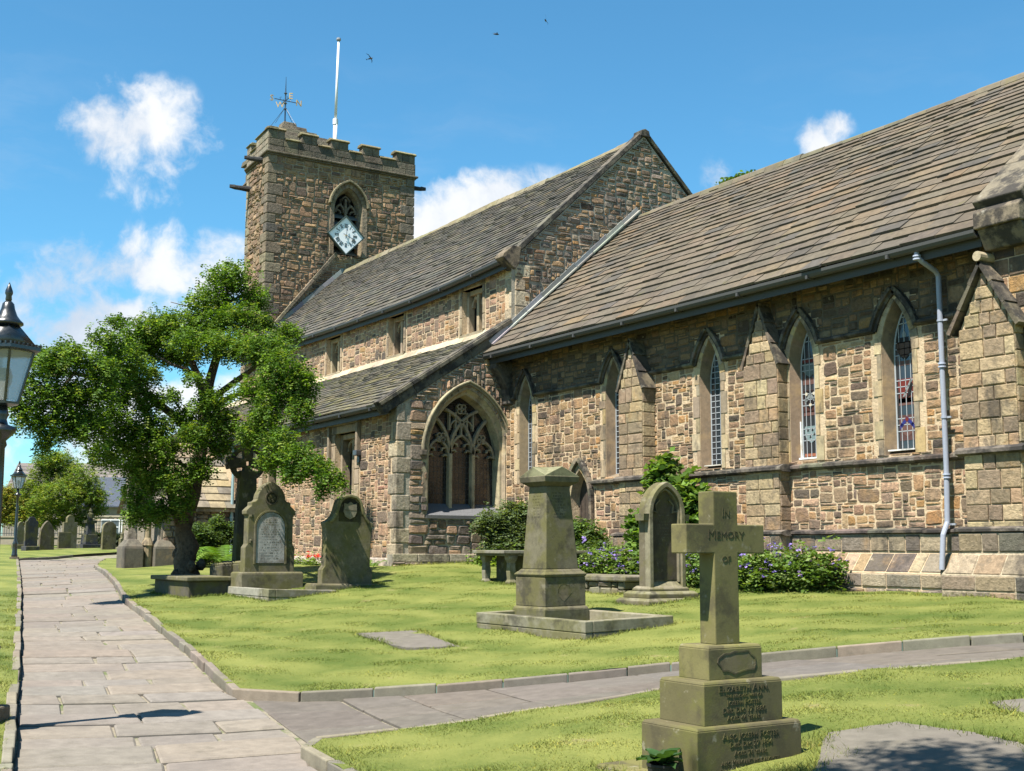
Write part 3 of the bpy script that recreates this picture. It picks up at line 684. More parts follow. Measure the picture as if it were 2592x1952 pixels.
# ---- buttresses with gabled heads
def buttress(x0, x1, y, zg, zap, zb=.8, eaves=.10, string=True):
    mb = MB(); F = south(y); xm = (x0+x1)/2; yw = YC
    mb.box(x0+.02, x1-.02, y+.02, yw+.05, zb, zg, MORT)
    mb.prism(F, [(x0+.02, zg), (x1-.02, zg), (xm, zap-.1)], -(yw-y)-.05, -.02, MORT)
    m = mb.build('buttress', MAT['mortar'], church)
    st = MB(); tn = lambda u, v: jit(random.choice([(.38, .29, .17), (.34, .255, .15), (.42, .325, .195), (.30, .225, .14), (.35, .24, .145), (.22, .165, .11), (.27, .195, .13)]), .12)
    ashlar(st, F, x0, x1, zb, zg, .25, .2, .5, .02, .012, tn)
    v = zg
    while v < zap - .22:
        hh = min(.2, zap-v-.1); f = lambda z: (zap-.06-z)/(zap-.06-zg)*(x1-x0)/2
        ashlar(st, F, xm-f(v+hh)+.0, xm+f(v+hh)-.0, v, v+hh, hh, .14, .35, .02, .012, tn); v += hh
    FE = frame((x1, 0, 0), (0, 1, 0), (0, 0, 1), (1, 0, 0)); ashlar(st, FE, y, yw, zb, zg, .25, .2, .42, .02, .012, tn)
    FW = frame((x0, 0, 0), (0, -1, 0), (0, 0, 1), (-1, 0, 0)); ashlar(st, FW, -yw, -y, zb, zg, .25, .2, .42, .02, .012, tn)
    st.build('facing', MAT['rubble'], m)
    cp = MB()   # sloping cover slabs
    for sg in (-1, 1):
        a = Vector((xm, zap)); b = Vector((xm+sg*((x1-x0)/2+eaves), zg-.06)); d = (b-a).normalized(); nn = Vector((-d.y, d.x))*(1 if sg > 0 else -1)
        for i in range(3):
            p, q = a+(b-a)*(i/3), a+(b-a)*((i+1)/3-.006); p = p + nn*(-.05); 
            pts = [p, q+nn*-.05, q+nn*.02, p+nn*.05]
            cp.prism(F, [tuple(v) for v in pts], -(yw-y)-.02, eaves*.7, jit((.20, .165, .12), .2))
    cp.build('weathering', MAT['moulding'], m)
    if string:
        s = MB(); s.prism(frame((x0-.1, 0, 0), (0, -1, 0), (0, 0, 1), (1, 0, 0)), [(-yw, 3.10), (-y+.0, 3.10), (-y+.09, 3.13), (-y+.09, 3.18), (-y, 3.23), (-yw, 3.23)], 0, x1-x0+.2, (.2, .17, .14))
        s.prism(frame((x0-.14, 0, 0), (0, -1, 0), (0, 0, 1), (1, 0, 0)), [(-yw, 1.955), (-y+.0, 1.955), (-y+.13, 1.99), (-y+.13, 2.03), (-y, 2.065), (-yw, 2.065)], 0, x1-x0+.28, (.24, .2, .16))
        s.build('string_course', MAT['moulding'], m)
        p = MB(); hw = (x1-x0)/2; pt = lambda u, v: jit(random.choice([(.29, .23, .155), (.25, .20, .14), (.32, .26, .175), (.20, .165, .12), (.12, .105, .085), (.27, .20, .13)]), .12)
        for e, f_, za, zc in ((.26, .30, .5, 1.36), (.08, .10, 1.36, 1.97)):
            p.box(xm-hw-e, xm+hw+e, y-f_, yw, za, zc, (.40, .33, .23))
        ashlar(p, south(y-.30), xm-hw-.26, xm+hw+.26, .7, 1.36, .24, .3, .7, .02, .018, pt); ashlar(p, south(y-.10), xm-hw-.08, xm+hw+.08, 1.69, 1.97, .28, .25, .5, .02, .016, pt)
        FC = frame((0, y-.30, 1.36), (1, 0, 0), (0, .54, .84), (0, -.84, .54)); p.add([FC(xm-hw-.26, 0), FC(xm+hw+.26, 0), FC(xm+hw+.08, .37), FC(xm-hw-.08, .37)], [(0, 1, 2, 3)], (.40, .33, .23)); ashlar(p, FC, xm-hw-.2, xm+hw+.2, .01, .36, .36, .25, .5, .02, .014, pt)
        for sg in (-1, 1): p.add([(xm+sg*(hw+.26), y-.3, 1.36), (xm+sg*(hw+.26), yw, 1.36), (xm+sg*(hw+.08), yw, 1.68), (xm+sg*(hw+.08), y-.1, 1.68)], [(0, 1, 2, 3)], (.36, .30, .21))
        ashlar(p, frame((xm+hw+.26, 0, 0), (0, 1, 0), (0, 0, 1), (1, 0, 0)), y-.3, yw, .7, 1.36, .24, .3, .6, .02, .016, pt)
        p.build('base', MAT['rubble'], m, bevel=.015)
    return m
buttress(-20.73, -19.92, 15.62, 5.07, 6.1, eaves=.05); buttress(-16.98, -16.1, 15.70, 5.1, 6.24, eaves=.05)
b3 = buttress(-11.93, -10.98, 15.38, 5.0, 5.98, eaves=.14)
def build_east_end():
    m = MB(); m.box(-11.42, -10.72, 15.58, 24.8, .6, 6.45, MORT)
    FE = east(-10.72); m.prism(FE, [(15.58, 6.4), (24.8, 6.4), (20.19, 10.75)], -.68, 0, MORT)
    o = m.build('east_end_mortar', MAT['mortar'], church)
    st = MB(); tn = lambda u, v: pick(OCHRE, OWT)
    ashlar(st, south(15.58), -11.42, -10.72, 4.6, 6.5, .28, .22, .45, .02, .014, tn)
    FW = frame((-11.42, 0, 0), (0, -1, 0), (0, 0, 1), (-1, 0, 0)); ashlar(st, FW, -15.95, -15.58, 5.2, 6.4, .26, .2, .4, .02, .014, tn)
    ashlar(st, east(-10.72), 15.58, 20, .8, 6.4, .28, .3, .6, .02, .014, tn)
    st.build('east_end_wall', MAT['rubble'], church)
    cp = MB(); F = east(-10.66); s = Vector((4.85, 4.28)).normalized(); a = Vector((15.32, 6.72)); L = 6.6; u = 0
    nn = Vector((-s.y, s.x))
    while u < L:
        l = min(random.uniform(.8, 1.1), L-u); p, q = a+s*u, a+s*(u+l-.008)
        cp.prism(F, [tuple(p+nn*.0), tuple(q+nn*0), tuple(q+nn*.16), tuple(p+nn*.16)], -.82, 0, jit((.26, .215, .155), .12)); u += l
    cp.prism(F, [(15.2, 6.42), (15.62, 6.42), (15.9, 6.98), (15.6, 7.0), (15.2, 6.66)], -.80, -.02, (.27, .22, .155))
    cp.prism(F, [(15.42, 6.12), (15.66, 6.12), (15.66, 6.42), (15.26, 6.42)], -.78, -.04, (.24, .195, .14))
    cp.build('gable_coping', MAT['moulding'], church, bevel=.02)
    r = MB(); r.tube([(-11.455, 15.25, 6.03), (-11.455, 15.75, 6.03)], .075, (.40, .33, .22), 12); r.build('roll_finial', MAT['dressed'], church)
build_east_end()

# ---- stone slate roofs
def slates(mb, x0, x1, ye, ze, yr, zr, h0, h1, w0, w1, th, tint, dz=lambda x: 0, over=.10):
    """courses of stone slates on a slope facing south, from the eaves line up to the ridge line"""
    L = math.hypot(yr-ye, zr-ze); S = Vector((0, (yr-ye)/L, (zr-ze)/L)); n = Vector((0, -S.z, S.y)); O = Vector((0, ye, ze))
    P = lambda x, s, q: O + Vector((x, 0, 0)) + S*s + n*q + Vector((0, 0, dz(x)*(1-s/L)))
    k = max(2, int((x1-x0)/2.)); 
    for i in range(k):
        a, b = x0+(x1-x0)*i/k, x0+(x1-x0)*(i+1)/k
        mb.add([P(a, 0, -.03), P(b, 0, -.03), P(b, L, -.03), P(a, L, -.03)], [(0, 1, 2, 3)], (.10, .085, .065))
        mb.add([P(a, 0, -.03), P(b, 0, -.03), P(b, .3, -.10), P(a, .3, -.10)], [(3, 2, 1, 0)], (.10, .085, .065))
    s = -.06; row = 0
    while s < L - .02:
        f = max(0, s/L); h = h0 + (h1-h0)*f; h *= random.uniform(.93, 1.07); x = x0; wave = random.uniform(0, 6)
        while x < x1 - .01:
            ww = random.uniform(w0, w1)*(1-.25*f)
            if x1-x-ww < w0*.6: ww = x1-x
            g = .004; slip = random.random() < .03; lift = random.uniform(0, .010) + slip*.015; sk = random.uniform(-.012, .012) - slip*random.uniform(.02, .06); t_ = th*random.uniform(.75, 1.25)
            top = min(L+.02, s+h+over*.8); jt = .003*math.sin(x*.9+wave)
            b0, b1 = s+sk+jt+random.uniform(-.004, .004), s+sk+jt+random.uniform(-.004, .004)
            q0 = .012+lift; q1 = .012+lift+random.uniform(-.003, .004)
            vs = [P(x+g, b0, q0), P(x+ww-g, b1, q1), P(x+ww-g, top, -.02), P(x+g, top, -.02),
                  P(x+g, b0+.005, q0+t_), P(x+ww-g, b1+.005, q1+t_), P(x+ww-g, top, -.02+t_), P(x+g, top, -.02+t_)]
            mb.add(vs, [(4, 5, 6, 7), (0, 1, 5, 4), (1, 2, 6, 5), (3, 0, 4, 7)], tint(x, f)); x += ww
        s += h; row += 1
def ridge(mb, x0, x1, y, z, tint, dz=lambda x: 0):
    x = x0
    while x < x1:
        l = min(random.uniform(.5, .7), x1-x); j = random.uniform(-.01, .01)
        F = frame((x, y, z+dz(x+l/2)+j), (0, 1, 0), (0, 0, 1), (1, 0, 0))
        mb.prism(F, [(-.19, -.15), (-.155, -.15), (0, -.0), (.155, -.15), (.19, -.15), (.11, .03), (.05, .075), (-.05, .075), (-.11, .03)], .004, l-.004, tint()); x += l
def gutter(name, x0, x1, y, z, dz=lambda x: 0, col=(.17, .185, .20), fascia=True):
    mb = MB(); k = 12; xs = [x0+(x1-x0)*i/k for i in range(k+1)]
    prof = [(-.085, 0), (-.10, 0), (-.095, -.05), (-.07, -.095), (-.03, -.115), (.03, -.105), (.06, -.06), (.06, 0), (.045, 0), (.04, -.05), (-.03, -.09), (-.07, -.06)]
    for a, b in zip(xs, xs[1:]):
        vs = [(x, y+p, z+q+dz(x)) for x in (a, b) for p, q in prof]; m = len(prof)
        mb.add(vs, [(i, (i+1) % m, m+(i+1) % m, m+i) for i in range(m)] + ([tuple(range(m))] if a == xs[0] else []) + ([tuple(range(m, 2*m))[::-1]] if b == xs[-1] else []), col)
        mb.add([(x, y+.075+d, z+dz(x)+q) for x in (a, b) for d, q in ((0, .03), (.02, .03), (.02, -.24), (0, -.24))],
               [(0, 1, 5, 4), (1, 2, 6, 5), (2, 3, 7, 6), (3, 0, 4, 7)], tuple(c*.8 for c in col))
    x = x0+.4
    while x < x1:
        mb.box(x, x+.05, y-.106, y+.074, z-.125+dz(x), z-.06+dz(x), tuple(c*.9 for c in col)); x += 1.75
    return mb.build(name, MAT['paint'], church, smooth=False)
BROWN = lambda x, f: jit(random.choices([(.15, .12, .086), (.142, .116, .085), (.132, .11, .083), (.118, .101, .08), (.10, .09, .077), (.165, .126, .084), (.178, .126, .078)], [14, 14, 12, 6, 3, 5, 1])[0], .08)
GREY = lambda x, f: jit(random.choices([(.125, .113, .093), (.115, .105, .088), (.10, .094, .083), (.14, .125, .095), (.088, .083, .076), (.16, .135, .09)], [10, 10, 8, 6, 5, 2])[0], .13)
SAG = lambda x: float(np.interp(x, [-46, -41, -35.8, -31.5, -28.7, -25.8], [.0, -.02, -.09, -.10, -.04, .10])) + .0
mb = MB(); slates(mb, XG+.02, -11.47, 15.34, 6.49, 20.19, 10.66, .34, .19, .38, .8, .042, BROWN, lambda x: .018*math.sin(x*.75))
mb.add([(XG, 20.19, 10.6), (-10.8, 20.19, 10.6), (-10.8, 25, 6.4), (XG, 25, 6.4)], [(0, 1, 2, 3)], (.15, .13, .1))
mb.build('chancel_roof', MAT['slate'], church)
mb = MB(); ridge(mb, XG+.05, -10.7, 20.19, 10.66, lambda: jit((.18, .155, .11), .15), lambda x: .025*math.sin(x*.8)); mb.build('ridge_stone', MAT['lichenslate'], church)
gutter('gutter', XG-.02, -11.5, 15.36, 6.45, col=(.075, .074, .071))
mb = MB(); slates(mb, XT, XG-.16, 15.98, 8.93, 20.37, 12.93, .25, .15, .28, .6, .032, GREY, SAG)
mb.add([(XT, 20.37, 12.85), (XG, 20.37, 12.85), (XG, 24.9, 8.8), (XT, 24.9, 8.8)], [(0, 1, 2, 3)], (.12, .11, .09)); mb.build('nave_roof', MAT['slate'], church)
mb = MB(); ridge(mb, XT+.05, XG-.2, 20.37, 12.93, lambda: jit((.27, .235, .15), .15), lambda x: .03*math.sin(x*.7)); mb.build('ridge_stone', MAT['lichenslate'], church)
gutter('gutter', XT+.1, XG-.15, 15.97, 8.90, SAG, col=(.068, .069, .07))
mb = MB(); slates(mb, -48., XG-.12, 12.72, 5.11, 16.27, 7.27, .24, .16, .25, .55, .034, lambda x, f: jit(random.choices([(.165, .147, .105), (.145, .13, .10), (.125, .115, .095), (.20, .175, .095), (.105, .098, .086)], [9, 9, 7, 4, 4])[0], .13), lambda x: .02*math.sin(x*.8))
mb.build('aisle_roof', MAT['lichenslate'], church)
gutter('gutter', -48, XG-.0, 12.70, 5.09, lambda x: (x-XG)*.004, col=(.056, .056, .055))
# mortar fillet where the aisle roof meets the clerestory
mb = MB(); x = -47.9
while x < XG-.1:
    l = random.uniform(.2, .45); mb.prism(frame((x, 0, 0), (0, 1, 0), (0, 0, 1), (1, 0, 0)), [(16.0, 7.12+random.uniform(0, .03)), (16.26, 7.26), (16.26, 7.40+random.uniform(0, .03)), (16.18, 7.34)], 0, l, jit((.42, .355, .25), .2)); x += l
mb.build('mortar_fillet', MAT['mortar'], church)

# ---- nave and aisle
def build_nave():
    FE = east(XG)
    m = MB(); outer = [(YA, .6), (YC+.02, .6), (YC+.02, 5.2), (24.6, 5.2), (24.6, 8.95), (20.37, 12.98), (16.1, 8.95), (16.1, 7.2), (YA, 5.13)]
    wc, wa, wzs, wr, wz0 = 14.86, 1.09, 4.02, 1.55, 2.52
    sheet(m, FE, outer, [arch(wc, wa, wzs, wr, wz0, 12)], (.40, .36, .285), depth=.5)
    m.build('east_gable_mortar', MAT['mortar'], church)
    st = MB()
    roofz = lambda y: 6.49 + (4.85-abs(y-20.19))*.877
    def ok(u, v):
        if in_arch(u, v, wc, wa+.02, wzs, wr+.02, wz0-.12): return False
        if u < 16.0: return v < 5.13+(u-YA)*.655-.12 and u < YC-.02
        return roofz(u)+.12 < v < 12.95-abs(u-20.37)*.93-.03
    def tn(u, v):
        if v < 6.5: return pick(GREYB, GWT) if random.random() < .75 else pick(PINKISH, PWT)
        return pick(GREYB, GWT) if random.random() < .6 else pick(OCHRE, OWT)
    rubble(st, FE, YA+.32, 15.94, .9, 7.2, ok, .06, (4, 9), (2, 4), .022, .035, tn, big=.12)
    st.build('aisle_east_wall', MAT['rubble'], church)
    st = MB(); rubble(st, FE, 16.2, 24.5, 7.3, 12.9, ok, .055, (3, 8), (1, 3), .024, .026, tn, big=.04)
    # grey-washed pointing stays between the stones
    st.build('gable_wall', MAT['rubble'], church)
    # quoins of the aisle corner and the nave corner
    q = MB(); z = .95; k = 0
    while z < 5.1:
        h = random.uniform(.26, .5); h = min(h, 5.12-z); a, b = ((.36, .22), (.2, .42))[k % 2]
        t = jit(random.choice([(.42, .35, .24), (.36, .30, .21), (.46, .385, .26), (.33, .28, .21)]), .1); e = .022
        q.box(XG-b, XG+e, YA-e, YA+a, z+.008, z+h-.008, t); z += h; k += 1
    q.build('quoin', MAT['rubble'], church, bevel=.025); q = MB(); z = 7.15
    while z < 8.85:
        h = random.uniform(.25, .42); h = min(h, 8.9-z); a, b = ((.42, .3), (.28, .5))[k % 2]
        t = jit(random.choice([(.44, .36, .24), (.38, .31, .21), (.48, .40, .28)]), .1)
        q.box(XG-b, XG+.03, YN-.025, YN+a, z+.008, z+h-.008, t); z += h; k += 1
    q.build('quoin', MAT['rubble'], church, bevel=.025)
    # aisle footing
    ft = MB(); pt = lambda u, v: jit((.42, .37, .27), .15)
    FE2 = east(XG+.13); ft.box(XG-.2, XG+.12, YA-.12, YC, .7, 1.58, (.40, .36, .28)); ashlar(ft, FE2, YA-.14, YC-.1, 1.2, 1.6, .2, .4, .9, .02, .02, pt)
    FE3 = east(XG+.22); ft.box(XG-.2, XG+.2, YA-.2, YC, .5, 1.36, (.36, .32, .25)); rubble(ft, FE3, YA-.2, YC-.1, .9, 1.4, lambda u, v: True, .06, (3, 7), (2, 3), .02, .04, lambda u, v: pick(GREYB, GWT))
    ft.build('footing', MAT['rubble'], church)
    # copings
    cp = MB(); n = Vector((-.69, .724)); a, b = Vector((16.02, 9.0)), Vector((20.37, 13.1)); s = (b-a).normalized(); nn = Vector((-s.y, s.x)); u = 0; L = (b-a).length
    while u < L:
        l = min(random.uniform(.7, 1.), L-u); p, q2 = a+s*u, a+s*(u+l-.006); cp.prism(FE, [tuple(p-nn*.06), tuple(q2-nn*.06), tuple(q2+nn*.055), tuple(p+nn*.055)], -.24, .06, jit((.17, .15, .115), .12))
        u += l
    cp.build('gable_coping', MAT['moulding'], church, bevel=.012); cp = MB()
    a2 = Vector((24.72, 9.0)); s = (b-a2).normalized(); nn = Vector((s.y, -s.x)); u = 0; L = (b-a2).length
    while u < L:
        l = min(random.uniform(.7, 1.), L-u); p, q2 = a2+s*u, a2+s*(u+l-.006); cp.prism(FE, [tuple(p-nn*.06), tuple(p+nn*.055), tuple(q2+nn*.055), tuple(q2-nn*.06)], -.24, .06, jit((.13, .12, .07), .12)); u += l
    cp.build('gable_coping', MAT['moulding'], church, bevel=.012); cp = MB()
    cp.prism(FE, [(20.2, 12.95), (20.54, 12.95), (20.5, 13.12), (20.37, 13.17), (20.24, 13.12)], -.28, .08, (.16, .14, .10))
    cp.build('apex_stone', MAT['moulding'], church, bevel=.012); cp = MB()
    cp.prism(FE, [(15.78, 8.98), (16.16, 8.70), (16.3, 8.9), (16.35, 9.3), (16.1, 9.32), (15.82, 9.08)], -.3, .08, (.24, .19, .13))
    cp.build('kneeler', MAT['moulding'], church, bevel=.02); cp = MB()
    a, b = Vector((12.5, 5.02)), Vector((16.1, 7.36)); s = (b-a).normalized(); nn = Vector((-s.y, s.x)); u = 0; L = (b-a).length
    while u < L:
        l = min(random.uniform(.8, 1.2), L-u); p, q2 = a+s*u, a+s*(u+l-.006); cp.prism(FE, [tuple(p-nn*.24), tuple(q2-nn*.24), tuple(q2+nn*.10), tuple(p+nn*.10)], -.26, .03, (.17, .15, .115)); cp.prism(FE, [tuple(p-nn*.02), tuple(q2-nn*.02), tuple(q2+nn*.075), tuple(p+nn*.075)], -.25, .08, jit((.20, .175, .125), .12)); u += l
    cp.build('gable_coping', MAT['moulding'], church, bevel=.012)
    fl = MB()   # lead flashing between chancel roof and nave gable
    a, b = Vector((15.5, 6.72)), Vector((20.1, 10.78)); k = 9
    for i in range(k):
        p, q2 = a+(b-a)*(i/k), a+(b-a)*((i+1)/k+.01); d = (b-a).normalized(); nn = Vector((-d.y, d.x)); j = random.uniform(-.01, .01)
        fl.prism(FE, [tuple(p), tuple(q2), tuple(q2+nn*(.13+j)), tuple(p+nn*(.11+j))], 0, .05+.004*(i % 2), jit((.24, .245, .25), .25))
        fl.prism(FE, [tuple(p-nn*.015), tuple(q2-nn*.015), tuple(q2+nn*.02), tuple(p+nn*.02)], .05, .12+j, jit((.36, .345, .31), .3))
    fl.build('lead_flashing', MAT['lead'], church)
    # stone corbel under the chancel eaves
    cb = MB(); cb.prism(frame((XG, 0, 0), (0, 1, 0), (0, 0, 1), (1, 0, 0)), [(15.45, 6.3), (15.97, 6.3), (15.97, 5.2), (15.85, 5.25), (15.8, 5.6), (15.6, 5.95), (15.45, 6.1)], .02, .34, (.14, .125, .11)); cb.build('corbel', MAT['moulding'], church, bevel=.02)
    # great east window of the aisle
    dr = MB(); P = arch(wc, wa, wzs, wr, wz0, 14)
    for k_, (o0, n0, o1, n1) in enumerate([(0., .0, -.05, -.10), (-.05, -.10, -.10, -.11), (-.10, -.11, -.14, -.43)]):
        A = arch(wc, wa+o0, wzs, wr+o0*1.25, wz0, 14); B = arch(wc, wa+o1, wzs, wr+o1*1.25, wz0, 14)
        for i in range(len(A)-1): dr.add([FE(*A[i], n0), FE(*A[i+1], n0), FE(*B[i+1], n1), FE(*B[i], n1)], [(0, 1, 2, 3)], jit((.40, .325, .215), .1))
    P2 = arch(wc, wa+.02, wzs, wr+.03, wz0, 10)
    for i in range(len(P2)-1):
        x, z = P2[i]; x1_, z1_ = P2[i+1]; parts = max(1, int(math.dist(P2[i], P2[i+1])/.4))
        for j in range(parts):
            p = [(x+(x1_-x)*j/parts, z+(z1_-z)*j/parts), (x+(x1_-x)*(j+1)/parts, z+(z1_-z)*(j+1)/parts)]
            dr.ribbon(FE, p, -.02, random.uniform(.10, .15), -.03, .03, jit((.36, .30, .205), .14))
    fo = dr.build('east_window', MAT['dressed'], church)
    hm = MB(); hp = [p for p in arch(wc, wa+.13, wzs, wr+.15, n=16) if p[1] > wzs-.05]
    hm.ribbon(FE, hp, 0, .045, .0, .14, (.34, .30, .19)); hm.ribbon(FE, hp, -.05, 0, .0, .10, (.26, .22, .15))
    for sg in (-1, 1): hm.fbox(FE, wc+sg*(wa+.15)-.07, wc+sg*(wa+.15)+.07, wzs-.12, wzs, 0, .15, (.2, .17, .12))
    hm.build('hood_mould', MAT['dressed'], fo, bevel=.012)
    gl = MB(); gl.prism(FE, arch(wc, wa-.13, wzs, wr-.16, wz0+.1, 12)[::-1], -.42, -.40, (.022, .016, .015)); gl.build('pane', MAT['glass'], fo)
    cm = MB()
    for i in range(-9, 10):
        cm.fbox(FE, wc+i*.1-.003, wc+i*.1+.003, wz0+.2, wzs+max(0, wr-.3-abs(i)*.12), -.399, -.395, (.09, .085, .085))
    z = wz0+.25
    while z < wzs+wr-.3:
        hw = wa-.15 if z < wzs else (wa-.15)*math.sqrt(max(0, 1-(z-wzs)/wr)); cm.fbox(FE, wc-hw, wc+hw, z-.003, z+.003, -.3985, -.395, (.09, .085, .085)); z += .13
    cm.build('leading', MAT['paint'], fo)
    tr = MB(); tt = (.30, .25, .175); ai = wa-.14; ri = wr-.175; Rr = (ai*ai+ri*ri)/(2*ai)
    mul = (wc-ai/3, wc+ai/3); N0, N1 = -.39, -.26
    for mx in mul: tr.ribbon(FE, [(mx, wz0+.12), (mx, wzs-.02)], -.045, .045, N0, N1+.03, (.42, .34, .225))
    inside_a = lambda p: in_arch(p[0], p[1], wc, ai+.03, wzs, ri+.03, 0)
    def arc(x0, d, r, th1, n=12, z=wzs): return [(x0+d*(r-r*math.cos(th1*i/n)), z+r*math.sin(th1*i/n)) for i in range(n+1)]
    for mx in mul:                                        # mullions sweep on into intersecting arcs
        for d in (-1, 1):
            p = [q for q in arc(mx, d, Rr*.78, 1.25, 16, wzs-.03) if inside_a(q)]
            if len(p) > 2: tr.ribbon(FE, p, -.035, .035, N0, N1, tt)
    lights = [(wc-ai*2/3, ai/3), (wc, ai/3), (wc+ai*2/3, ai/3)]
    for i, (lc, lw) in enumerate(lights):                 # cusped ogee heads
        zb = wzs - .10 + (.12 if i == 1 else 0)
        hd = arch(lc, lw-.03, zb, .42, n=8); tr.ribbon(FE, hd, -.03, .03, N0, N1-.01, tt)
        for sg in (-1, 1):
            tr.ribbon(FE, [(lc+sg*lw*.92, zb+.02), (lc+sg*lw*.55, zb+.05), (lc+sg*lw*.42, zb+.0)], -.02, .02, N0+.01, N1-.02, tt)
            tr.ribbon(FE, [(lc+sg*lw*.72, zb+.22), (lc+sg*lw*.36, zb+.2), (lc+sg*lw*.30, zb+.13)], -.02, .02, N0+.01, N1-.02, tt)
    for x, z0_, z1_ in ((wc-.16, wzs+.42, wzs+1.0), (wc+.16, wzs+.42, wzs+1.0), (wc, wzs+.46, wzs+.8), (wc-.33, wzs+.55, wzs+1.0), (wc+.33, wzs+.55, wzs+1.0)):
        p = [(x, z) for z in np.linspace(z0_, z1_, 6) if inside_a((x, z))]
        if len(p) > 1: tr.ribbon(FE, p, -.022, .022, N0, N1-.015, tt)
    for cx_, cz_, r_ in ((wc, wzs+1.08, .13), (wc-.56, wzs+.36, .12), (wc+.56, wzs+.36, .12)):
        for q in range(4):
            th = q*math.pi/2+math.pi/4; ring = [(cx_+r_*.55*math.cos(th)+r_*.5*math.cos(a_), cz_+r_*.55*math.sin(th)+r_*.5*math.sin(a_)) for a_ in np.linspace(0, 2*math.pi, 9)[:-1]]
            tr.ribbon(FE, ring, -.016, .016, N0, N1-.01, tt, closed=True)
    for x, z0_ in ((wc-.16, wzs+.50), (wc+.16, wzs+.50)): tr.ribbon(FE, arch(x, .15, z0_+.1, .2, n=5), -.018, .018, N0, N1-.02, tt)
    tr.build('tracery', MAT['dressed'], fo, bevel=.01)
    sl = MB(); sl.add([FE(wc-wa, wz0-.02, .05), FE(wc+wa, wz0-.02, .05), FE(wc+wa-.1, wz0+.27, -.40), FE(wc-wa+.1, wz0+.27, -.40)], [(0, 1, 2, 3)], (.13, .13, .135))
    sl.fbox(FE, wc-wa-.03, wc+wa+.03, wz0-.1, wz0-.02, -.1, .055, (.12, .12, .12)); sl.build('sill', MAT['lead'], fo)
    # ---- south wall of the aisle
    F = south(YA); m = MB(); wins = [(-29.3, -28.1, 2.2, 4.62), (-34.5, -33.3, 2.2, 4.55)]
    sheet(m, F, [(-48.2, .6), (XG, .6), (XG, 5.2), (-48.2, 5.2)], [[(a, c), (b, c), (b, d), (a, d)] for a, b, c, d in wins], MORT, depth=.4); m.build('aisle_mortar', MAT['mortar'], church)
    st = MB(); oka = lambda u, v: not any(a-.3 < u < b+.3 and v > c-.2 and v < d+.38 for a, b, c, d in wins)
    rubble(st, F, -37.2, XG-.3, 1.0, 5.0, oka, .05, (3, 8), (1, 4), .015, .014, lambda u, v: pick(PINKISH, PWT), big=.08); st.build('aisle_wall', MAT['rubble'], church)
    for a, b, c, d in wins: square_window(F, a, b, c, d, .38)
    fl = MB(); fl.fbox(F, -27.92, -27.72, 3.98, 4.12, 0, .16, (.05, .05, .055)); fl.fbox(F, -27.86, -27.78, 3.8, 3.98, 0, .06, (.05, .05, .055)); fl.build('floodlight', MAT['iron'], church, bevel=.02)
    # white-washed base course behind the flower border
    bs = MB(); ashlar(bs, south(YA-.1), -37, XG-.1, 1.25, 1.5, .22, .5, 1., .02, .015, lambda u, v: jit((.55, .46, .40), .08)); bs.fbox(south(YA-.1), -37, XG-.2, .7, 1.5, -.2, 0, (.45, .38, .32)); bs.build('base_course', MAT['mortar'], church)
    # ---- clerestory
    F = south(YN); m = MB(); wins = [(-28.5, -27.42, 7.42, 8.62), (-32.95, -31.95, 7.42, 8.6), (-37.55, -36.45, 7.4, 8.6), (-42.1, -41.1, 7.4, 8.6)]
    sheet(m, F, [(XT, 7.0), (XG, 7.0), (XG, 9.05), (XT, 9.05)], [[(a, c), (b, c), (b, d), (a, d)] for a, b, c, d in wins], MORT, depth=.4); m.build('clerestory_mortar', MAT['mortar'], church)
    st = MB(); okc = lambda u, v: not any(a-.18 < u < b+.18 and v > c-.12 and v < d+.2 for a, b, c, d in wins)
    rubble(st, F, XT+.05, XG-.5, 7.3, 8.95, okc, .06, (2, 6), (2, 3), .015, .014, lambda u, v: pick(PINKISH, PWT), big=.07); st.build('clerestory_wall', MAT['rubble'], church)
    for a, b, c, d in wins: square_window(F, a, b, c, d, .33, small=True)
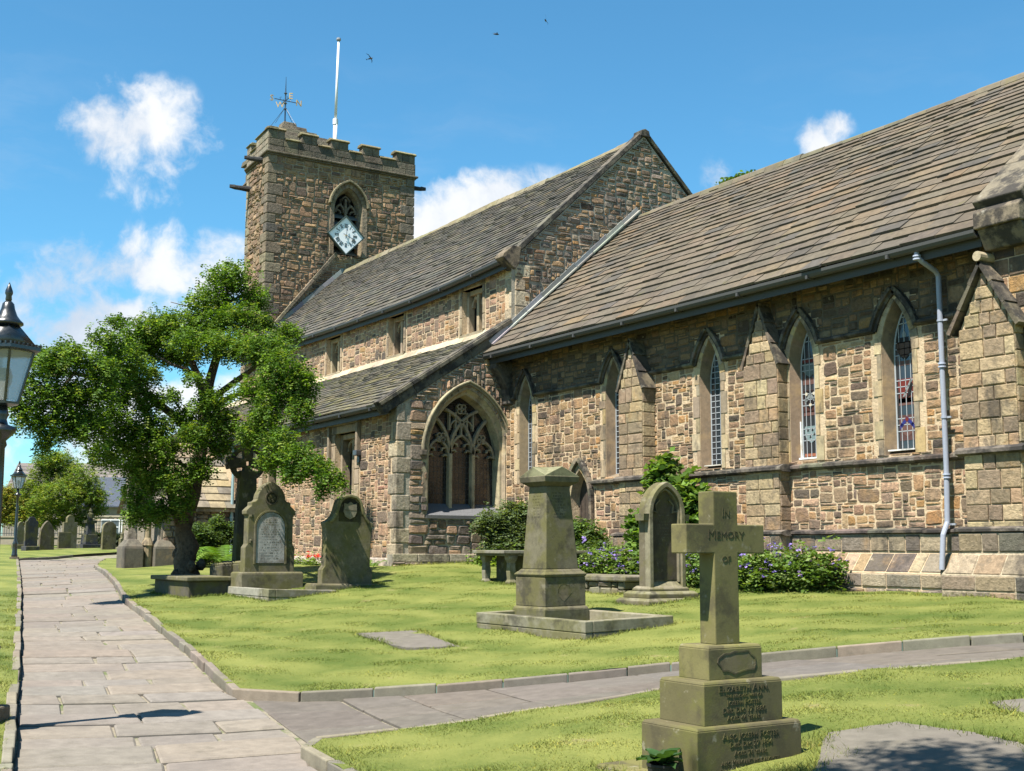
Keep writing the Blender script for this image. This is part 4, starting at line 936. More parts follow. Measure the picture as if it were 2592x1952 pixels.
def square_window(F, a, b, c, d, dep, small=False):
    fr = MB(); tt = lambda: jit((.36, .28, .19), .12); e = .12 if small else .26
    xm = (a+b)/2
    for x0, x1 in ((a-e, a), (b, b+e)):
        z = c
        while z < d-.02:
            h = min(random.uniform(.35, .6), d-z); fr.fbox(F, x0+.002, x1-.002, z+.004, z+h-.004, -dep-.02, .03, tt()); z += h
    fr.fbox(F, a-e, b+e, d, d+.2, -dep-.02, .035, jit((.33, .26, .18), .1))
    if not small:
        fr.fbox(F, a-e-.05, b+e+.05, d+.2, d+.30, 0, .13, (.24, .19, .14)); fr.fbox(F, a-e-.05, a-e+.05, 4.0, d+.2, 0, .12, (.26, .21, .15)); fr.fbox(F, b+e-.05, b+e+.05, 4.1, d+.2, 0, .12, (.26, .21, .15))
    for x0, x1 in ((a, a+.11), (b-.11, b)): fr.fbox(F, x0, x1, c, d-.002, -dep, -.13, tt())
    fr.fbox(F, a+.11, b-.11, d-.14, d-.003, -dep, -.14, tt())
    w_ = fr.build('square_window' if not small else 'clerestory_window', MAT['dressed'], church, bevel=.02)
    mu = MB(); mu.fbox(F, xm-.06, xm+.06, c, d-.14, -dep, -dep+.17, tt())
    for x0, x1 in ((a+.11, xm-.06), (xm+.06, b-.11)):
        h = arch((x0+x1)/2, (x1-x0)/2-.02, d-.45, .26, n=6); mu.ribbon(F, h, -.03, .05, -dep, -dep+.1, tt())
    mu.build('mullion', MAT['dressed'], w_, bevel=.015)
    gl = MB(); gl.fbox(F, a, b, c, d, -dep-.03, -dep-.01, (.02, .02, .022)); gl.build('pane', MAT['glass'], w_)
    sl = MB(); sl.add([F(a-.06, c-.02, .05), F(b+.06, c-.02, .05), F(b, c+.12, -dep), F(a, c+.12, -dep)], [(0, 1, 2, 3)], (.38, .31, .21)); sl.fbox(F, a-.08, b+.08, c-.1, c-.02, -.05, .06, (.33, .27, .18)); sl.build('sill', MAT['dressed'], w_)
build_nave()
# ---- rainwater pipes
def downpipe(pts, r, col, name='downpipe'):
    mb = MB(); mb.tube(pts, r, col, 12)
    return mb, col
mb = MB(); PC = (.29, .315, .38)
mb.tube([(-12.63, 15.36, 6.36), (-12.63, 15.36, 6.27), (-12.60, 15.44, 6.2), (-12.59, 15.74, 6.08), (-12.59, 15.80, 6.0), (-12.59, 15.80, 3.0), (-12.59, 15.77, 2.15), (-12.59, 15.66, 1.95), (-12.59, 15.6, 1.42)], .042, PC, 12)
for z in (6.22, 4.55, 2.82): 
    for q in (0, .05): mb.tube([(-12.59 if z < 6 else -12.63, 15.80 if z < 6 else 15.36, z+q), (-12.59 if z < 6 else -12.63, 15.80 if z < 6 else 15.36, z+q+.022)], .062, (.40, .44, .54), 12)
for z in (5.28, 3.75, 2.1): mb.box(-12.65, -12.47, 15.80, 15.83, z, z+.03, (.3, .32, .36)); mb.tube([(-12.59, 15.8, z), (-12.59, 15.8, z+.028)], .053, (.3, .33, .4), 12)
mb.build('downpipe', MAT['paint'], church, smooth=False)
mb = MB(); mb.tube([(-36.72, 12.72, 4.95), (-36.72, 12.80, 4.8), (-36.72, 12.86, 4.6), (-36.72, 12.86, 1.2)], .05, (.27, .38, .40), 10)
for z in (4.0, 2.6): mb.tube([(-36.72, 12.86, z), (-36.72, 12.86, z+.06)], .065, (.30, .41, .43), 10)
mb.build('downpipe', MAT['paint'], church)

# ---- tower
def build_tower():
    SE, SW, WS, NW, NE = (XT, 16.95), (-48.3, 17.12), (-51.9, 19.4), (-51.9, 23.42), (XT, 23.42)
    plan = [SE, NE, NW, WS, SW]
    m = MB(); FT = frame((0, 0, 0), (1, 0, 0), (0, 1, 0), (0, 0, 1)); m.prism(FT, plan, 1.0, 17.4, (.30, .25, .175))
    # belfry opening is cut as a recess: the east skin is a sheet with a hole, set in front of the core
    m = MB()
    faces = [(SE, NE), (NE, NW), (NW, WS), (WS, SW), (SW, SE)]
    bc, ba, bzs, br, bz0 = 20.43, .62, 15.55, .92, 13.6
    for i, (a, b) in enumerate(faces):
        if i == 0: continue
        m.add([(*a, 1.), (*b, 1.), (*b, 17.5), (*a, 17.5)], [(0, 1, 2, 3)], (.36, .29, .20))
    FE = east(XT); sheet(m, FE, [(SE[1], 1), (NE[1], 1), (NE[1], 17.5), (SE[1], 17.5)], [arch(bc, ba, bzs, br, bz0, 8)], (.36, .29, .20), depth=.6)
    m.add([(*p, 17.6) for p in plan], [tuple(range(5))], (.2, .2, .2))
    tw = m.build('tower_core', MAT['mortar'], church)
    TT = [(.40, .28, .165), (.35, .245, .15), (.30, .215, .14), (.43, .30, .165), (.25, .185, .125), (.38, .25, .145), (.17, .13, .095), (.11, .09, .07), (.46, .34, .20)]
    TW = [14, 13, 11, 9, 7, 7, 5, 3, 6]
    st = MB(); tn = lambda u, v: pick(TT, TW)
    rubble(st, FE, 17.25, 23.1, 9.2, 17.3, lambda u, v: not in_arch(u, v, bc, ba+.2, bzs, br+.25, bz0) and not (abs(u - (17.53+(v-10.56)*.8)) < .12 and v < 13.6), .08, (2, 7), (1, 3), .03, .04, tn, True, big=.06)
    d = Vector((SE[0]-SW[0], SE[1]-SW[1], 0)).normalized(); FS = frame((*SW, 0), d, (0, 0, 1), (d.y, -d.x, 0)); WS_ = math.dist(SW, SE)
    TS = [(.40, .29, .18), (.36, .26, .165), (.32, .235, .155), (.43, .32, .20), (.27, .205, .145), (.18, .14, .105)]
    rubble(st, FS, .25, WS_-.3, 6.5, 17.3, lambda u, v: True, .08, (2, 7), (1, 3), .03, .04, lambda u, v: pick(TS, [9, 9, 8, 6, 5, 2]), True)
    st.build('tower_wall', MAT['tower'], church)
    # quoins
    q = MB(); qn = MB(); z = 6.5; k = 0
    while z < 17.3:
        h = min(random.uniform(.32, .5), 17.32-z); a, b = ((.62, .32), (.34, .6))[k % 2]; t = jit(random.choice([(.25, .205, .145), (.21, .175, .13), (.29, .235, .16), (.17, .145, .12)]), .12)
        q.box(XT-b, XT+.055, SE[1]-.055, SE[1]+a, z+.012, z+h-.012, t); qn.box(XT-b, XT+.055, NE[1]-a, NE[1]+.055, z+.012, z+h-.012, jit((.2, .165, .125), .15))
        q.fbox(FS, -.05, b*.8, z+.012, z+h-.012, -.1, .05, jit((.36, .30, .21), .12)); z += h; k += 1
    q.build('quoin', MAT['tower'], church, bevel=.03); qn.build('quoin', MAT['tower'], church, bevel=.03)
    # old roof line
    rk = MB(); a, b = Vector((17.45, 10.45)), Vector((19.98, 13.6)); s = (b-a).normalized(); nn = Vector((-s.y, s.x)); u = 0; L = (b-a).length
    while u < L:
        l = min(random.uniform(.45, .7), L-u); p, q2 = a+s*u, a+s*(u+l-.01); rk.prism(FE, [tuple(p), tuple(q2), tuple(q2+nn*.13), tuple(p+nn*.13)], -.02, .14, jit((.26, .22, .15), .15)); u += l
    rk.build('old_roof_line', MAT['tower'], church, bevel=.015)
    fl = MB(); a, b = Vector((16.9, 9.82)), Vector((20.3, 12.92)); s = (b-a).normalized(); nn = Vector((-s.y, s.x))
    for i in range(8):
        p, q2 = a+(b-a)*(i/8), a+(b-a)*((i+1)/8); fl.prism(FE, [tuple(p), tuple(q2), tuple(q2+nn*.16), tuple(p+nn*.16)], .0, .09, jit((.24, .25, .26), .3))
    fl.build('lead_flashing', MAT['lead'], church)
    # string course and parapet
    off = lambda e: [(XT+e, 16.95-e), (XT+e, 23.42+e), (-51.9-e, 23.42+e), (-51.9-e, 19.3-e), (-48.3-e*.3, 17.12-e)]
    sc = MB()
    for e, z0, z1, c in ((.10, 17.30, 17.37, .15), (.17, 17.37, 17.46, .19)): sc.prism(FT, off(e), z0, z1, (c, c*.85, c*.62))
    sc.build('string_course', MAT['tower'], church, bevel=.03)
    pa = MB(); P0 = off(.06); P1 = off(-.3)
    for (a, b), (c, d_) in zip(zip(P0, P0[1:]+P0[:1]), zip(P1, P1[1:]+P1[:1])):
        pa.add([(*a, 17.46), (*b, 17.46), (*d_, 17.46), (*c, 17.46), (*a, 17.98), (*b, 17.98), (*d_, 17.98), (*c, 17.98)], [(4, 5, 6, 7), (0, 1, 5, 4), (2, 3, 7, 6)], (.17, .145, .11))
    mer_e = [(16.9, 17.58), (18.30, 18.98), (19.58, 20.36), (20.99, 21.78), (22.55, 23.46)]
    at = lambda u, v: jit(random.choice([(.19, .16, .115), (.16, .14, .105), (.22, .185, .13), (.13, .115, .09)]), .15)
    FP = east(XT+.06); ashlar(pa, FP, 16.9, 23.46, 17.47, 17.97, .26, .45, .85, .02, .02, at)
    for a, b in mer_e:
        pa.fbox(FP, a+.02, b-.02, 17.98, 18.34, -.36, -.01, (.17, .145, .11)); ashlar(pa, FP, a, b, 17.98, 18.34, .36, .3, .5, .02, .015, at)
    d = Vector((P0[0][0]-P0[4][0], P0[0][1]-P0[4][1], 0)); WL = d.length; d.normalize(); FSP = frame((*P0[4], 0), d, (0, 0, 1), (d.y, -d.x, 0))
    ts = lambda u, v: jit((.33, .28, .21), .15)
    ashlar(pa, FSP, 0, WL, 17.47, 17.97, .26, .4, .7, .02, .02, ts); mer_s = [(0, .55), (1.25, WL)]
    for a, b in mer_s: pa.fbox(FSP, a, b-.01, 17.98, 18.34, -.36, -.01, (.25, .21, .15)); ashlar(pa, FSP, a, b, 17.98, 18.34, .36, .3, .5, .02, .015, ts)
    for y0, y1 in mer_e[1:]: pa.box(-51.96, -51.6, y0, y1, 17.98, 18.36, (.2, .17, .13))
    for x0 in (-51.9, -50.4, -48.9, -47.4): pa.box(x0, x0+.8, 23.12, 23.48, 17.98, 18.36, (.2, .17, .13))
    pa.build('parapet', MAT['tower'], church)
    cp = MB(); cc = lambda: jit((.27, .235, .125), .15)
    def cope(F, u0, u1, z): cp.prism(frame(F(u0, z, 0), F(u0, z, 1)-F(u0, z, 0), (0, 0, 1), F(1, 0, 0)-F(0, 0, 0)), [(-.42, 0), (.06, 0), (.08, .03), (-.02, .12), (-.34, .12), (-.44, .03)], 0, u1-u0, cc())
    for a, b in mer_e: cope(FP, a-.05, b+.05, 18.34)
    for (a, b), (c, d2) in zip(mer_e, mer_e[1:]): cope(FP, b+.02, c-.02, 17.98)
    for a, b in mer_s: cope(FSP, a-.03, b+.05, 18.34)
    cope(FSP, .57, 1.23, 17.98)
    cp.build('parapet_coping', MAT['tower'], church, bevel=.015)
    # stepped stone cap
    cap = MB(); cxx, cyy = -48.7, 18.95
    for i in range(7):
        h = .28+.27*i; z = 19.9-.24*i; cap.frust(cxx, cyy+.1*i, z-.24, z, h+.05, h+.05, h, h, jit((.17, .15, .11), .15))
    cap.frust(-48.9, 20.4, 17.6, 18.4, 2.4, 2.5, 2.0, 2.0, (.15, .13, .10)); cap.build('stepped_cap', MAT['tower'], church, bevel=.02)
    # gargoyles
    for p, dr_ in (((-47.9, 16.95, 16.48), (-.15, -1, .02)), ((-46.1, 16.9, 17.22), (-.1, -1, -.02)), ((-45.9, 23.45, 17.1), (.35, 1, -.08))):
        g = MB(); p = Vector(p); dv = Vector(dr_).normalized(); pts = [p-dv*.2, p, p+dv*.3, p+dv*.5, p+dv*.72]
        g.tube(pts, [.12, .12, .10, .09, .05], (.075, .075, .075), 8, .1); g.tube([pts[3]+Vector((0, 0, .05)), pts[4]+Vector((0, 0, .07))], [.07, .03], (.06, .06, .06), 6); g.build('gargoyle', MAT['moulding'], church)
    # belfry window
    fr = MB()
    for o0, n0, o1, n1 in ((0, .02, -.07, -.12), (-.07, -.12, -.12, -.4)):
        A, B = arch(bc, ba+o0, bzs, br+o0*1.2, bz0, 10), arch(bc, ba+o1, bzs, br+o1*1.2, bz0, 10)
        for i in range(len(A)-1): fr.add([FE(*A[i], n0), FE(*A[i+1], n0), FE(*B[i+1], n1), FE(*B[i], n1)], [(0, 1, 2, 3)], jit((.30, .24, .16), .12))
    P = arch(bc, ba+.01, bzs, br+.01, bz0, 8)
    for i in range(len(P)-1): fr.ribbon(FE, P[i:i+2], 0, random.uniform(.16, .22), -.02, .06, jit((.30, .24, .165), .15))
    fo = fr.build('belfry_window', MAT['tower'], church)
    h = MB(); hp = [p for p in arch(bc, ba+.2, bzs, br+.22, n=12) if p[1] > bzs+.05]; h.ribbon(FE, hp, 0, .09, 0, .2, (.26, .225, .14)); h.build('hood_mould', MAT['tower'], fo, bevel=.02)
    tr = MB(); t = (.20, .16, .115); tr.ribbon(FE, [(bc, bz0), (bc, bzs+.5)], -.05, .05, -.38, -.22, t)
    for sg in (-1, 1):
        tr.ribbon(FE, arch(bc+sg*.25, .2, bzs-.1, .34, n=6), -.04, .04, -.38, -.24, t); tr.ribbon(FE, [(bc+sg*.2, bzs+.22), (bc+sg*.2, bzs+.5)], -.025, .025, -.37, -.25, t)
        tr.ribbon(FE, [(bc+sg*.45, bzs+.05), (bc+sg*.25, bzs-.02), (bc+sg*.2, bzs-.12)], -.03, .03, -.37, -.25, t)
    tr.ribbon(FE, arch(bc, .2, bzs+.32, .3, n=5), -.03, .03, -.37, -.25, t); tr.build('tracery', MAT['tower'], fo)
    lv = MB()
    for i in range(6):
        z = bzs-.32-.3*i; lv.add([FE(bc-ba, z, -.2), FE(bc+ba, z, -.2), FE(bc+ba, z+.24, -.5), FE(bc-ba, z+.24, -.5), FE(bc-ba, z-.035, -.2), FE(bc+ba, z-.035, -.2), FE(bc+ba, z+.2, -.5), FE(bc-ba, z+.2, -.5)], [(0, 1, 2, 3), (4, 5, 6, 7), (0, 1, 5, 4)], (.13, .13, .12))
    lv.fbox(FE, bc-ba-.02, bc+ba+.02, bz0, bzs+br, -.58, -.56, (.01, .01, .01)); lv.build('louvre', MAT['lead'], fo)
build_tower()
def build_clock():
    cy, cz, s = 20.21, 14.36, .555; n0 = .34; F0 = east(XT)
    c45 = math.sqrt(.5); F = frame((XT, cy, cz), (0, c45, c45), (0, -c45, c45), (1, 0, 0))
    c = MB(); c.fbox(F, -s-.03, s+.03, -s-.03, s+.03, n0-.12, n0-.02, (.05, .065, .06))
    for sg in (-1, 1):
        c.fbox(F, sg*(s+.012)-.022, sg*(s+.012)+.022, -s-.034, s+.034, n0-.02, n0+.045, (.05, .075, .065)); c.fbox(F, -s+.01, s-.01, sg*(s+.012)-.022, sg*(s+.012)+.022, n0-.021, n0+.044, (.05, .075, .065))
    for y, z in ((-.3, .2), (.3, .2), (0, -.4)): c.tube([F0(cy+y, cz+z, -.05), F0(cy+y, cz+z, n0-.1)], .03, (.04, .04, .04), 6)
    co = c.build('clock', MAT['paint'], church)
    f = MB(); f.fbox(F, -s-.01, s+.01, -s-.01, s+.01, n0-.019, n0, (.92, .94, .95)); f.build('clock_face', MAT['paint'], co)
    nm = MB(); K = (.03, .03, .03); rr = .405; hl = .075
    seq = ['XII', 'I', 'II', 'III', 'IIII', 'V', 'VI', 'VII', 'VIII', 'IX', 'X', 'XI']
    for i, sx in enumerate(seq):
        th = math.pi/2 - i*math.pi/6; rad = Vector((math.cos(th), math.sin(th))); tan = Vector((rad.y, -rad.x)); o = rad*rr
        wd = {'I': .034, 'V': .07, 'X': .07}; W = sum(wd[q] for q in sx); x = -W/2
        L2 = lambda a, b: (lambda p: F0(cy+p.x, cz+p.y, 0))(o + tan*a + rad*b)
        def bar(a0, b0, a1, b1, wdt):
            p, q = o+tan*a0+rad*b0, o+tan*a1+rad*b1; nm.ribbon(lambda u, v, n: F0(cy+u, cz+v, n), [tuple(p), tuple(q)], -wdt/2, wdt/2, n0+.001, n0+.006, K)
        for q in sx:
            w_ = wd[q]; xc = x + w_/2
            if q == 'I': bar(xc, -hl, xc, hl, .020)
            elif q == 'V': bar(xc-.028, hl, xc, -hl, .022); bar(xc+.028, hl, xc, -hl, .012)
            else: bar(xc-.028, hl, xc+.028, -hl, .022); bar(xc+.028, hl, xc-.028, -hl, .012)
            x += w_
        for e in (-1, 1): bar(-W/2, e*hl, W/2, e*hl, .012)
        d = Vector((math.cos(th-math.pi/12), math.sin(th-math.pi/12)))*rr
        nm.ribbon(lambda u, v, n: F0(cy+u, cz+v, n), [(d.x-.014, d.y), (d.x+.014, d.y)], -.014, .014, n0+.001, n0+.005, K)
    nm.build('numerals', MAT['paint'], co)
    G2 = lambda u, v, n: F0(cy+u, cz+v, n)
    for name, ang, L, col in (('hour_hand', math.pi/2-R(9), .30, (.16, .23, .30)), ('minute_hand', math.pi/2-R(112), .42, (.12, .15, .18))):
        hnd = MB(); d = Vector((math.cos(ang), math.sin(ang))); n_ = n0 + (.03 if name[0] == 'h' else .045)
        hnd.ribbon(G2, [tuple(d*-.14), tuple(d*L)], -.012, .012, n_, n_+.008, col)
        nn = Vector((-d.y, d.x)); hnd.prism(G2, [tuple(d*(L*.6)), tuple(d*(L*.78)-nn*.04), tuple(d*L*1.02), tuple(d*(L*.78)+nn*.04)], n_, n_+.009, col)
        hnd.build(name, MAT['paint'], co)
    hb = MB(); hb.tube([F0(cy, cz, n0), F0(cy, cz, n0+.06)], .03, (.35, .28, .12), 10); hb.build('hub', MAT['paint'], co)
build_clock()
def build_porch():
    """tiled porch on the south side of the aisle, seen past the tree"""
    F = east(-36.8); m = MB(); m.box(-40.9, -36.85, 10.75, YA+.05, .8, 2.92, (.26, .22, .17)); ridgeX = -38.85
    p = m.build('porch', MAT['mortar'], church)
    st = MB(); wv = (11.95, .33, 2.05, .42, 1.3)
    rubble(st, F, 10.8, YA-.05, .9, 2.85, lambda u, v: not in_arch(u, v, wv[0], wv[1]+.12, wv[2], wv[3]+.14, wv[4]), .07, (3, 6), (2, 3), .02, .03, lambda u, v: pick(GREYB, GWT)); st.build('wall', MAT['rubble'], p)
    wn = MB(); P = arch(wv[0], wv[1], wv[2], wv[3], wv[4], 6); wn.ribbon(F, P, 0, .12, -.02, .06, (.30, .26, .19)); wn.prism(F, P[::-1], -.04, -.02, (.03, .03, .035)); wn.build('window', MAT['dressed'], p)
    rf = MB(); s = Vector((-2.05, 0, 2.1)).normalized(); n = Vector((s.z, 0, -s.x)); O = Vector((-36.62, 10.5, 2.9)); L = 2.85
    q = 0; rows = 9
    for i in range(rows):
        a = L*i/rows; h = L/rows; y = 10.5
        while y < YA+.02:
            wd = min(random.uniform(.35, .65), YA+.02-y)
            if YA+.02-y-wd < .2: wd = YA+.02-y
            j = random.uniform(-.012, .012); lf = random.uniform(0, .012); Pq = lambda yy, ss, nn: O + Vector((0, yy-10.5, 0)) + s*ss + n*nn
            rf.add([Pq(y+.005, a+j-.03, .02+lf), Pq(y+wd-.005, a+j-.03, .02+lf), Pq(y+wd-.005, a+h+.05, -.01), Pq(y+.005, a+h+.05, -.01), Pq(y+.005, a+j-.025, .065+lf), Pq(y+wd-.005, a+j-.025, .065+lf), Pq(y+wd-.005, a+h+.05, .03), Pq(y+.005, a+h+.05, .03)],
                   [(4, 5, 6, 7), (0, 1, 5, 4), (1, 2, 6, 5), (3, 0, 4, 7)], jit(random.choice([(.34, .28, .19), (.38, .31, .2), (.28, .235, .175), (.42, .32, .19), (.23, .2, .16)]), .13)); y += wd
    rf.add([(ridgeX, 10.5, 5.0), (ridgeX, YA, 5.0), (-41.1, YA, 2.8), (-41.1, 10.5, 2.8)], [(0, 1, 2, 3)], (.25, .2, .15))
    rf.build('roof', MAT['slate'], p)
    gb = MB(); FS = south(10.75); gb.prism(FS, [(-40.9, 2.9), (-36.85, 2.9), (ridgeX, 4.95)], -.3, 0, (.30, .25, .18)); gb.fbox(F, 10.5, YA, 2.80, 2.9, -.05, .18, (.36, .31, .22)); gb.build('gable', MAT['dressed'], p)
    # pierced corner pier: two shafts with weathered feet, a slim column between them under a lintel
    for y0, y1, x0 in ((9.78, 10.08, -36.95), (10.66, 11.0, -36.9)):
        b = MB(); b.box(x0-.4, x0, y0, y1, 1.0, 3.05, (.33, .275, .22)); b.build('buttress', MAT['rubble'], p, bevel=.03)
        f = MB(); f.frust(x0-.15, (y0+y1)/2, 1.0, 1.72, .42, (y1-y0)/2+.14, .42, (y1-y0)/2+.14, (.13, .115, .09)); f.frust(x0-.15, (y0+y1)/2, 1.72, 1.95, .42, (y1-y0)/2+.14, .25, (y1-y0)/2-.01, (.14, .125, .095)); f.build('buttress', MAT['dressed'], p, bevel=.03)
    c = MB(); c.lathe([(.16, 1.1), (.16, 1.75), (.19, 1.78), (.17, 1.85), (.13, 1.93), (.10, 2.0), (.10, 2.62), (.15, 2.7), (.17, 2.76)], (.33, .26, .16), -36.95, 10.38, 12); c.build('column', MAT['dressed'], p)
    c = MB(); c.box(-37.3, -36.8, 9.7, 11.02, 2.76, 2.98, (.09, .08, .07)); c.box(-37.25, -36.88, 9.75, 11.0, 2.98, 4.0, (.30, .255, .20)); c.build('lintel', MAT['moulding'], p, bevel=.03)
build_porch()

# ---- flagpole and weather vane
fp = thing('flagpole', 'tall white flagpole standing on the church tower roof', 'flagpole', (-46.3, 20.16, 17.6))
mb = MB(); mb.tube([(-46.3, 20.13, 17.6), (-46.3, 20.13, 19.5)], .085, (.80, .80, .80), 12); mb.tube([(-46.3, 20.13, 19.5), (-46.3, 20.19, 23.1)], [.06, .045], (.80, .80, .80), 12); mb.build('pole', MAT['paint'], fp, smooth=True)
mb = MB(); mb.tube([(-46.3, 20.13, 19.38), (-46.3, 20.13, 19.62)], .11, (.75, .75, .75), 12); mb.build('collar', MAT['paint'], fp)
mb = MB(); mb.lathe([(.05, 23.06), (.10, 23.12), (.09, 23.2), (.02, 23.24)], (.22, .24, .27), -46.3, 20.19, 10); mb.build('finial', MAT['paint'], fp)
vn = thing('weather_vane', 'dark iron weather vane with gilded compass letters on the tower cap', 'weather vane', (-48.7, 18.82, 19.9))
IB = (.035, .055, .085); mb = MB(); mb.tube([(-48.7, 18.82, 19.85), (-48.7, 18.82, 21.2), (-48.7, 18.82, 22.0)], [.035, .03, .008], IB, 6)
for z in (20.55, 20.8, 21.25): mb.lathe([(.03, z-.05), (.08, z), (.03, z+.05)], IB, -48.7, 18.82, 8)
mb.build('pole', MAT['iron'], vn)
mb = MB()
for dx, dy in ((1, 0), (-1, 0), (0, 1), (0, -1)):
    mb.tube([(-48.7, 18.82, 20.92), (-48.7+dx*.5, 18.82+dy*.5, 20.92)], .02, IB, 6)
    mb.tube([(-48.7+dx*.22, 18.82+dy*.22, 20.92), (-48.7+dx*.26, 18.82+dy*.26, 21.02), (-48.7+dx*.18, 18.82+dy*.18, 21.05)], .012, IB, 5)
mb.build('arm', MAT['iron'], vn)
for dx, dy in ((1, .5), (-1, .5), (.6, -1), (-.6, -1), (-.2, 1)):
    mb = MB(); mb.tube([(-48.7, 18.82, 20.62), (-48.7+dx*.55, 18.82+dy*.55, 19.72)], .01, IB, 5); mb.build('stay', MAT['iron'], vn)
def text_mesh(name, s, size, mat, tint, parent, M, ext=.003, caps=False, align='CENTER', scale_caps=.78, xs=1.):
    cu = bpy.data.curves.new(name, 'FONT'); cu.body = s; cu.size = size; cu.extrude = ext; cu.align_x = align; cu.align_y = 'CENTER'; cu.resolution_u = 2
    if caps:
        cu.small_caps_scale = scale_caps
        for ch in cu.body_format: ch.use_small_caps = True
    t = bpy.data.objects.new(name+'_curve', cu); COL.objects.link(t)
    bpy.context.view_layer.update(); dg = bpy.context.evaluated_depsgraph_get()
    me = bpy.data.meshes.new_from_object(t.evaluated_get(dg)); bpy.data.objects.remove(t)
    vs = np.array([v.co for v in me.vertices]); fs = [list(p.vertices) for p in me.polygons]
    vs[:, 0] *= xs
    vs = [tuple(M @ Vector(v)) for v in vs]
    return vs, fs
GOLD = (.50, .36, .16)
for ch, dx, dy, a in (('N', 0, .62, 90), ('S', 0, -.62, 90), ('E', .62, 0, 60), ('W', -.62, 0, 60)):
    Mx = Matrix.Translation((-48.7+dx, 18.82+dy, 20.92)) @ Matrix.Rotation(R(a), 4, 'Z') @ Matrix.Rotation(R(90), 4, 'X')
    vs, fs = text_mesh('letter', ch, .38, None, GOLD, vn, Mx, .02); mb = MB(); mb.add(vs, fs, GOLD); mb.build('letter', MAT['paint'], vn)

# ------------------------------------------------------------------ gravestones
TOMB = lambda: jit((.185, .162, .105), .06)
def prof_sym(half):   # outline (y,z) anticlockwise from a list of (half width, z) going up
    return [(-h, z) for h, z in half][::-1][::-1] and [(h, z) for h, z in half] + [(-h, z) for h, z in half[::-1] if h > 0]
def local_east(): return frame((0, 0, 0), (0, 1, 0), (0, 0, 1), (1, 0, 0))
def scratches(mb, F, u0, u1, v0, v1, n, dv, h, tint, seed=0, dens=.75):
    """worn lettering: rows of short cut strokes, too weathered to read"""
    rg = random.Random(seed); v = v1; k = 0
    while v > v0:
        wv = (u1-u0)*rg.uniform(.45, .98); u = (u0+u1)/2 - wv/2; end = u+wv
        while u < end:
            s = rg.uniform(.4, 1.)*h*.5
            if rg.random() < dens: mb.fbox(F, u, u+s*.55, v-h*rg.uniform(.3, .5), v+h*rg.uniform(.3, .5), n-.004, n+.0015, jit(tint, .2))
            u += s*1.15 + (h*.5 if rg.random() < .15 else 0)
        v -= dv*rg.uniform(.85, 1.15)
FL = local_east()

def big_cross():
    x, y, z = -6.29, 5.56, .25
    c = thing('memorial_cross', 'green-stained stone cross on a stepped base inscribed IN MEMORY OF, nearest the camera', 'gravestone', (x, y, z), (0, 0, R(1.2)))
    t = lambda: jit((.185, .165, .068), .04)
    d = .075; sh = [(.108, .84), (.108, 1.43), (.348, 1.43), (.348, 1.622), (.108, 1.622), (.108, 1.84)]
    pts = sh + [(-a, b) for a, b in sh[::-1]]
    m = MB(); m.prism(FL, pts, -d, d, t()); m.build('cross', MAT['cross'], c, bevel=.008, local=True)
    for i, (a, b, z0, z1) in enumerate([(.235, .145, .625, .842), (.342, .215, .355, .627), (.452, .27, -.02, .357)]):
        m = MB(); tt = (t(), (.135, .118, .055), (.12, .103, .052))[i]; m.frust(0, 0, z0, z1-.02, b, a, b, a, tt); m.frust(0, 0, z1-.02, z1, b, a, b-.012, a-.012, tt); m.build('step', MAT['cross'], c, bevel=.006, local=True)  # lower two steps: staining plus the shade of their fronts put into the tint
    m = MB(); m.frust(-.02, 0, -.3, .03, .56, .60, .56, .60, t()); m.frust(-.02, 0, .03, .05, .56, .60, .54, .58, t()); m.build('base', MAT['cross'], c, bevel=.01, local=True)
    # flaked patch on the upper block
    m = MB(); rg = random.Random(4); pts = [(.17*math.cos(a)*rg.uniform(.85, 1.1)+.02, .735+.075*math.sin(a)*rg.uniform(.8, 1.15)) for a in np.linspace(0, 2*math.pi, 19)[:-1]]
    m.ribbon(FL, pts, -.004, .006, .143, .1485, (.10, .085, .05), closed=True); m.prism(FL, pts, .14, .1458, (.19, .155, .085)); m.build('flaked_face', MAT['cross'], c, local=True)
    def line(s, yy, zz, size, n, xs=1.0, caps=True, dy=0):
        M = Matrix.Translation((n, dy, zz)) @ Matrix(((0, 0, 1, 0), (1, 0, 0, 0), (0, 1, 0, 0), (0, 0, 0, 1)))
        return text_mesh('lettering', s, size, None, None, None, M, .0022, caps, xs=xs)
    D1 = (.05, .044, .02); D2 = (.075, .064, .034)
    for grp, name in (([('In', 1.70, .088, .0755, .95), ('Memory', 1.555, .088, .0755, 1.1), ('of', 1.395, .075, .0755, 1.05)], D1),
                      ([('Elizabeth Ann.', .577, .062, .2165, 1.12), ('the beloved wife of', .531, .034, .2165, 1.1), ('Joseph Foster', .489, .047, .2165, 1.1), ('Died Dec 17 1880', .441, .047, .2165, 1.08), ('Aged 46 years.', .395, .044, .2165, 1.1)], D2),
                      ([('Also Joseph Foster', .293, .058, .2715, 1.05), ('Died Dec 27 1894', .238, .045, .2715, 1.1), ('Aged 76 years.', .186, .043, .2715, 1.1), ('also Margaret his daughter', .133, .043, .2715, .98), ('Died Oct 11 1848, aged 10 years', .081, .041, .2715, .95)], D2)):
        mb = MB()
        for s, zz, size, n, xs in grp:
            vs, fs = line(s, 0, zz, size, n, xs); mb.add(vs, fs, name)
        mb.build('inscription', MAT['cross'], c, local=True)
    return c
big_cross()

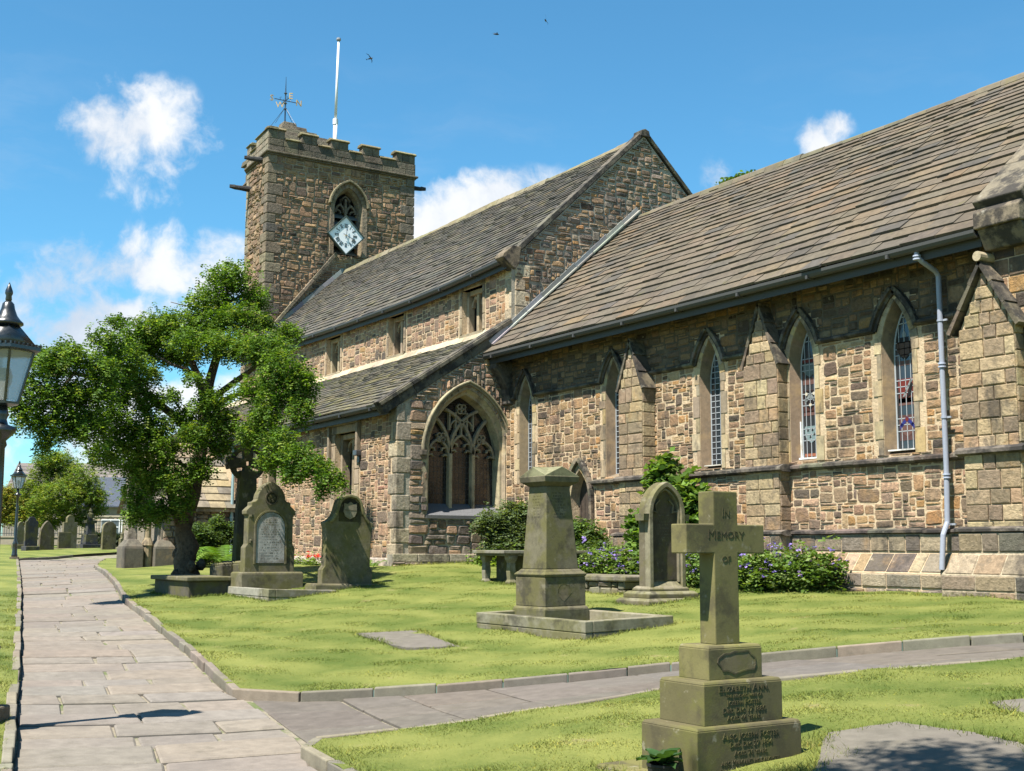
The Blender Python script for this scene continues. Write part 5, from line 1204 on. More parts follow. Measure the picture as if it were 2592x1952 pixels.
def obelisk():
    o = thing('obelisk_monument', 'tall tapering stone obelisk with a gabled cap inside a low kerb', 'monument', (-15.66, 10.5, .55), (R(.8), 0, R(4)))
    t = TOMB
    m = MB(); m.frust(0, 0, -.2, .28, .40, .42, .40, .42, t()); m.frust(0, 0, .28, .32, .40, .42, .37, .39, t()); m.build('base', MAT['tomb'], o, bevel=.01, local=True)
    m = MB(); m.frust(0, 0, .32, .75, .365, .385, .365, .385, t()); m.build('die', MAT['tomb'], o, bevel=.012, local=True)
    m = MB(); m.frust(0, 0, .75, .79, .365, .385, .385, .405, t()); m.frust(0, 0, .79, .83, .385, .405, .345, .365, t()); m.frust(0, 0, .83, .865, .34, .36, .305, .325, t()); m.build('moulding', MAT['tomb'], o, bevel=.008, local=True)
    m = MB(); m.frust(0, 0, .865, 2.10, .295, .31, .215, .225, t()); m.build('shaft', MAT['tomb'], o, bevel=.012, local=True)
    m = MB(); m.frust(0, 0, 2.10, 2.16, .215, .225, .30, .31, (.15, .13, .09)); m.frust(0, 0, 2.16, 2.25, .31, .32, .325, .335, t())
    for a in range(4):      # four little gables
        F = frame((0, 0, 0), (math.cos(a*math.pi/2), math.sin(a*math.pi/2), 0), (0, 0, 1), (math.sin(a*math.pi/2), -math.cos(a*math.pi/2), 0))
        m.prism(F, [(-.325, 2.25), (.325, 2.25), (.30, 2.27), (0, 2.40), (-.30, 2.27)], -.0, .318, jit((.27, .26, .15), .05))
    m.build('cap', MAT['tomb'], o, bevel=.008, local=True)
    s = MB(); s2 = MB(); FE = frame((.0, 0, 0), (0, 1, 0), (.0, 0, 1), (1, 0, 0)); tl = lambda z: .295-(z-.865)/1.235*.08
    for k in range(9):
        z = 2.0-k*.045; scratches(s, frame((tl(z), 0, z), (0, 1, 0), (-.0648, 0, 1), (1, 0, .0648)), -.16, .16, -.001, 0, 0, 1, .03, (.10, .09, .065), 40+k)
        scratches(s2, frame((0, -tl(z)*1.05, z), (1, 0, 0), (0, .068, 1), (0, -1, .068)), -.14, .14, -.001, 0, 0, 1, .03, (.10, .09, .065), 60+k)
    s.build('inscription', MAT['tomb'], o, local=True); s2.build('inscription', MAT['tomb'], o, local=True)
    m = MB(); pts = [(.13*math.cos(a)*random.uniform(.7, 1.2)-.03, .52+.11*math.sin(a)*random.uniform(.7, 1.2)) for a in np.linspace(0, 2*math.pi, 13)[:-1]]
    m.ribbon(FL, pts[2:7], -.005, .007, .36, .368, (.05, .04, .03)); m.prism(FL, pts, .36, .3668, (.25, .20, .13)); m.build('flaked_face', MAT['tomb'], o, local=True)
    k = thing('grave_kerb', 'weathered two-course stone kerb around the plot of the tall obelisk', 'grave kerb', (-13.53, 9.62, .45), (R(1.3), R(.3), R(4)))
    for a, b, c, d in ((-2.55, 0, 0, .14), (-.14, 0, .142, 1.6), (-2.55, -.142, 1.46, 1.6), (-2.55, -2.41, .142, 1.458)):
        m = MB(); m.box(a, b, c, d, .155, .31, jit((.30, .27, .19), .08)); m.build('upper_course', MAT['tomb'], k, bevel=.012, local=True)
        m = MB(); m.box(a+.004, b-.004 if b == 0 else b, c+.004, d-.004, -.02 if b == 0 else -.5, .152, jit((.25, .225, .16), .08)); m.build('lower_course', MAT['tomb'], k, bevel=.012, local=True)
    m = MB(); m.box(-.5, .07, .1, .72, -.3, -.04, (.21, .185, .13)); m.box(-.5, .09, .76, 1.55, -.3, -.035, (.2, .175, .125)); m.build('footing', MAT['tomb'], k, bevel=.02, local=True)
obelisk()

def headstone(name, label, cat, loc, half, depth, group=None, rot=0, tint=None, base=None, mat='tomb', tilt=0, bevel=.012):
    o = thing(name, label, cat, loc, (R(tilt), 0, R(rot)), group); tt = tint or TOMB()
    m = MB(); m.prism(FL, prof_sym(half), -depth/2, depth/2, tt); m.build('slab', MAT[mat], o, bevel=bevel, local=True)
    if base:
        for (a, b, z0, z1) in base:
            m = MB(); m.frust(0, 0, z0, z1-.03, a, b, a, b, jit(tt, .08)); m.frust(0, 0, z1-.03, z1, a, b, a-.025, b-.025, jit(tt, .08)); m.build('base', MAT[mat], o, bevel=.012, local=True)
    return o
SLAB2 = [(-6.3, 6.5), (-5.3, 5.3), (-4.3, 6.2), (-5.0, 6.95), (-5.5, 7.05), (-6.1, 7.03)]
SLAB3 = [(-6.02, 7.9), (-5.55, 7.6), (-4.9, 8.2), (-5.8, 8.35)]
def tombs():
    # shouldered headstone with a pale tablet and a carved roundel
    z0 = .86
    half = [(.53, .36), (.53, .86), (.48, .93), (.48, 1.5), (.53, 1.53), (.53, 1.60), (.47, 1.66), (.42, 1.70), (.42, 1.77), (.34, 1.79), (.30, 1.83), (.30, 1.86), (.285, 1.93), (.24, 2.02), (.17, 2.10), (.09, 2.16), (0, 2.20)]
    o = headstone('shouldered_headstone', 'ornate shouldered headstone with a pale arched tablet and dark carved roundel', 'gravestone', (-24.15, 9.24, z0), half, .26, base=[(.33, .655, -.1, .37)])
    m = MB(); m.prism(FL, arch(0, .30, 1.27, .30, .55, 8)[::-1], .12, .139, (.31, .305, .285)); tb = m.build('tablet', MAT['dressed'], o, local=True)
    s = MB(); scratches(s, FL, -.25, .25, .62, 1.42, .1395, .05, .026, (.22, .21, .2), 3, .5); s.build('inscription', MAT['tomb'], tb, local=True)
    m = MB(); m.ribbon(FL, arch(0, .315, 1.27, .315, .53, 10), 0, .035, .12, .155, (.22, .19, .13)); m.build('moulding', MAT['tomb'], o, local=True)
    m = MB(); ring = [(.13*math.cos(a), 1.86+.13*math.sin(a)) for a in np.linspace(0, 2*math.pi, 21)[:-1]]; m.ribbon(FL, ring, -.012, .014, .12, .15, (.12, .10, .07), closed=True); m.prism(FL, ring, .1, .132, (.05, .045, .03))
    for a in range(6): m.prism(FL, [(.05*math.cos(a*1.047)+.035*math.cos(b), 1.86+.05*math.sin(a*1.047)+.035*math.sin(b)) for b in np.linspace(0, 2*math.pi, 7)[:-1]], .13, .145, (.09, .08, .05))
    m.build('roundel', MAT['tomb'], o, local=True)
    for sg in (-1, 1):
        m = MB(); m.lathe([(.055, .95), (.055, 1.0), (.04, 1.03), (.04, 1.42), (.06, 1.48), (.06, 1.52)], (.20, .175, .115), .09, sg*.42, 10); m.build('shaft', MAT['tomb'], o, local=True)
    k = thing('grave_kerb', 'cracked two-course kerb enclosing the grave before the pale tablet headstone', 'grave kerb', (-22.4, 8.6, .66), (R(-1.6), 0, R(2)))
    for a, b, c, d in ((-2.5, 0, 0, .15), (-.15, 0, .152, 1.42), (-2.1, -.152, 1.28, 1.42)):
        m = MB(); m.box(a, b, c, d, .13, .28, jit((.33, .31, .25), .08)); m.build('upper_course', MAT['tomb'], k, bevel=.012, local=True)
        m = MB(); m.box(a+.004, b-.005, c+.006, d-.004, -.2, .125, jit((.36, .34, .28), .08)); m.build('lower_course', MAT['tomb'], k, bevel=.012, local=True)
    # shield headstone
    half = [(.545, .08), (.545, .36), (.49, .44), (.485, .9), (.50, 1.18), (.53, 1.26), (.53, 1.30), (.44, 1.34), (.355, 1.42), (.31, 1.52), (.285, 1.62), (.262, 1.70), (.215, 1.78), (.14, 1.84), (.06, 1.865), (0, 1.87)]
    o = headstone('shield_headstone', 'dark round-topped headstone with a carved shield under its arched hood', 'gravestone', (-22.95, 10.42, .92), half, .22, base=[(.27, .74, -.1, .09)], tilt=-1, tint=(.20, .175, .11))
    m = MB(); hp = [(.44, 1.32), (.37, 1.40), (.315, 1.50), (.28, 1.62), (.255, 1.70), (.21, 1.775), (.135, 1.835), (0, 1.865)]; hp = hp + [(-a, b) for a, b in hp[::-1][1:]]
    m.ribbon(FL, hp[::-1], -.05, .0, .09, .17, (.27, .25, .13)); m.build('hood', MAT['tomb'], o, local=True, bevel=.01)
    m = MB(); ins = [(-.235, 1.32), (.235, 1.32), (.235, 1.55), (.2, 1.68), (.1, 1.77), (0, 1.79), (-.1, 1.77), (-.2, 1.68), (-.235, 1.55)]; m.prism(FL, ins, .09, .113, (.045, .04, .025)); m.build('recess', MAT['tomb'], o, local=True)
    m = MB(); sh = [(0, 1.37), (.1, 1.42), (.145, 1.52), (.135, 1.62), (.14, 1.69), (.07, 1.67), (0, 1.72), (-.07, 1.67), (-.14, 1.69), (-.135, 1.62), (-.145, 1.52), (-.1, 1.42)]; m.prism(FL, sh, .11, .145, (.27, .24, .17))
    m.ribbon(FL, [(-.13, 1.55), (.13, 1.55)], -.006, .006, .144, .149, (.16, .14, .09)); m.ribbon(FL, [(0, 1.40), (0, 1.50)], -.006, .006, .144, .149, (.34, .31, .24)); m.build('shield', MAT['tomb'], o, local=True, bevel=.008)
    # gothic arch headstone
    o = thing('gothic_headstone', 'tall pointed-arch headstone with recessed dark panel on stepped plinth', 'gravestone', (-16.05, 12.98, .82), (0, 0, R(2)))
    P = arch(0, .385, 1.47, .53, .27, 10)
    m = MB(); m.prism(FL, P[::-1], -.15, .02, TOMB()); m.build('slab', MAT['tomb'], o, local=True, bevel=.01)
    m = MB(); m.ribbon(FL, P, -.075, .0, .0, .13, (.29, .26, .175)); m.ribbon(FL, arch(0, .31, 1.47, .43, .36, 10), -.035, .0, .0, .085, (.25, .22, .15))
    m.add([FL(-.385, .27, .13), FL(.385, .27, .13), FL(.28, .37, .025), FL(-.28, .37, .025)], [(0, 1, 2, 3)], (.30, .27, .17)); m.build('frame', MAT['tomb'], o, local=True, bevel=.008)
    m = MB(); m.prism(FL, arch(0, .272, 1.47, .38, .40, 8)[::-1], .015, .03, (.105, .085, .06)); pn = m.build('panel', MAT['tomb'], o, local=True)
    s = MB(); scratches(s, FL, -.19, .19, .95, 1.45, .0305, .055, .03, (.16, .135, .095), 8, .7); s.build('inscription', MAT['tomb'], pn, local=True)
    m = MB()
    for sg in (-1, 1): m.ribbon(FL, [(sg*.27, 1.52), (sg*.17, 1.50), (sg*.19, 1.62), (sg*.1, 1.70)], -.012, .012, .02, .06, (.22, .19, .13)); m.frust(0, sg*.43, 1.36, 1.47, .1, .06, .12, .07, (.22, .2, .13))
    m.build('cusp', MAT['tomb'], o, local=True)
    for a, b, z_, z1_ in ((.42, .62, -.2, .11), (.33, .53, .11, .22), (.22, .43, .22, .30)):
        m = MB(); m.frust(-.06, 0, z_, z1_-.045, a, b, a, b, TOMB()); m.frust(-.06, 0, z1_-.045, z1_, a, b, a-.05, b-.05, jit((.27, .25, .17), .1)); m.build('step', MAT['tomb'], o, local=True, bevel=.01)
    # table tomb
    o = thing('table_tomb', 'stone table tomb with a flat slab on shaped legs behind the obelisk', 'tomb', (-21.1, 13.95, 1.02))
    m = MB(); m.box(-.62, .60, -1.3, 1.15, .60, .665, (.27, .25, .2)); m.box(-.57, .55, -1.24, 1.09, .555, .60, (.22, .2, .15)); m.build('top_slab', MAT['tomb'], o, local=True, bevel=.012)
    for x in (-.48, .46):
        for y in (-1.05, .93):
            m = MB(); m.lathe([(.12, -.2), (.12, .05), (.085, .1), (.10, .25), (.085, .42), (.13, .5), (.14, .555)], (.30, .27, .21), x, y, 4, math.pi/4); m.build('leg', MAT['tomb'], o, local=True, bevel=.01)
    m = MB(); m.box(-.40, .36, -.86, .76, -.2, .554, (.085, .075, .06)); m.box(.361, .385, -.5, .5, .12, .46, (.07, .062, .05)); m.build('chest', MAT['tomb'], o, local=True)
    # low ledger tomb
    o = thing('ledger_tomb', 'low ledger tomb of crumbling stones between the obelisk and gothic headstone', 'tomb', (-18.3, 13.55, .95), (0, 0, R(8)))
    m = MB(); m.box(-1.0, .9, -.50, .55, .2, .30, (.27, .24, .19)); m.build('top_slab', MAT['tomb'], o, local=True, bevel=.025)
    m = MB(); rubble(m, frame((.80, 0, 0), (0, 1, 0), (0, 0, 1), (1, 0, 0)), -.45, .5, -.2, .2, lambda u, v: True, .05, (3, 8), (1, 3), .012, .04, lambda u, v: jit((.27, .235, .18), .2))
    rubble(m, frame((0, -.42, 0), (1, 0, 0), (0, 0, 1), (0, -1, 0)), -.95, .8, -.2, .2, lambda u, v: True, .05, (3, 8), (1, 3), .012, .04, lambda u, v: jit((.25, .22, .17), .2)); m.box(-.95, .78, -.40, .5, -.3, .198, (.1, .085, .065)); m.build('wall', MAT['tomb'], o, local=True)
    # celtic cross in the shade
    o = thing('wheel_head_cross', 'tall black weathered wheel-head cross shaded under the tree', 'gravestone', (-27.0, 9.78, 1.0), (0, 0, R(-2)))
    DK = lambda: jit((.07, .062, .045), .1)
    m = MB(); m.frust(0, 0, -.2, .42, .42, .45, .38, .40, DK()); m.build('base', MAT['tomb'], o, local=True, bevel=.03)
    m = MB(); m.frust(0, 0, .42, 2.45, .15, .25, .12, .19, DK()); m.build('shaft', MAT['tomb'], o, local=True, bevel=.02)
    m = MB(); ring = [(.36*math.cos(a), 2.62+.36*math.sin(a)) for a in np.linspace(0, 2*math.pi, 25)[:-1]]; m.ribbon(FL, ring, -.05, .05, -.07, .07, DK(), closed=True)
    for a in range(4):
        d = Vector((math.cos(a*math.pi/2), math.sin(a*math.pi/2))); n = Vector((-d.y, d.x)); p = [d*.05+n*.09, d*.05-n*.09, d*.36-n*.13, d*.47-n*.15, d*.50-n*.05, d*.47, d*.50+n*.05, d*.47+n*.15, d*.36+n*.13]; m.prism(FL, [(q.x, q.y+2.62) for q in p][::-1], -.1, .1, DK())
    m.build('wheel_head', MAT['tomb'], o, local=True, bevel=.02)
    # rough blocks between the cross and the headstone
    for x, y, sx, sy, h, lb in ((-26.5, 9.12, .28, .17, .42, 'squat broken stone block leaning by the trunk beside the shaded cross'), (-26.2, 9.52, .3, .22, .47, 'square mossy stone block between the shaded cross and tablet headstone')):
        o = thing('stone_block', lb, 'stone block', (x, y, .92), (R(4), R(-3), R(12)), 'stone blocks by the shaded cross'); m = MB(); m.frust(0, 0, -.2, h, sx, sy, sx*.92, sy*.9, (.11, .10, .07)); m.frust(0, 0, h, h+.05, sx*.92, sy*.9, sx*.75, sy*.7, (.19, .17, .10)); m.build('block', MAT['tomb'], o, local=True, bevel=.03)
    # box tomb in front of the tree
    o = thing('box_tomb', 'low dark box tomb with a thick top slab in front of the tree trunk', 'tomb', (-25.45, 8.12, .66), (0, 0, R(3)))
    m = MB(); m.box(-1.1, 1.05, -.52, .50, .385, .475, (.20, .18, .12)); m.build('top_slab', MAT['tomb'], o, local=True, bevel=.02)
    m = MB(); m.box(-1.02, .98, -.45, .43, -.3, .385, (.12, .105, .08)); m.build('chest', MAT['tomb'], o, local=True, bevel=.02)
    # flat stones lying in the lawn
    for pts, lb in (([(-17.1, 7.9), (-15.15, 7.78), (-14.6, 8.35), (-16.6, 8.72)], 'flat worn grave slab sunk in the lawn left of the obelisk kerb'),
                    (SLAB2, 'flat grave slab in the near grass half shaded, right of the cross'),
                    (SLAB3, 'small flat slab at the right edge of the near grass')):
        m = MB(); c = np.mean(np.array(pts), 0); th = np.linspace(0, 1, 6)[:-1]; ed = []
        for a, b in zip(pts, pts[1:]+pts[:1]): ed += [(a[0]+(b[0]-a[0])*q + random.uniform(-.03, .03), a[1]+(b[1]-a[1])*q+random.uniform(-.03, .03)) for q in th]
        k = len(ed); vs = [(x, y, G(x, y)+.042) for x, y in ed] + [(x, y, G(x, y)-.1) for x, y in ed]
        # top follows the ground in a fan
        vs.append((c[0], c[1], G(*c)+.05)); m.add(vs, [(i, (i+1) % k, 2*k) for i in range(k)] + [(i, k+i, k+(i+1) % k, (i+1) % k) for i in range(k)], (.145, .13, .105))
        tag(m.build('grave_slab', MAT['flag']), lb, 'grave slab', 'flat grave slabs in the lawn')
tombs()

# far row of headstones beyond the path
def far_stones():
    rd = lambda w_, h, n=6: [(w_, 0), (w_, h-w_)] + [(w_*math.cos(a), h-w_+w_*math.sin(a)) for a in np.linspace(0, math.pi/2, n)[1:-1]] + [(0, h)]
    sq = lambda w_, h: [(w_, 0), (w_, h), (0, h)]
    gt = lambda w_, h: [(w_, 0), (w_, h*.66), (w_*.86, h*.8), (w_*.5, h*.94), (0, h)]
    BRN = (.20, .175, .125); DRK = (.055, .058, .07)
    hs = [('thin brown headstone at the far left by the lamp post', (-68.3, 12.55, 1.55), gt(.2, 1.5), .2, [(.25, .32, -.2, .3)], BRN),
          ('dark slate headstone, tallest of the far row, beside the lamp post', (-63.8, 12.25, 1.5), [(.31, 0), (.31, 1.45), (.22, 1.52), (.12, 1.68), (0, 1.7)], .14, [(.3, .34, -.2, .28)], DRK),
          ('mottled brown gothic headstone right of the dark slate one', (-64.4, 13.1, 1.5), [(.37, 0), (.36, .75), (.33, 1.05), (.2, 1.3), (.1, 1.42), (0, 1.5)], .2, None, (.15, .125, .09)),
          ('wide square headstone with a carved crest under the slim tree', (-69.0, 15.2, 1.6), [(.38, 0), (.38, 1.45), (.2, 1.47), (.2, 1.7), (.1, 1.82), (0, 1.85)], .22, None, (.22, .19, .13)),
          ('short square headstone standing before the wide crested one', (-66.0, 14.3, 1.52), sq(.33, .92), .15, [(.35, .5, -.2, .1)], (.19, .165, .11)),
          ('round-topped pale headstone in front of the white windows', (-62.8, 15.72, 1.52), rd(.36, 1.42), .18, None, (.24, .21, .145)),
          ('stepped gothic headstone with roundel nearest the porch', (-62.3, 16.5, 1.53), [(.40, 0), (.40, .55), (.32, .6), (.32, .8), (.25, .86), (.25, 1.3), (.14, 1.62), (0, 1.72)], .22, [(.3, .46, -.2, .16)], (.21, .185, .125))]
    for lb, loc, half, dp, base, tt in hs:
        o = headstone('far_headstone', lb, 'gravestone', (loc[0], loc[1], G(loc[0], loc[1])-.03), half, dp, 'far headstones beyond the path', 12, tt, base, 'tomb')
    o = thing('urn_monument', 'dark urn-topped monument before the low house', 'monument', (-72.6, 17.1, G(-72.6, 17.1)), (0, 0, R(12)), 'far headstones beyond the path')
    m = MB(); m.frust(0, 0, -.2, .25, .5, .6, .5, .6, DRK); m.frust(0, 0, .25, .8, .33, .38, .30, .34, DRK); m.build('base', MAT['tomb'], o, local=True, bevel=.02)
    m = MB(); m.frust(0, 0, .8, 1.45, .22, .24, .17, .19, DRK); m.frust(0, 0, 1.45, 1.6, .22, .3, .24, .32, DRK); m.build('shaft', MAT['tomb'], o, local=True)
    m = MB(); m.lathe([(.1, 1.6), (.16, 1.75), (.17, 1.95), (.08, 2.05), (.11, 2.12), (.03, 2.3)], DRK, 0, 0, 10); m.build('urn', MAT['tomb'], o, local=True)
far_stones()

# ------------------------------------------------------------------ lamp posts
def lamp_post(loc):
    o = thing('lamp_post', 'black lamp post with a hexagonal glazed lantern, close at the left edge', 'lamp post', loc, (0, 0, R(58)), 'black lamp posts along the path')
    BK = (.012, .014, .014); sd = 16
    m = MB(); m.frust(0, 0, -.25, .22, .18, .18, .17, .17, (.16, .13, .09)); m.build('plinth', MAT['rubble'], o, local=True, bevel=.02)
    m = MB(); m.lathe([(.12, .22), (.12, .30), (.10, .34), (.095, .7), (.11, .74), (.075, .82), (.055, .9), (.048, 2.3), (.044, 2.55), (.06, 2.58), (.05, 2.62), (.09, 2.66), (.13, 2.70), (.13, 2.745), (.06, 2.77), (.045, 2.82), (.06, 2.86), (.045, 2.95)], BK, sides=sd); m.build('post', MAT['iron'], o, True, local=True)
    m = MB(); zb, zt = 2.98, 3.46; rb, rt_ = .145, .27
    m.lathe([(.05, zb-.04), (rb+.01, zb-.02), (rb+.012, zb)], BK, sides=6); m.lathe([(rt_+.02, zt-.015), (rt_+.06, zt), (rt_+.06, zt+.03), (rt_+.02, zt+.04)], BK, sides=6)
    for j in range(6):
        a = 2*math.pi*j/6; c, s = math.cos(a), math.sin(a); m.tube([(c*rb, s*rb, zb), (c*rt_, s*rt_, zt)], .013, BK, 5)
        for k in range(7):      # little cresting round the rim
            a2 = a + math.pi/3; p = Vector((c, s, 0)).lerp(Vector((math.cos(a2), math.sin(a2), 0)), k/7)*(rt_+.055); m.tube([(p.x, p.y, zt+.03), (p.x, p.y, zt+.055)], .012, BK, 4)
    lf = m.build('lantern_frame', MAT['iron'], o, local=True)
    m = MB()
    for j in range(6):
        a, b = 2*math.pi*j/6, 2*math.pi*(j+1)/6; q = .97
        m.add([(math.cos(a)*rb*q, math.sin(a)*rb*q, zb+.01), (math.cos(b)*rb*q, math.sin(b)*rb*q, zb+.01), (math.cos(b)*rt_*q, math.sin(b)*rt_*q, zt-.01), (math.cos(a)*rt_*q, math.sin(a)*rt_*q, zt-.01)], [(0, 1, 2, 3)], (.6, .6, .6))
    m.build('lantern_glass', MAT['pane'], lf, local=True)
    m = MB(); m.lathe([(.03, 3.0), (.03, 3.12), (.05, 3.16), (.055, 3.24), (.03, 3.3)], (.75, .75, .72), sides=10); m.build('bulb', MAT['paint'], lf, local=True)
    m = MB(); m.lathe([(rt_+.03, zt+.03), (.125, 3.69), (.11, 3.71)], BK, sides=6); m.lathe([(.12, 3.70), (.145, 3.715), (.142, 3.735), (.115, 3.76), (.085, 3.80), (.062, 3.86), (.052, 3.91), (.03, 3.935)], BK, sides=20)
    m.lathe([(.02, 3.93), (.03, 3.95), (.026, 3.985), (.036, 4.01), (.034, 4.035), (.016, 4.08), (.003, 4.115)], BK, sides=12); m.build('roof', MAT['iron'], o, True, local=True)
    return o
def copy_tree(src, parent=None):
    c = src.copy(); COL.objects.link(c)
    if parent: c.parent = parent
    for ch in list(src.children): copy_tree(ch, c)
    return c
lp = lamp_post((-12.17, 2.02, .06))
l2 = copy_tree(lp); l2.location = (-53.2, 9.62, G(-53.2, 9.62)-.1); l2.rotation_euler = (0, 0, R(75)); l2['label'] = 'distant black lamp post at the far bend of the path'

# ------------------------------------------------------------------ foliage
def leaf_cloud(centres, axes, tint, lsize, count, hang=.3, flat=.35, up=.5, seed=1, shape=2.1):
    """count leaflets spread over ellipsoids; returns verts, faces, tints"""
    rg = np.random.default_rng(seed); C = np.array(centres); A = np.array(axes)
    vol = (A[:, 0]*A[:, 1]*A[:, 2])**.75; idx = rg.choice(len(C), count, p=vol/vol.sum())
    d = rg.normal(size=(count, 3)); d /= np.linalg.norm(d, axis=1)[:, None]; rad = rg.uniform(.12, 1.12, count)**.55
    P = C[idx] + d*rad[:, None]*A[idx]
    return P, d, rg
def leaves_mesh(name, mat, parent, sprays, tints, L, W, per, drop, seed, spread=.9):
    """each spray is a drooping stalk with leaflets set in pairs"""
    rg = np.random.default_rng(seed); n = len(sprays); P = np.repeat(sprays, per, 0); T = np.repeat(tints, per, 0); k = np.tile(np.arange(per), n)
    ang = np.repeat(rg.uniform(0, 2*np.pi, n), per); dr = np.repeat(rg.normal(drop, .35, n), per)
    ax = np.c_[np.cos(ang)*np.cos(dr), np.sin(ang)*np.cos(dr), -np.sin(dr)]
    side = np.c_[-np.sin(ang), np.cos(ang), np.zeros(len(ang))]; upn = np.cross(ax, side)
    t = (k//2)/max(1, (per-1)//2) - .5; sg = np.where(k % 2 == 0, 1., -1.)
    base = P + ax*(t*L*per*.36*spread)[:, None] - np.c_[np.zeros((len(t), 2)), (t+.5)**2*L*.5]
    ld = ax*.45 + side*sg[:, None]*.9 + upn*rg.normal(0, .35, len(t))[:, None]; ld /= np.linalg.norm(ld, axis=1)[:, None]
    nr = np.cross(ld, upn*1. + rg.normal(0, .45, P.shape)); nr /= np.linalg.norm(nr, axis=1)[:, None]+1e-9
    s = rg.uniform(.7, 1.25, len(t))
    v = np.stack([base, base+ld*(L*.5*s)[:, None]+nr*(W*.5*s)[:, None], base+ld*(L*s)[:, None], base+ld*(L*.5*s)[:, None]-nr*(W*.5*s)[:, None]], 1).reshape(-1, 3)
    f = np.arange(len(v)).reshape(-1, 4); tt = T*rg.uniform(.6, 1.45, (len(T), 1))
    off = np.array(ORIGIN.get(root_of(parent), (0, 0, 0))) if parent else 0
    me = bpy.data.meshes.new(name); me.vertices.add(len(v)); me.vertices.foreach_set('co', (v-off).ravel()); me.loops.add(len(v)); me.loops.foreach_set('vertex_index', f.ravel().astype(np.int32))
    me.polygons.add(len(f)); me.polygons.foreach_set('loop_start', np.arange(0, len(v), 4, dtype=np.int32)); me.update(calc_edges=True)
    me.materials.append(mat); at = me.attributes.new('tint', 'FLOAT_COLOR', 'FACE'); at.data.foreach_set('color', np.c_[tt, np.ones(len(tt))].ravel())
    o = bpy.data.objects.new(name, me); COL.objects.link(o)
    if parent: o.parent = parent
    return o
def sprays_in(blobs, n, seed, core=.12):
    rg = np.random.default_rng(seed); C = np.array([b[0] for b in blobs]); A = np.array([b[1] for b in blobs]); vol = (A[:, 0]*A[:, 1]*A[:, 2])**.7
    i = rg.choice(len(C), n, p=vol/vol.sum()); d = rg.normal(size=(n, 3)); d /= np.linalg.norm(d, axis=1)[:, None]
    return C[i] + d*(rg.uniform(core, 1, n)**.5*rg.uniform(.8, 1.22, n)*np.where(rg.random(n) < .16, rg.uniform(1., 1.55, n), 1.))[:, None]*A[i], rg
def leaf_tints(rg, n, cols, w_=None):
    c = np.array(cols); return c[rg.choice(len(c), n, p=w_)]*rg.uniform(.75, 1.25, (n, 1))
RV, FV = Vector((.5302, .8479, 0)), Vector((-.8479, .5302, 0))
def pix(xd, yd, dist, q=0.):     # a point of the tree, laid out on the upright plane through its trunk; q = depth behind that plane
    k = 1.17179/3119.57; a, b = (xd-1106)*k, (833-yd)*k
    ct, stt = math.cos(PITCH), math.sin(PITCH); t = (dist+q)/(ct - b*stt)
    return Vector((0, 0, 1.7)) + RV*(a*t) + FV*(dist+q) + Vector((0, 0, t*(b*ct+stt)))
GREENS = [(.088, .165, .02), (.066, .13, .017), (.118, .20, .026), (.048, .098, .014), (.165, .24, .036), (.20, .255, .055)]
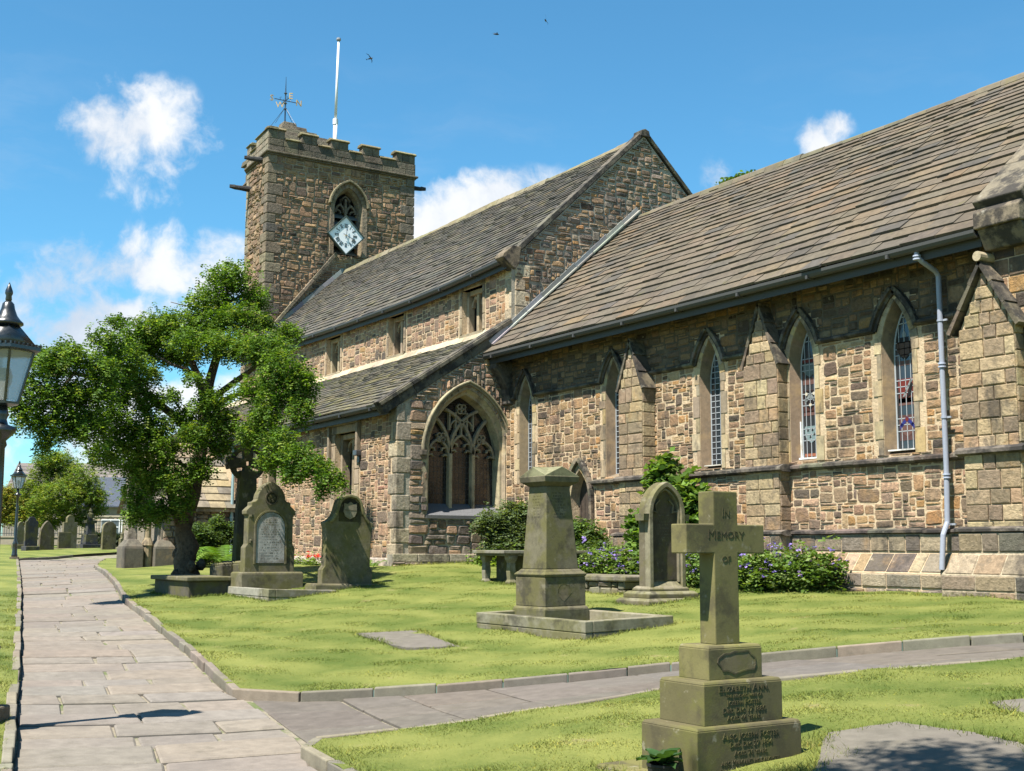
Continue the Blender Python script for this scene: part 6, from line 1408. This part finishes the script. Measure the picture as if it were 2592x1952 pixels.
def big_tree():
    D0 = 27.9; base = pix(405, 1262, D0)
    o = thing('spreading_tree', 'gnarled spreading tree with feathery green leaves beside the path', 'tree', tuple(base))
    bl = [(492,605,58,48,0),(545,645,45,38,0.2),(455,655,60,42,0),(500,690,75,40,-0.3),(400,705,92,42,0.2),(330,712,55,38,-0.2),(300,740,55,40,0),(430,745,80,38,-0.6),(345,765,60,35,0.4),(500,750,62,42,-0.9),
          (570,755,70,44,-1.4),(612,800,60,50,-2.2),(650,835,42,52,-2.2),(650,890,34,40,-2.4),(600,850,50,40,-2.2),(225,735,40,30,-1.6),(265,775,60,42,-1.2),(215,800,55,40,-2.56),(150,775,60,42,-2.82),(100,795,60,48,-3.02),
          (60,845,40,42,-3.18),(120,860,65,45,-2.94),(190,855,60,42,-2.66),(70,905,42,45,-3.14),(130,925,55,45,-2.9),(195,930,50,42,-2.64),(255,850,50,42,-1.3),(300,815,55,40,-0.5),(315,870,45,40,-0.6),(240,905,52,40,-1.45),
          (275,950,60,45,-1.1),(330,925,60,42,-0.8),(225,985,45,38,-1.6),(285,1000,55,42,-0.5),(350,970,55,42,-0.9),(400,900,36,30,-0.7),(455,870,50,36,-0.9),(480,915,45,40,-0.8),(420,945,45,38,-1),(475,965,38,32,-0.7),
          (330,1030,52,42,-0.6),(295,1065,42,40,-0.3),(375,1040,45,42,-0.9),(300,1115,40,36,-0.3),(345,1105,40,36,-0.6),(395,1085,30,40,-0.7),(435,1015,40,34,-0.9),(545,845,50,36,-1.6),(575,900,48,40,-2.2),(545,940,42,36,-2),
          (600,950,50,36,-2.5),(640,985,52,34,-2.8),(590,1000,40,30,-2.5),(680,1010,46,28,-3),(712,1035,32,24,-3.2),(735,1045,18,22,-3.3),(695,1060,16,26,-3.1),(630,1025,36,24,-2.8),(35,880,20,30,-3.28),(95,965,30,30,-3.04),(620,720,40,26,0.2),(250,700,28,18,0.3),
          (420,820,30,18,-1.1),(370,860,26,22,-0.9),(170,905,40,30,-2.74),(400,780,40,20,0.5),(560,700,40,26,0.1)]
    blobs = []; k = 1.17179/3119.57
    for x, y, rx, ry, q in bl:
        s = k*(D0+q); blobs.append((np.array(pix(x, y, D0+q*1.2)), np.array((rx*s*.86, rx*s*.86, ry*s*.78))))
    sp, rg = sprays_in(blobs, 15500, 5)
    tn = leaf_tints(rg, len(sp), GREENS, [.26, .22, .22, .12, .12, .06])
    leaves_mesh('crown', MAT['leaf'], o, sp, tn, .072, .038, 10, .6, 6)
    tr = MB(); P = lambda *a: [pix(x, y, D0+q) for x, y, q in a]; BK = (.115, .085, .058)
    tr.tube(P((404,1272,0),(405,1245,0),(398,1215,.02),(408,1185,0),(396,1150,0),(404,1115,0),(418,1070,0),(426,1030,0),(432,980,0),(440,930,.05),(443,880,.1)), [.33,.28,.22,.235,.18,.17,.16,.15,.145,.145,.135], BK, 14, .10)
    tr.tube(P((398,1150,0),(382,1110,-.05),(372,1070,-.1),(355,1020,-.15),(340,965,-.2),(318,900,-.2),(290,850,0),(262,800,.2)), [.15,.12,.10,.09,.08,.07,.05,.03], BK, 9, .1)
    for pts, r0, r1 in (([(443,880,.1),(452,830,0),(466,780,0),(478,720,0),(488,660,0),(492,600,0)], .14, .03), ([(443,870,.1),(430,820,-.1),(408,770,-.2),(395,730,-.2),(360,700,-.1)], .10, .025), ([(430,820,-.1),(400,800,-.3),(370,790,-.3),(335,770,-.2)], .055, .02),
                        ([(440,900,0),(470,855,.2),(510,825,-.4),(560,790,-1.2),(620,790,-2.1)], .10, .03), ([(440,925,0),(480,905,-.4),(520,903,-1.),(545,920,-1.6),(560,945,-2.1),(600,985,-2.6),(680,1012,-3.),(735,1050,-3.4)], .085, .015),
                        ([(455,880,.1),(500,860,-.2),(540,845,-1.2),(600,850,-2.),(645,870,-2.4)], .06, .02), ([(432,960,0),(380,905,-.2),(310,850,-.6),(240,830,-1.7),(160,810,-2.7),(90,820,-3.2)], .11, .025), ([(240,830,-1.7),(200,790,-2.2),(150,775,-2.8)], .05, .02),
                        ([(466,780,0),(510,750,-.3),(570,745,-.2),(615,760,0)], .055, .015), ([(408,770,-.2),(430,735,-.3),(450,690,-.1)], .05, .015), ([(310,850,-.6),(270,800,-1.),(250,760,-1.2)], .05, .015), ([(426,1030,0),(385,1000,-.5),(340,1000,-.6),(300,1040,-.4)], .05, .015),
                        ([(488,660,0),(520,640,.1),(550,645,.2)], .035, .012), ([(160,810,-2.7),(120,860,-3.),(110,920,-3.1)], .035, .01), ([(560,945,-2.1),(555,900,-2.2),(580,880,-2.3)], .03, .01), ([(466,690,0),(430,668,.0),(400,664,0),(368,656,0)], .02, .008)):
        n = len(pts); tr.tube(P(*pts), [r0+(r1-r0)*i/(n-1) for i in range(n)], BK, 8, .08)
    for a in np.linspace(0, 2*math.pi, 6)[:-1]:   # burrs and root flare
        b = base + Vector((math.cos(a)*.3, math.sin(a)*.3, .25+random.uniform(-.1, .5))); tr.tube([b-Vector((0, 0, .16)), b-Vector((0, 0, .07)), b, b+Vector((0, 0, .1))], [.04, .10, .11, .04], BK, 8, .2)
    tr.build('trunk', MAT['bark'], o, smooth=True)
big_tree()
def small_tree(name, label, dist, trunk, blobs_px, n, seed, cols, leaf, group=None, tr=.1):
    k = 1.17179/3119.57*dist; base = pix(trunk[0][0], trunk[0][1], dist); base.z = min(base.z, G(base.x, base.y)+.05)
    o = thing(name, label, 'tree', tuple(base), group=group)
    bl = [(np.array(pix(x, y, dist+q)), np.array((rx*k, rx*k, ry*k))) for x, y, rx, ry, q in blobs_px]
    sp, rg = sprays_in(bl, n, seed); leaves_mesh('crown', MAT['leaf'], o, sp, leaf_tints(rg, n, cols), leaf, leaf*.62, 6, .2, seed+1)
    m = MB(); pts = [base-Vector((0, 0, .3))] + [pix(x, y, dist) for x, y in trunk[1:]]; m.tube(pts, [tr*(1-.7*i/(len(pts)-1)) for i in range(len(pts))], (.07, .055, .04), 8, .08)
    for x, y, rx, ry, q in blobs_px[::2]: m.tube([pts[len(pts)//2], pix(x, y, dist+q)], [tr*.4, .01], (.07, .055, .04), 5)
    m.build('trunk', MAT['bark'], o, smooth=True); return o
YG = [(.15, .22, .035), (.11, .18, .03), (.20, .26, .045), (.08, .135, .024), (.22, .25, .05)]
small_tree('slim_tree', 'slim yellow-green tree among the far headstones behind the lamp post', 72, [(150,1190),(150,1140),(148,1080),(145,1020)],
           [(90,1040,32,40,0),(130,1010,40,35,1),(110,1000,36,22,0),(170,1045,45,38,0),(130,1075,55,35,-1),(190,1075,32,28,0),(90,1095,36,30,0),(210,1100,25,22,.5),(150,1115,40,22,0),(215,1075,18,18,0),(60,1060,20,22,0),(185,1130,20,14,0),(110,1135,25,14,0)], 8500, 21, YG, .11)
small_tree('low_tree', 'low yellowing tree at the far left edge behind the near lamp post', 79, [(40,1170),(38,1130),(36,1090)],
           [(20,1080,30,26,0),(50,1095,25,25,0),(10,1110,25,30,0),(40,1120,26,22,0),(80,1110,26,22,1),(0,1075,25,22,0),(95,1130,22,14,0)], 5000, 31, [(.28, .26, .05), (.20, .24, .045), (.15, .20, .04), (.32, .27, .06)], .12)
small_tree('tall_tree', 'leafy treetop showing above the ridge of the chancel roof', 36, [(1600,1185),(1600,800),(1600,420)],
           [(1560,400,13,9,0),(1580,392,18,12,0),(1605,385,20,13,0),(1625,390,22,16,0),(1560,430,25,20,0),(1600,430,45,35,0),(1650,440,40,30,0),(1640,500,60,50,0)], 3600, 41, [(.11, .19, .03), (.14, .22, .04), (.08, .14, .025)], .12, tr=.2)
def bush(name, label, blobs, n, seed, cols, leaf, cat='shrub', drop=.2, per=8, group=None, ratio=.6, stems=True):
    c = np.mean([b[0] for b in blobs], 0); o = thing(name, label, cat, (c[0], c[1], G(c[0], c[1])), group=group)
    sp, rg = sprays_in([(np.array(a), np.array(b)) for a, b in blobs], n, seed); sp[:, 2] = np.maximum(sp[:, 2], Gv(sp[:, 0], sp[:, 1])+.03)
    leaves_mesh('foliage', MAT['leaf'], o, sp, leaf_tints(rg, n, cols), leaf, leaf*ratio, per, drop, seed+3)
    if stems:
        m = MB()
        for a, b in blobs: m.tube([(c[0]+random.uniform(-.2, .2)*b[0], c[1]+random.uniform(-.2, .2)*b[1], G(c[0], c[1])-.05), ((c[0]+a[0])/2, (c[1]+a[1])/2, (G(c[0], c[1])+a[2])/2), a], [.022, .018, .008], (.10, .085, .05), 5)
        m.build('stem', MAT['bark'], o)
    return o
DG = [(.07, .12, .03), (.055, .10, .025), (.09, .14, .04), (.11, .16, .05)]; FG = [(.10, .17, .025), (.13, .20, .035), (.075, .135, .02), (.16, .22, .05)]
bush('ivy_bush', 'bushy grey-green shrub against the wall at the right of the arched aisle window', [((-24.9,15.40,2.1),(.5,.5,.5)),((-25.0,15.75,2.55),(.45,.45,.3)),((-24.7,15.20,1.65),(.55,.5,.4)),((-24.9,14.95,2.3),(.35,.35,.3)),((-24.7,15.70,1.7),(.5,.5,.5))], 2600, 51, [(.10, .14, .06), (.075, .115, .045), (.13, .17, .075)], .075)
bush('leafy_bush', 'low bright green broad-leaved bush at the foot of the aisle corner wall', [((-24.5,14.80,1.35),(.4,.45,.3)),((-24.4,15.15,1.4),(.4,.4,.35)),((-24.3,14.70,1.22),(.35,.35,.2))], 520, 55, FG, .14, per=6)
bush('dark_shrub', 'dense dark shrub by the pointed chancel door behind the table tomb', [((-22.5,15.2,1.75),(.5,.4,.5)),((-21.9,15.15,1.7),(.5,.4,.45)),((-21.3,15.15,1.85),(.5,.4,.45)),((-22.0,15.25,2.05),(.4,.3,.3)),((-20.8,15.1,1.55),(.5,.4,.35)),((-22.9,15.1,1.5),(.4,.35,.35))], 2900, 61, DG, .085)
bush('climbing_fig', 'bright green maple-like climber on the buttress behind the gothic headstone', [((-18.65,15.25,2.6),(.4,.25,.45)),((-18.20,15.2,2.75),(.4,.25,.35)),((-18.05,15.2,2.25),(.45,.3,.4)),((-18.80,15.15,2.0),(.45,.3,.35)),((-19.15,15.1,1.75),(.35,.3,.3)),((-18.95,15.25,3.1),(.25,.2,.35)),((-18.65,15.25,3.35),(.14,.14,.2)),((-18.45,15.1,1.55),(.45,.3,.4)),((-17.75,15.2,2.6),(.28,.2,.3)),((-19.45,15.15,2.25),(.25,.2,.2))], 1000, 71, [(.10, .18, .03), (.13, .21, .04), (.07, .13, .02), (.16, .23, .06)], .15, per=6, ratio=.85)
def flower_bed(name, label, pts, wd, h, n, seed):
    bl = [((x+random.uniform(-.1, .1), y, G(x, y)+h*.48), (.38, wd, h*.56)) for x, y in pts]
    o = bush(name, label, bl, n, seed, [(.11, .18, .035), (.085, .15, .03), (.14, .21, .05), (.17, .23, .07)], .07, 'flower bed', .1, 6, 'purple flower beds below the chancel wall', .75, False)
    sp, rg = sprays_in([(np.array(a), np.array(b)*1.08) for a, b in bl], n//5, seed+9, .8); sp = sp[sp[:, 2] > np.array(Gv(sp[:, 0], sp[:, 1]))+h*.42]
    sp = sp[np.sin(sp[:, 0]*3.1)+np.cos(sp[:, 0]*7.3+sp[:, 2]*4) > -.8]
    leaves_mesh('flowers', MAT['petal'], o, sp, leaf_tints(rg, len(sp), [(.23, .17, .50), (.30, .22, .56), (.18, .14, .44)]), .05, .05, 5, .0, seed+11, spread=.3)
flower_bed('purple_flower_bed', 'wide bank of purple geraniums below the chancel wall right of the cross', [(-17.3+.33*i, 14.95+.03*i) for i in range(9)], .55, .72, 2300, 81)
flower_bed('purple_flower_bed', 'patch of purple geraniums between the table tomb and the gothic headstone', [(-20.6+.32*i, 14.75) for i in range(9)], .45, .62, 1900, 83)
def ferns():
    rg = random.Random(3)
    for lb, cx, cy, n, L in (('bright fern clump at the porch wall left of the shaded cross', -33.3, 11.55, 46, 1.45), ('low fern tuft at the left corner of the aisle wall behind the shield headstone', -26.3, 12.55, 16, .5)):
        z = G(cx, cy); o = thing('fern', lb, 'fern', (cx, cy, z)); m = MB()
        for i in range(n):
            a = rg.uniform(0, 2*math.pi); l = L*rg.uniform(.6, 1.1); el = rg.uniform(.7, 1.3); d = Vector((math.cos(a), math.sin(a), 0)); P = []
            for j in range(9):
                t = j/8; P.append(Vector((cx, cy, z)) + d*(.12+l*.75*t) + Vector((0, 0, l*(1.15*t*math.sin(el)-.75*t*t))))
            sd_ = Vector((-d.y, d.x, 0)); tt = jit(rg.choice([(.12, .22, .03), (.16, .26, .04), (.10, .18, .03)]), .15)
            for j in range(8):
                w_ = .16*L*math.sin(math.pi*(j+.8)/9.5)
                for sg in (-1, 1):
                    for q in (0, .5):
                        b = P[j].lerp(P[j+1], q); e = b + sd_*sg*w_ + (P[j+1]-P[j])*.6 - Vector((0, 0, .03)); c = P[j].lerp(P[j+1], q+.42); m.add([b, e, c], [(0, 1, 2)], tt)
        m.build('frond', MAT['leaf'], o)
ferns()
bush('rose_bush', 'dark shrub with a red bloom under the porch window', [((-34.9,11.6,1.75),(.4,.5,.45)),((-34.7,11.2,2.0),(.35,.35,.4)),((-35.2,11.9,2.3),(.25,.25,.35)),((-35.2,12.3,2.1),(.3,.3,.4))], 1100, 91, DG, .09)
def border():
    rg = random.Random(6)
    for i in range(11):
        x = -35.2+i*.58+rg.uniform(-.15, .15); y = 12.55; z = G(x, y)
        o = thing('bedding_plant', 'small bedding plant with red blooms along the aisle wall', 'flower', (x, y, z), group='red bedding plants along the aisle wall')
        n = 40; sp = np.array([(x+rg.gauss(0, .1), y+rg.gauss(0, .1), z+.05+abs(rg.gauss(0, .09))) for _ in range(n)]); leaves_mesh('foliage', MAT['leaf'], o, sp, leaf_tints(np.random.default_rng(i), n, FG), .08, .05, 4, .1, 200+i)
        if i % 3 != 2:
            n = 12; sp = np.array([(x+rg.gauss(0, .07), y+rg.gauss(0, .06), z+.22+abs(rg.gauss(0, .05))) for _ in range(n)]); leaves_mesh('bloom', MAT['petal'], o, sp, leaf_tints(np.random.default_rng(i), n, [(.6, .03, .03), (.7, .05, .06)]), .05, .05, 4, 0, 300+i, .3)
border()
def pot_plant():
    x, y = -6.12, 4.93; z = .285
    o = thing('potted_plant', 'dark leafy plant in a black pot standing at the foot of the cross', 'potted plant', (x, y, z))
    m = MB(); m.lathe([(.075, -.05), (.095, .10), (.10, .105), (.10, .12), (.085, .12), (.08, .10)], (.02, .02, .022), x, y, 20); m.v = [(a, b, c+z) for a, b, c in m.v]; m.build('pot', MAT['paint'], o)
    rg = random.Random(2); m = MB()
    for i in range(15):
        a = i*2.4; l = rg.uniform(.13, .22)*(1 if i > 4 else .8); el = 1.25-.06*i; d = Vector((math.cos(a), math.sin(a), 0)); s = Vector((-d.y, d.x, 0)); c = Vector((x, y, z+.1)); tt = jit(rg.choice([(.045, .095, .03), (.065, .12, .04), (.035, .075, .028)]), .15); rows = []
        for j in range(7):
            t = j/6; p = c + d*(l*t*math.cos(el*(1-t*.5))) + Vector((0, 0, l*(1.1*t*math.sin(el)-.45*t*t))); w_ = .05*math.sin(math.pi*(.12+.86*t))*(1+.25*rg.uniform(-1, 1)); up_ = Vector((0, 0, .014*rg.uniform(.5, 1.5)))
            rows.append((p+s*w_+up_, p, p-s*w_+up_))
        for j in range(6): m.add([*rows[j], *rows[j+1]], [(0, 1, 4, 3), (1, 2, 5, 4)], tt)
    m.build('leaf', MAT['leaf'], o, smooth=True)
pot_plant()

def shade_tree():
    o = thing('churchyard_tree', 'tree overhead at the right, its shade lying on the near grave slab', 'tree', (1.6, 4.2, G(1.6, 4.2)))
    bl = [(np.array(c), np.array(a)) for c, a in (((-3.9, 2.6, 7.2), (.8, .7, .5)), ((-3.2, 1.9, 7.6), (.9, .8, .6)), ((-2.3, 2.3, 8.0), (1., .9, .8)), ((-1.2, 2.7, 8.5), (1.2, 1.1, .9)), ((.2, 3.4, 9.0), (1.5, 1.4, 1.2)), ((1.8, 4.3, 9.6), (1.9, 1.8, 1.6)), ((3.2, 4.8, 8.6), (1.6, 1.6, 1.2)), ((-3.1, 3.0, 7.5), (.8, .6, .5)), ((-4.3, 1.9, 7.0), (.5, .5, .35)))]
    sp, rg = sprays_in(bl, 4200, 301); leaves_mesh('crown', MAT['leaf'], o, sp, leaf_tints(rg, len(sp), GREENS), .1, .06, 8, .4, 302)
    m = MB(); m.tube([(1.6, 4.2, .1), (1.6, 4.2, 2.), (1.5, 4.15, 4.5), (1.6, 4.2, 7), (1.8, 4.3, 9.5)], [.28, .22, .18, .12, .03], (.075, .055, .038), 10, .08); m.tube([(1.5, 4.15, 4.9), (.3, 3.5, 6.6), (-1.4, 2.8, 7.5), (-3.2, 2.3, 7.3), (-4.1, 2.3, 7.1)], [.12, .09, .06, .03, .012], (.075, .055, .038), 7); m.tube([(1.5, 4.15, 5.2), (2.4, 4.5, 7.), (3.3, 4.8, 8.3)], [.1, .06, .02], (.075, .055, .038), 7); m.build('trunk', MAT['bark'], o, smooth=True)
shade_tree()

# ------------------------------------------------------------------ buildings beyond the churchyard
def far_buildings():
    d = 108
    def wall_frame(dist, x0, x1):     # vertical plane facing the churchyard
        a, b = pix(x0, 1187, dist), pix(x1, 1187, dist); U = (b-a).normalized(); U.z = 0; U.normalize(); return frame((a.x, a.y, 0), U, (0, 0, 1), U.cross(Vector((0, 0, 1)))), (b-a).length
    F, L = wall_frame(d, 168, 420); o = thing('low_house', 'low stone house with a blue slate roof and white windows beyond the churchyard', 'house', tuple(F(0, 1.5)))
    m = MB(); m.fbox(F, 0, L, .8, 5.4, -6, 0, (.27, .225, .17)); m.fbox(F, -.05, L+.05, 4.35, 4.5, -.1, .08, (.38, .33, .25)); m.build('wall', MAT['plainstone'], o)
    st = MB(); rubble(st, F, 0, L, 1.2, 4.3, lambda u, v: not (1.9 < u < 9.2 and 2.6 < v < 4.2), .16, (2, 4), (1, 2), .03, .03, lambda u, v: jit((.33, .27, .2), .15), False); st.build('stonework', MAT['plainstone'], o)
    m = MB(); m.add([F(-.3, 5.3, .35), F(L+.3, 5.3, .35), F(L+.3, 8., -3.2), F(-.3, 8., -3.2), F(-.3, 5.2, .35), F(L+.3, 5.2, .35)], [(0, 1, 2, 3), (4, 5, 1, 0)], (.075, .09, .12)); m.add([F(-.3, 8., -3.2), F(L+.3, 8., -3.2), F(L+.3, 5.2, -6.6), F(-.3, 5.2, -6.6)], [(0, 1, 2, 3)], (.07, .085, .115)); m.build('roof', MAT['slate'], o)
    for i in range(4):
        u = 2.0+i*1.78; w_ = MB(); W = (.72, .73, .73)
        for q in ((0, .08), (.82, .9), (1.56, 1.64)): w_.fbox(F, u+q[0], u+q[1], 2.6, 4.15, 0, .08, W)
        for z in (2.6, 3.45, 4.07): w_.fbox(F, u+.08, u+1.56, z, z+.09, 0, .079, W)
        f = w_.build('window', MAT['paint'], o); g = MB(); g.fbox(F, u+.08, u+1.56, 2.65, 4.1, -.02, .03, (.07, .08, .09)); g.build('pane', MAT['glass'], f)
    F, L = wall_frame(150, 5, 480); o = thing('long_house', 'long grey stone house roof rising behind the low slate-roofed house', 'house', tuple(F(0, 2)))
    m = MB(); m.fbox(F, 0, L, 1, 7.4, -9, 0, (.28, .24, .2)); m.build('wall', MAT['plainstone'], o)
    m = MB(); m.add([F(-.4, 7.3, .4), F(L+.4, 7.3, .4), F(L+.4, 12.2, -4.6), F(-.4, 12.2, -4.6)], [(0, 1, 2, 3)], (.20, .175, .165)); m.add([F(-.4, 12.2, -4.6), F(L+.4, 12.2, -4.6), F(L+.4, 7.3, -9.4), F(-.4, 7.3, -9.4)], [(0, 1, 2, 3)], (.18, .16, .15)); m.add([F(0, 7.3, 0), F(0, 12.1, -4.6), F(0, 7.3, -9)], [(0, 1, 2)], (.26, .22, .18))
    for k in range(9): m.add([F(-.4, 7.75+k*.5, -.02-k*.51+.03), F(L+.4, 7.75+k*.5, -.02-k*.51+.03), F(L+.4, 7.8+k*.5, -.05-k*.51+.05), F(-.4, 7.8+k*.5, -.05-k*.51+.05)], [(0, 1, 2, 3)], (.15, .13, .12))
    m.build('roof', MAT['slate'], o)
    c = MB(); c.fbox(F, 16, 17.2, 11.5, 13.4, -5.2, -4., (.24, .2, .16)); c.build('chimney', MAT['plainstone'], o)
    # churchyard boundary: low wall with iron railing on top
    F, L = wall_frame(82, -60, 420); o = thing('boundary_wall', 'low stone boundary wall of the churchyard with iron railings', 'wall', tuple(F(0, 1.6)))
    m = MB(); m.fbox(F, 0, L, 1., 2.35, -.35, 0, (.30, .26, .2)); m.fbox(F, -.05, L+.05, 2.35, 2.45, -.4, .05, (.34, .30, .23)); m.build('wall', MAT['plainstone'], o)
    m = MB(); u = .1
    while u < L: m.fbox(F, u, u+.025, 2.45, 3.5, -.19, -.165, (.03, .03, .035)); u += .16
    for z in (2.6, 3.4): m.fbox(F, 0, L, z, z+.04, -.20, -.155, (.03, .03, .035))
    m.build('railing', MAT['iron'], o)
    bl = [(np.array(pix(x, 1178, 77.5)), np.array((1.0, .7, .75))) for x in range(205, 262, 9)]
    o = thing('clipped_hedge', 'dark clipped hedge behind the urn monument', 'hedge', tuple(pix(232, 1187, 77.5))); sp, rg = sprays_in(bl, 1500, 131); sp[:, 2] = np.clip(sp[:, 2], 1.7, 2.6); leaves_mesh('foliage', MAT['leaf'], o, sp, leaf_tints(rg, 1500, [(.025, .04, .018), (.035, .05, .02)]), .14, .09, 6, .2, 132)
    # distant trees either side, behind the houses
    for i, (x, dist, h, lb) in enumerate(((-60, 125, 1085, 'round green tree behind the boundary wall, out at the far left'), (330, 190, 1050, 'distant dark tree behind the low house'))):
        small_tree('distant_tree', lb, dist, [(x, 1185), (x, 1150), (x, 1120)], [(x+dx, h+dy, 24, 22, 0) for dx, dy in ((0, 0), (22, 14), (-20, 12), (6, 32), (-12, 40), (20, 44))], 2200, 140+i, DG, .3, tr=.25)
far_buildings()

# ------------------------------------------------------------------ birds
for (p, a), lb in zip((((-48.96, 29.62, 26.55), 20), ((-47.62, 31.6, 27.23), 75), ((-52.35, 24.51, 25.36), -30)), ('small dark bird flying high above the nave roof', 'tiny dark bird, topmost and rightmost in the sky', 'dark bird flying right of the white flagpole')):
    m = MB(); m.tube([(-.16, 0, 0), (-.1, 0, .01), (0, 0, .015), (.1, 0, .02), (.14, 0, .02)], [.008, .03, .04, .03, .01], (.03, .03, .035), 6)
    for s in (-1, 1): m.add([(.07, s*.02, .02), (.0, s*.02, .02), (-.05, s*.16, .09), (-.12, s*.32, .06), (-.02, s*.2, .09)], [(0, 1, 2, 4), (4, 2, 3)], (.03, .03, .035))
    m.add([(-.14, 0, 0), (-.26, .05, 0), (-.22, 0, 0), (-.26, -.05, 0)], [(0, 1, 2, 3)], (.03, .03, .035))
    o = m.build('bird', MAT['paint']); o.location = p; o.rotation_euler = (R(a), 0, R(a+60)); tag(o, lb, 'bird', 'birds in the sky')

# ------------------------------------------------------------------ mown grass blades
def grass():
    rg = np.random.default_rng(99); n = 720000
    r = 5.2 + 24*rg.random(n)**1.5; a = R(58) + rg.uniform(-.50, .50, n); x, y = -r*np.sin(a), r*np.cos(a)
    ok = ~inside(x, y) & (y < 15.45) & ~((x > -26.3) & (x < -24.3) & (y > 7.7) & (y < 8.6)) & ~((x > -15.9) & (x < -13.5) & (y > 9.6) & (y < 11.2) & (x < -15.3))
    for q in ([(-17.1, 7.9), (-15.15, 7.78), (-14.6, 8.35), (-16.6, 8.72)], SLAB2, SLAB3): ok &= ~inside(x, y, np.array(q))
    x, y, r = x[ok], y[ok], r[ok]; pd_ = path_dist(x, y); k = pd_ > .05 - .1*(rg.random(len(x)) < .12); k &= pd_ > .02; x, y, r, pd_ = x[k], y[k], r[k], pd_[k]; n = len(x)
    z = Gv(x, y) + .025 + lump(x, y); h = rg.uniform(.009, .023, n)*(1 + (rg.random(n) < .05)*.6)*np.where(pd_ < .22, 1.6, 1.); wv = .0021*(1 + r/8); th = rg.uniform(0, 2*np.pi, n); ln = rg.normal(0, .9, (n, 2))*h[:, None]
    # longer tufts where the mower cannot reach: round stones, kerbs and walls
    rings = [[(-6.9, 4.95), (-5.72, 4.95), (-5.72, 6.17), (-6.9, 6.17)], [(-16.1, 9.5), (-13.5, 9.62), (-13.62, 11.22), (-16.2, 11.1)], [(-22.4, 8.6), (-24.9, 8.5), (-24.9, 9.95), (-22.4, 10.0)], [(-23.3, 9.7), (-22.65, 9.7), (-22.65, 11.15), (-23.3, 11.15)],
             [(-16.5, 12.35), (-15.6, 12.35), (-15.6, 13.6), (-16.5, 13.6)], [(-19.3, 13.0), (-17.4, 13.1), (-17.4, 14.1)], [(-26.6, 7.6), (-24.35, 7.65), (-24.4, 8.6)], [(-21.7, 12.8), (-20.5, 12.8), (-20.5, 15.)], SLAB2, SLAB3, [(-17.1, 7.9), (-15.15, 7.78), (-14.6, 8.35), (-16.6, 8.72)], [(-19.5, 15.1), (-10.5, 15.1)], [(-25.5, 12.75), (-25.5, 15)]]
    ex = []
    for ring in rings:
        rr = ring + ring[:1] if len(ring) > 2 else ring
        for p, q in zip(rr, rr[1:]):
            L = math.dist(p, q); m_ = int(L*260); t_ = rg.random(m_); ex.append(np.c_[p[0]+(q[0]-p[0])*t_ + rg.normal(0, .045, m_), p[1]+(q[1]-p[1])*t_ + rg.normal(0, .045, m_)])
    ex = np.concatenate(ex); ex = ex[~inside(ex[:, 0], ex[:, 1])]; ne = len(ex); x = np.r_[x, ex[:, 0]]; y = np.r_[y, ex[:, 1]]; r = np.hypot(x, y); n += ne
    z = Gv(x, y) + .02 + lump(x, y); h = np.r_[h, rg.uniform(.02, .075, ne)]; wv = .0021*(1 + r/8); th = rg.uniform(0, 2*np.pi, n); ln = np.r_[ln, rg.normal(0, .6, (ne, 2))*h[-ne:, None]]
    b = np.c_[x, y, z]; s = np.c_[np.cos(th)*wv, np.sin(th)*wv, np.zeros(n)]; tip = b + np.c_[ln, h]
    v = np.stack([b-s, b+s, tip], 1).reshape(-1, 3); f = np.arange(len(v))
    me = bpy.data.meshes.new('grass'); me.vertices.add(len(v)); me.vertices.foreach_set('co', v.ravel()); me.loops.add(len(v)); me.loops.foreach_set('vertex_index', f.astype(np.int32)); me.polygons.add(n); me.polygons.foreach_set('loop_start', np.arange(0, len(v), 3, dtype=np.int32)); me.update(calc_edges=True)
    me.materials.append(MAT['blade']); at = me.attributes.new('tint', 'FLOAT_COLOR', 'FACE'); t = rg.uniform(.6, 1.65, (n, 1))*np.where(rg.random((n, 1)) < .1, [[1.35, 1.1, .8]], [[1., 1., 1.]]); at.data.foreach_set('color', np.c_[t, np.ones(n)].ravel())
    o = bpy.data.objects.new('grass', me); COL.objects.link(o); tag(o, 'short mown grass of the churchyard lawns', 'grass', kind='stuff')
grass()
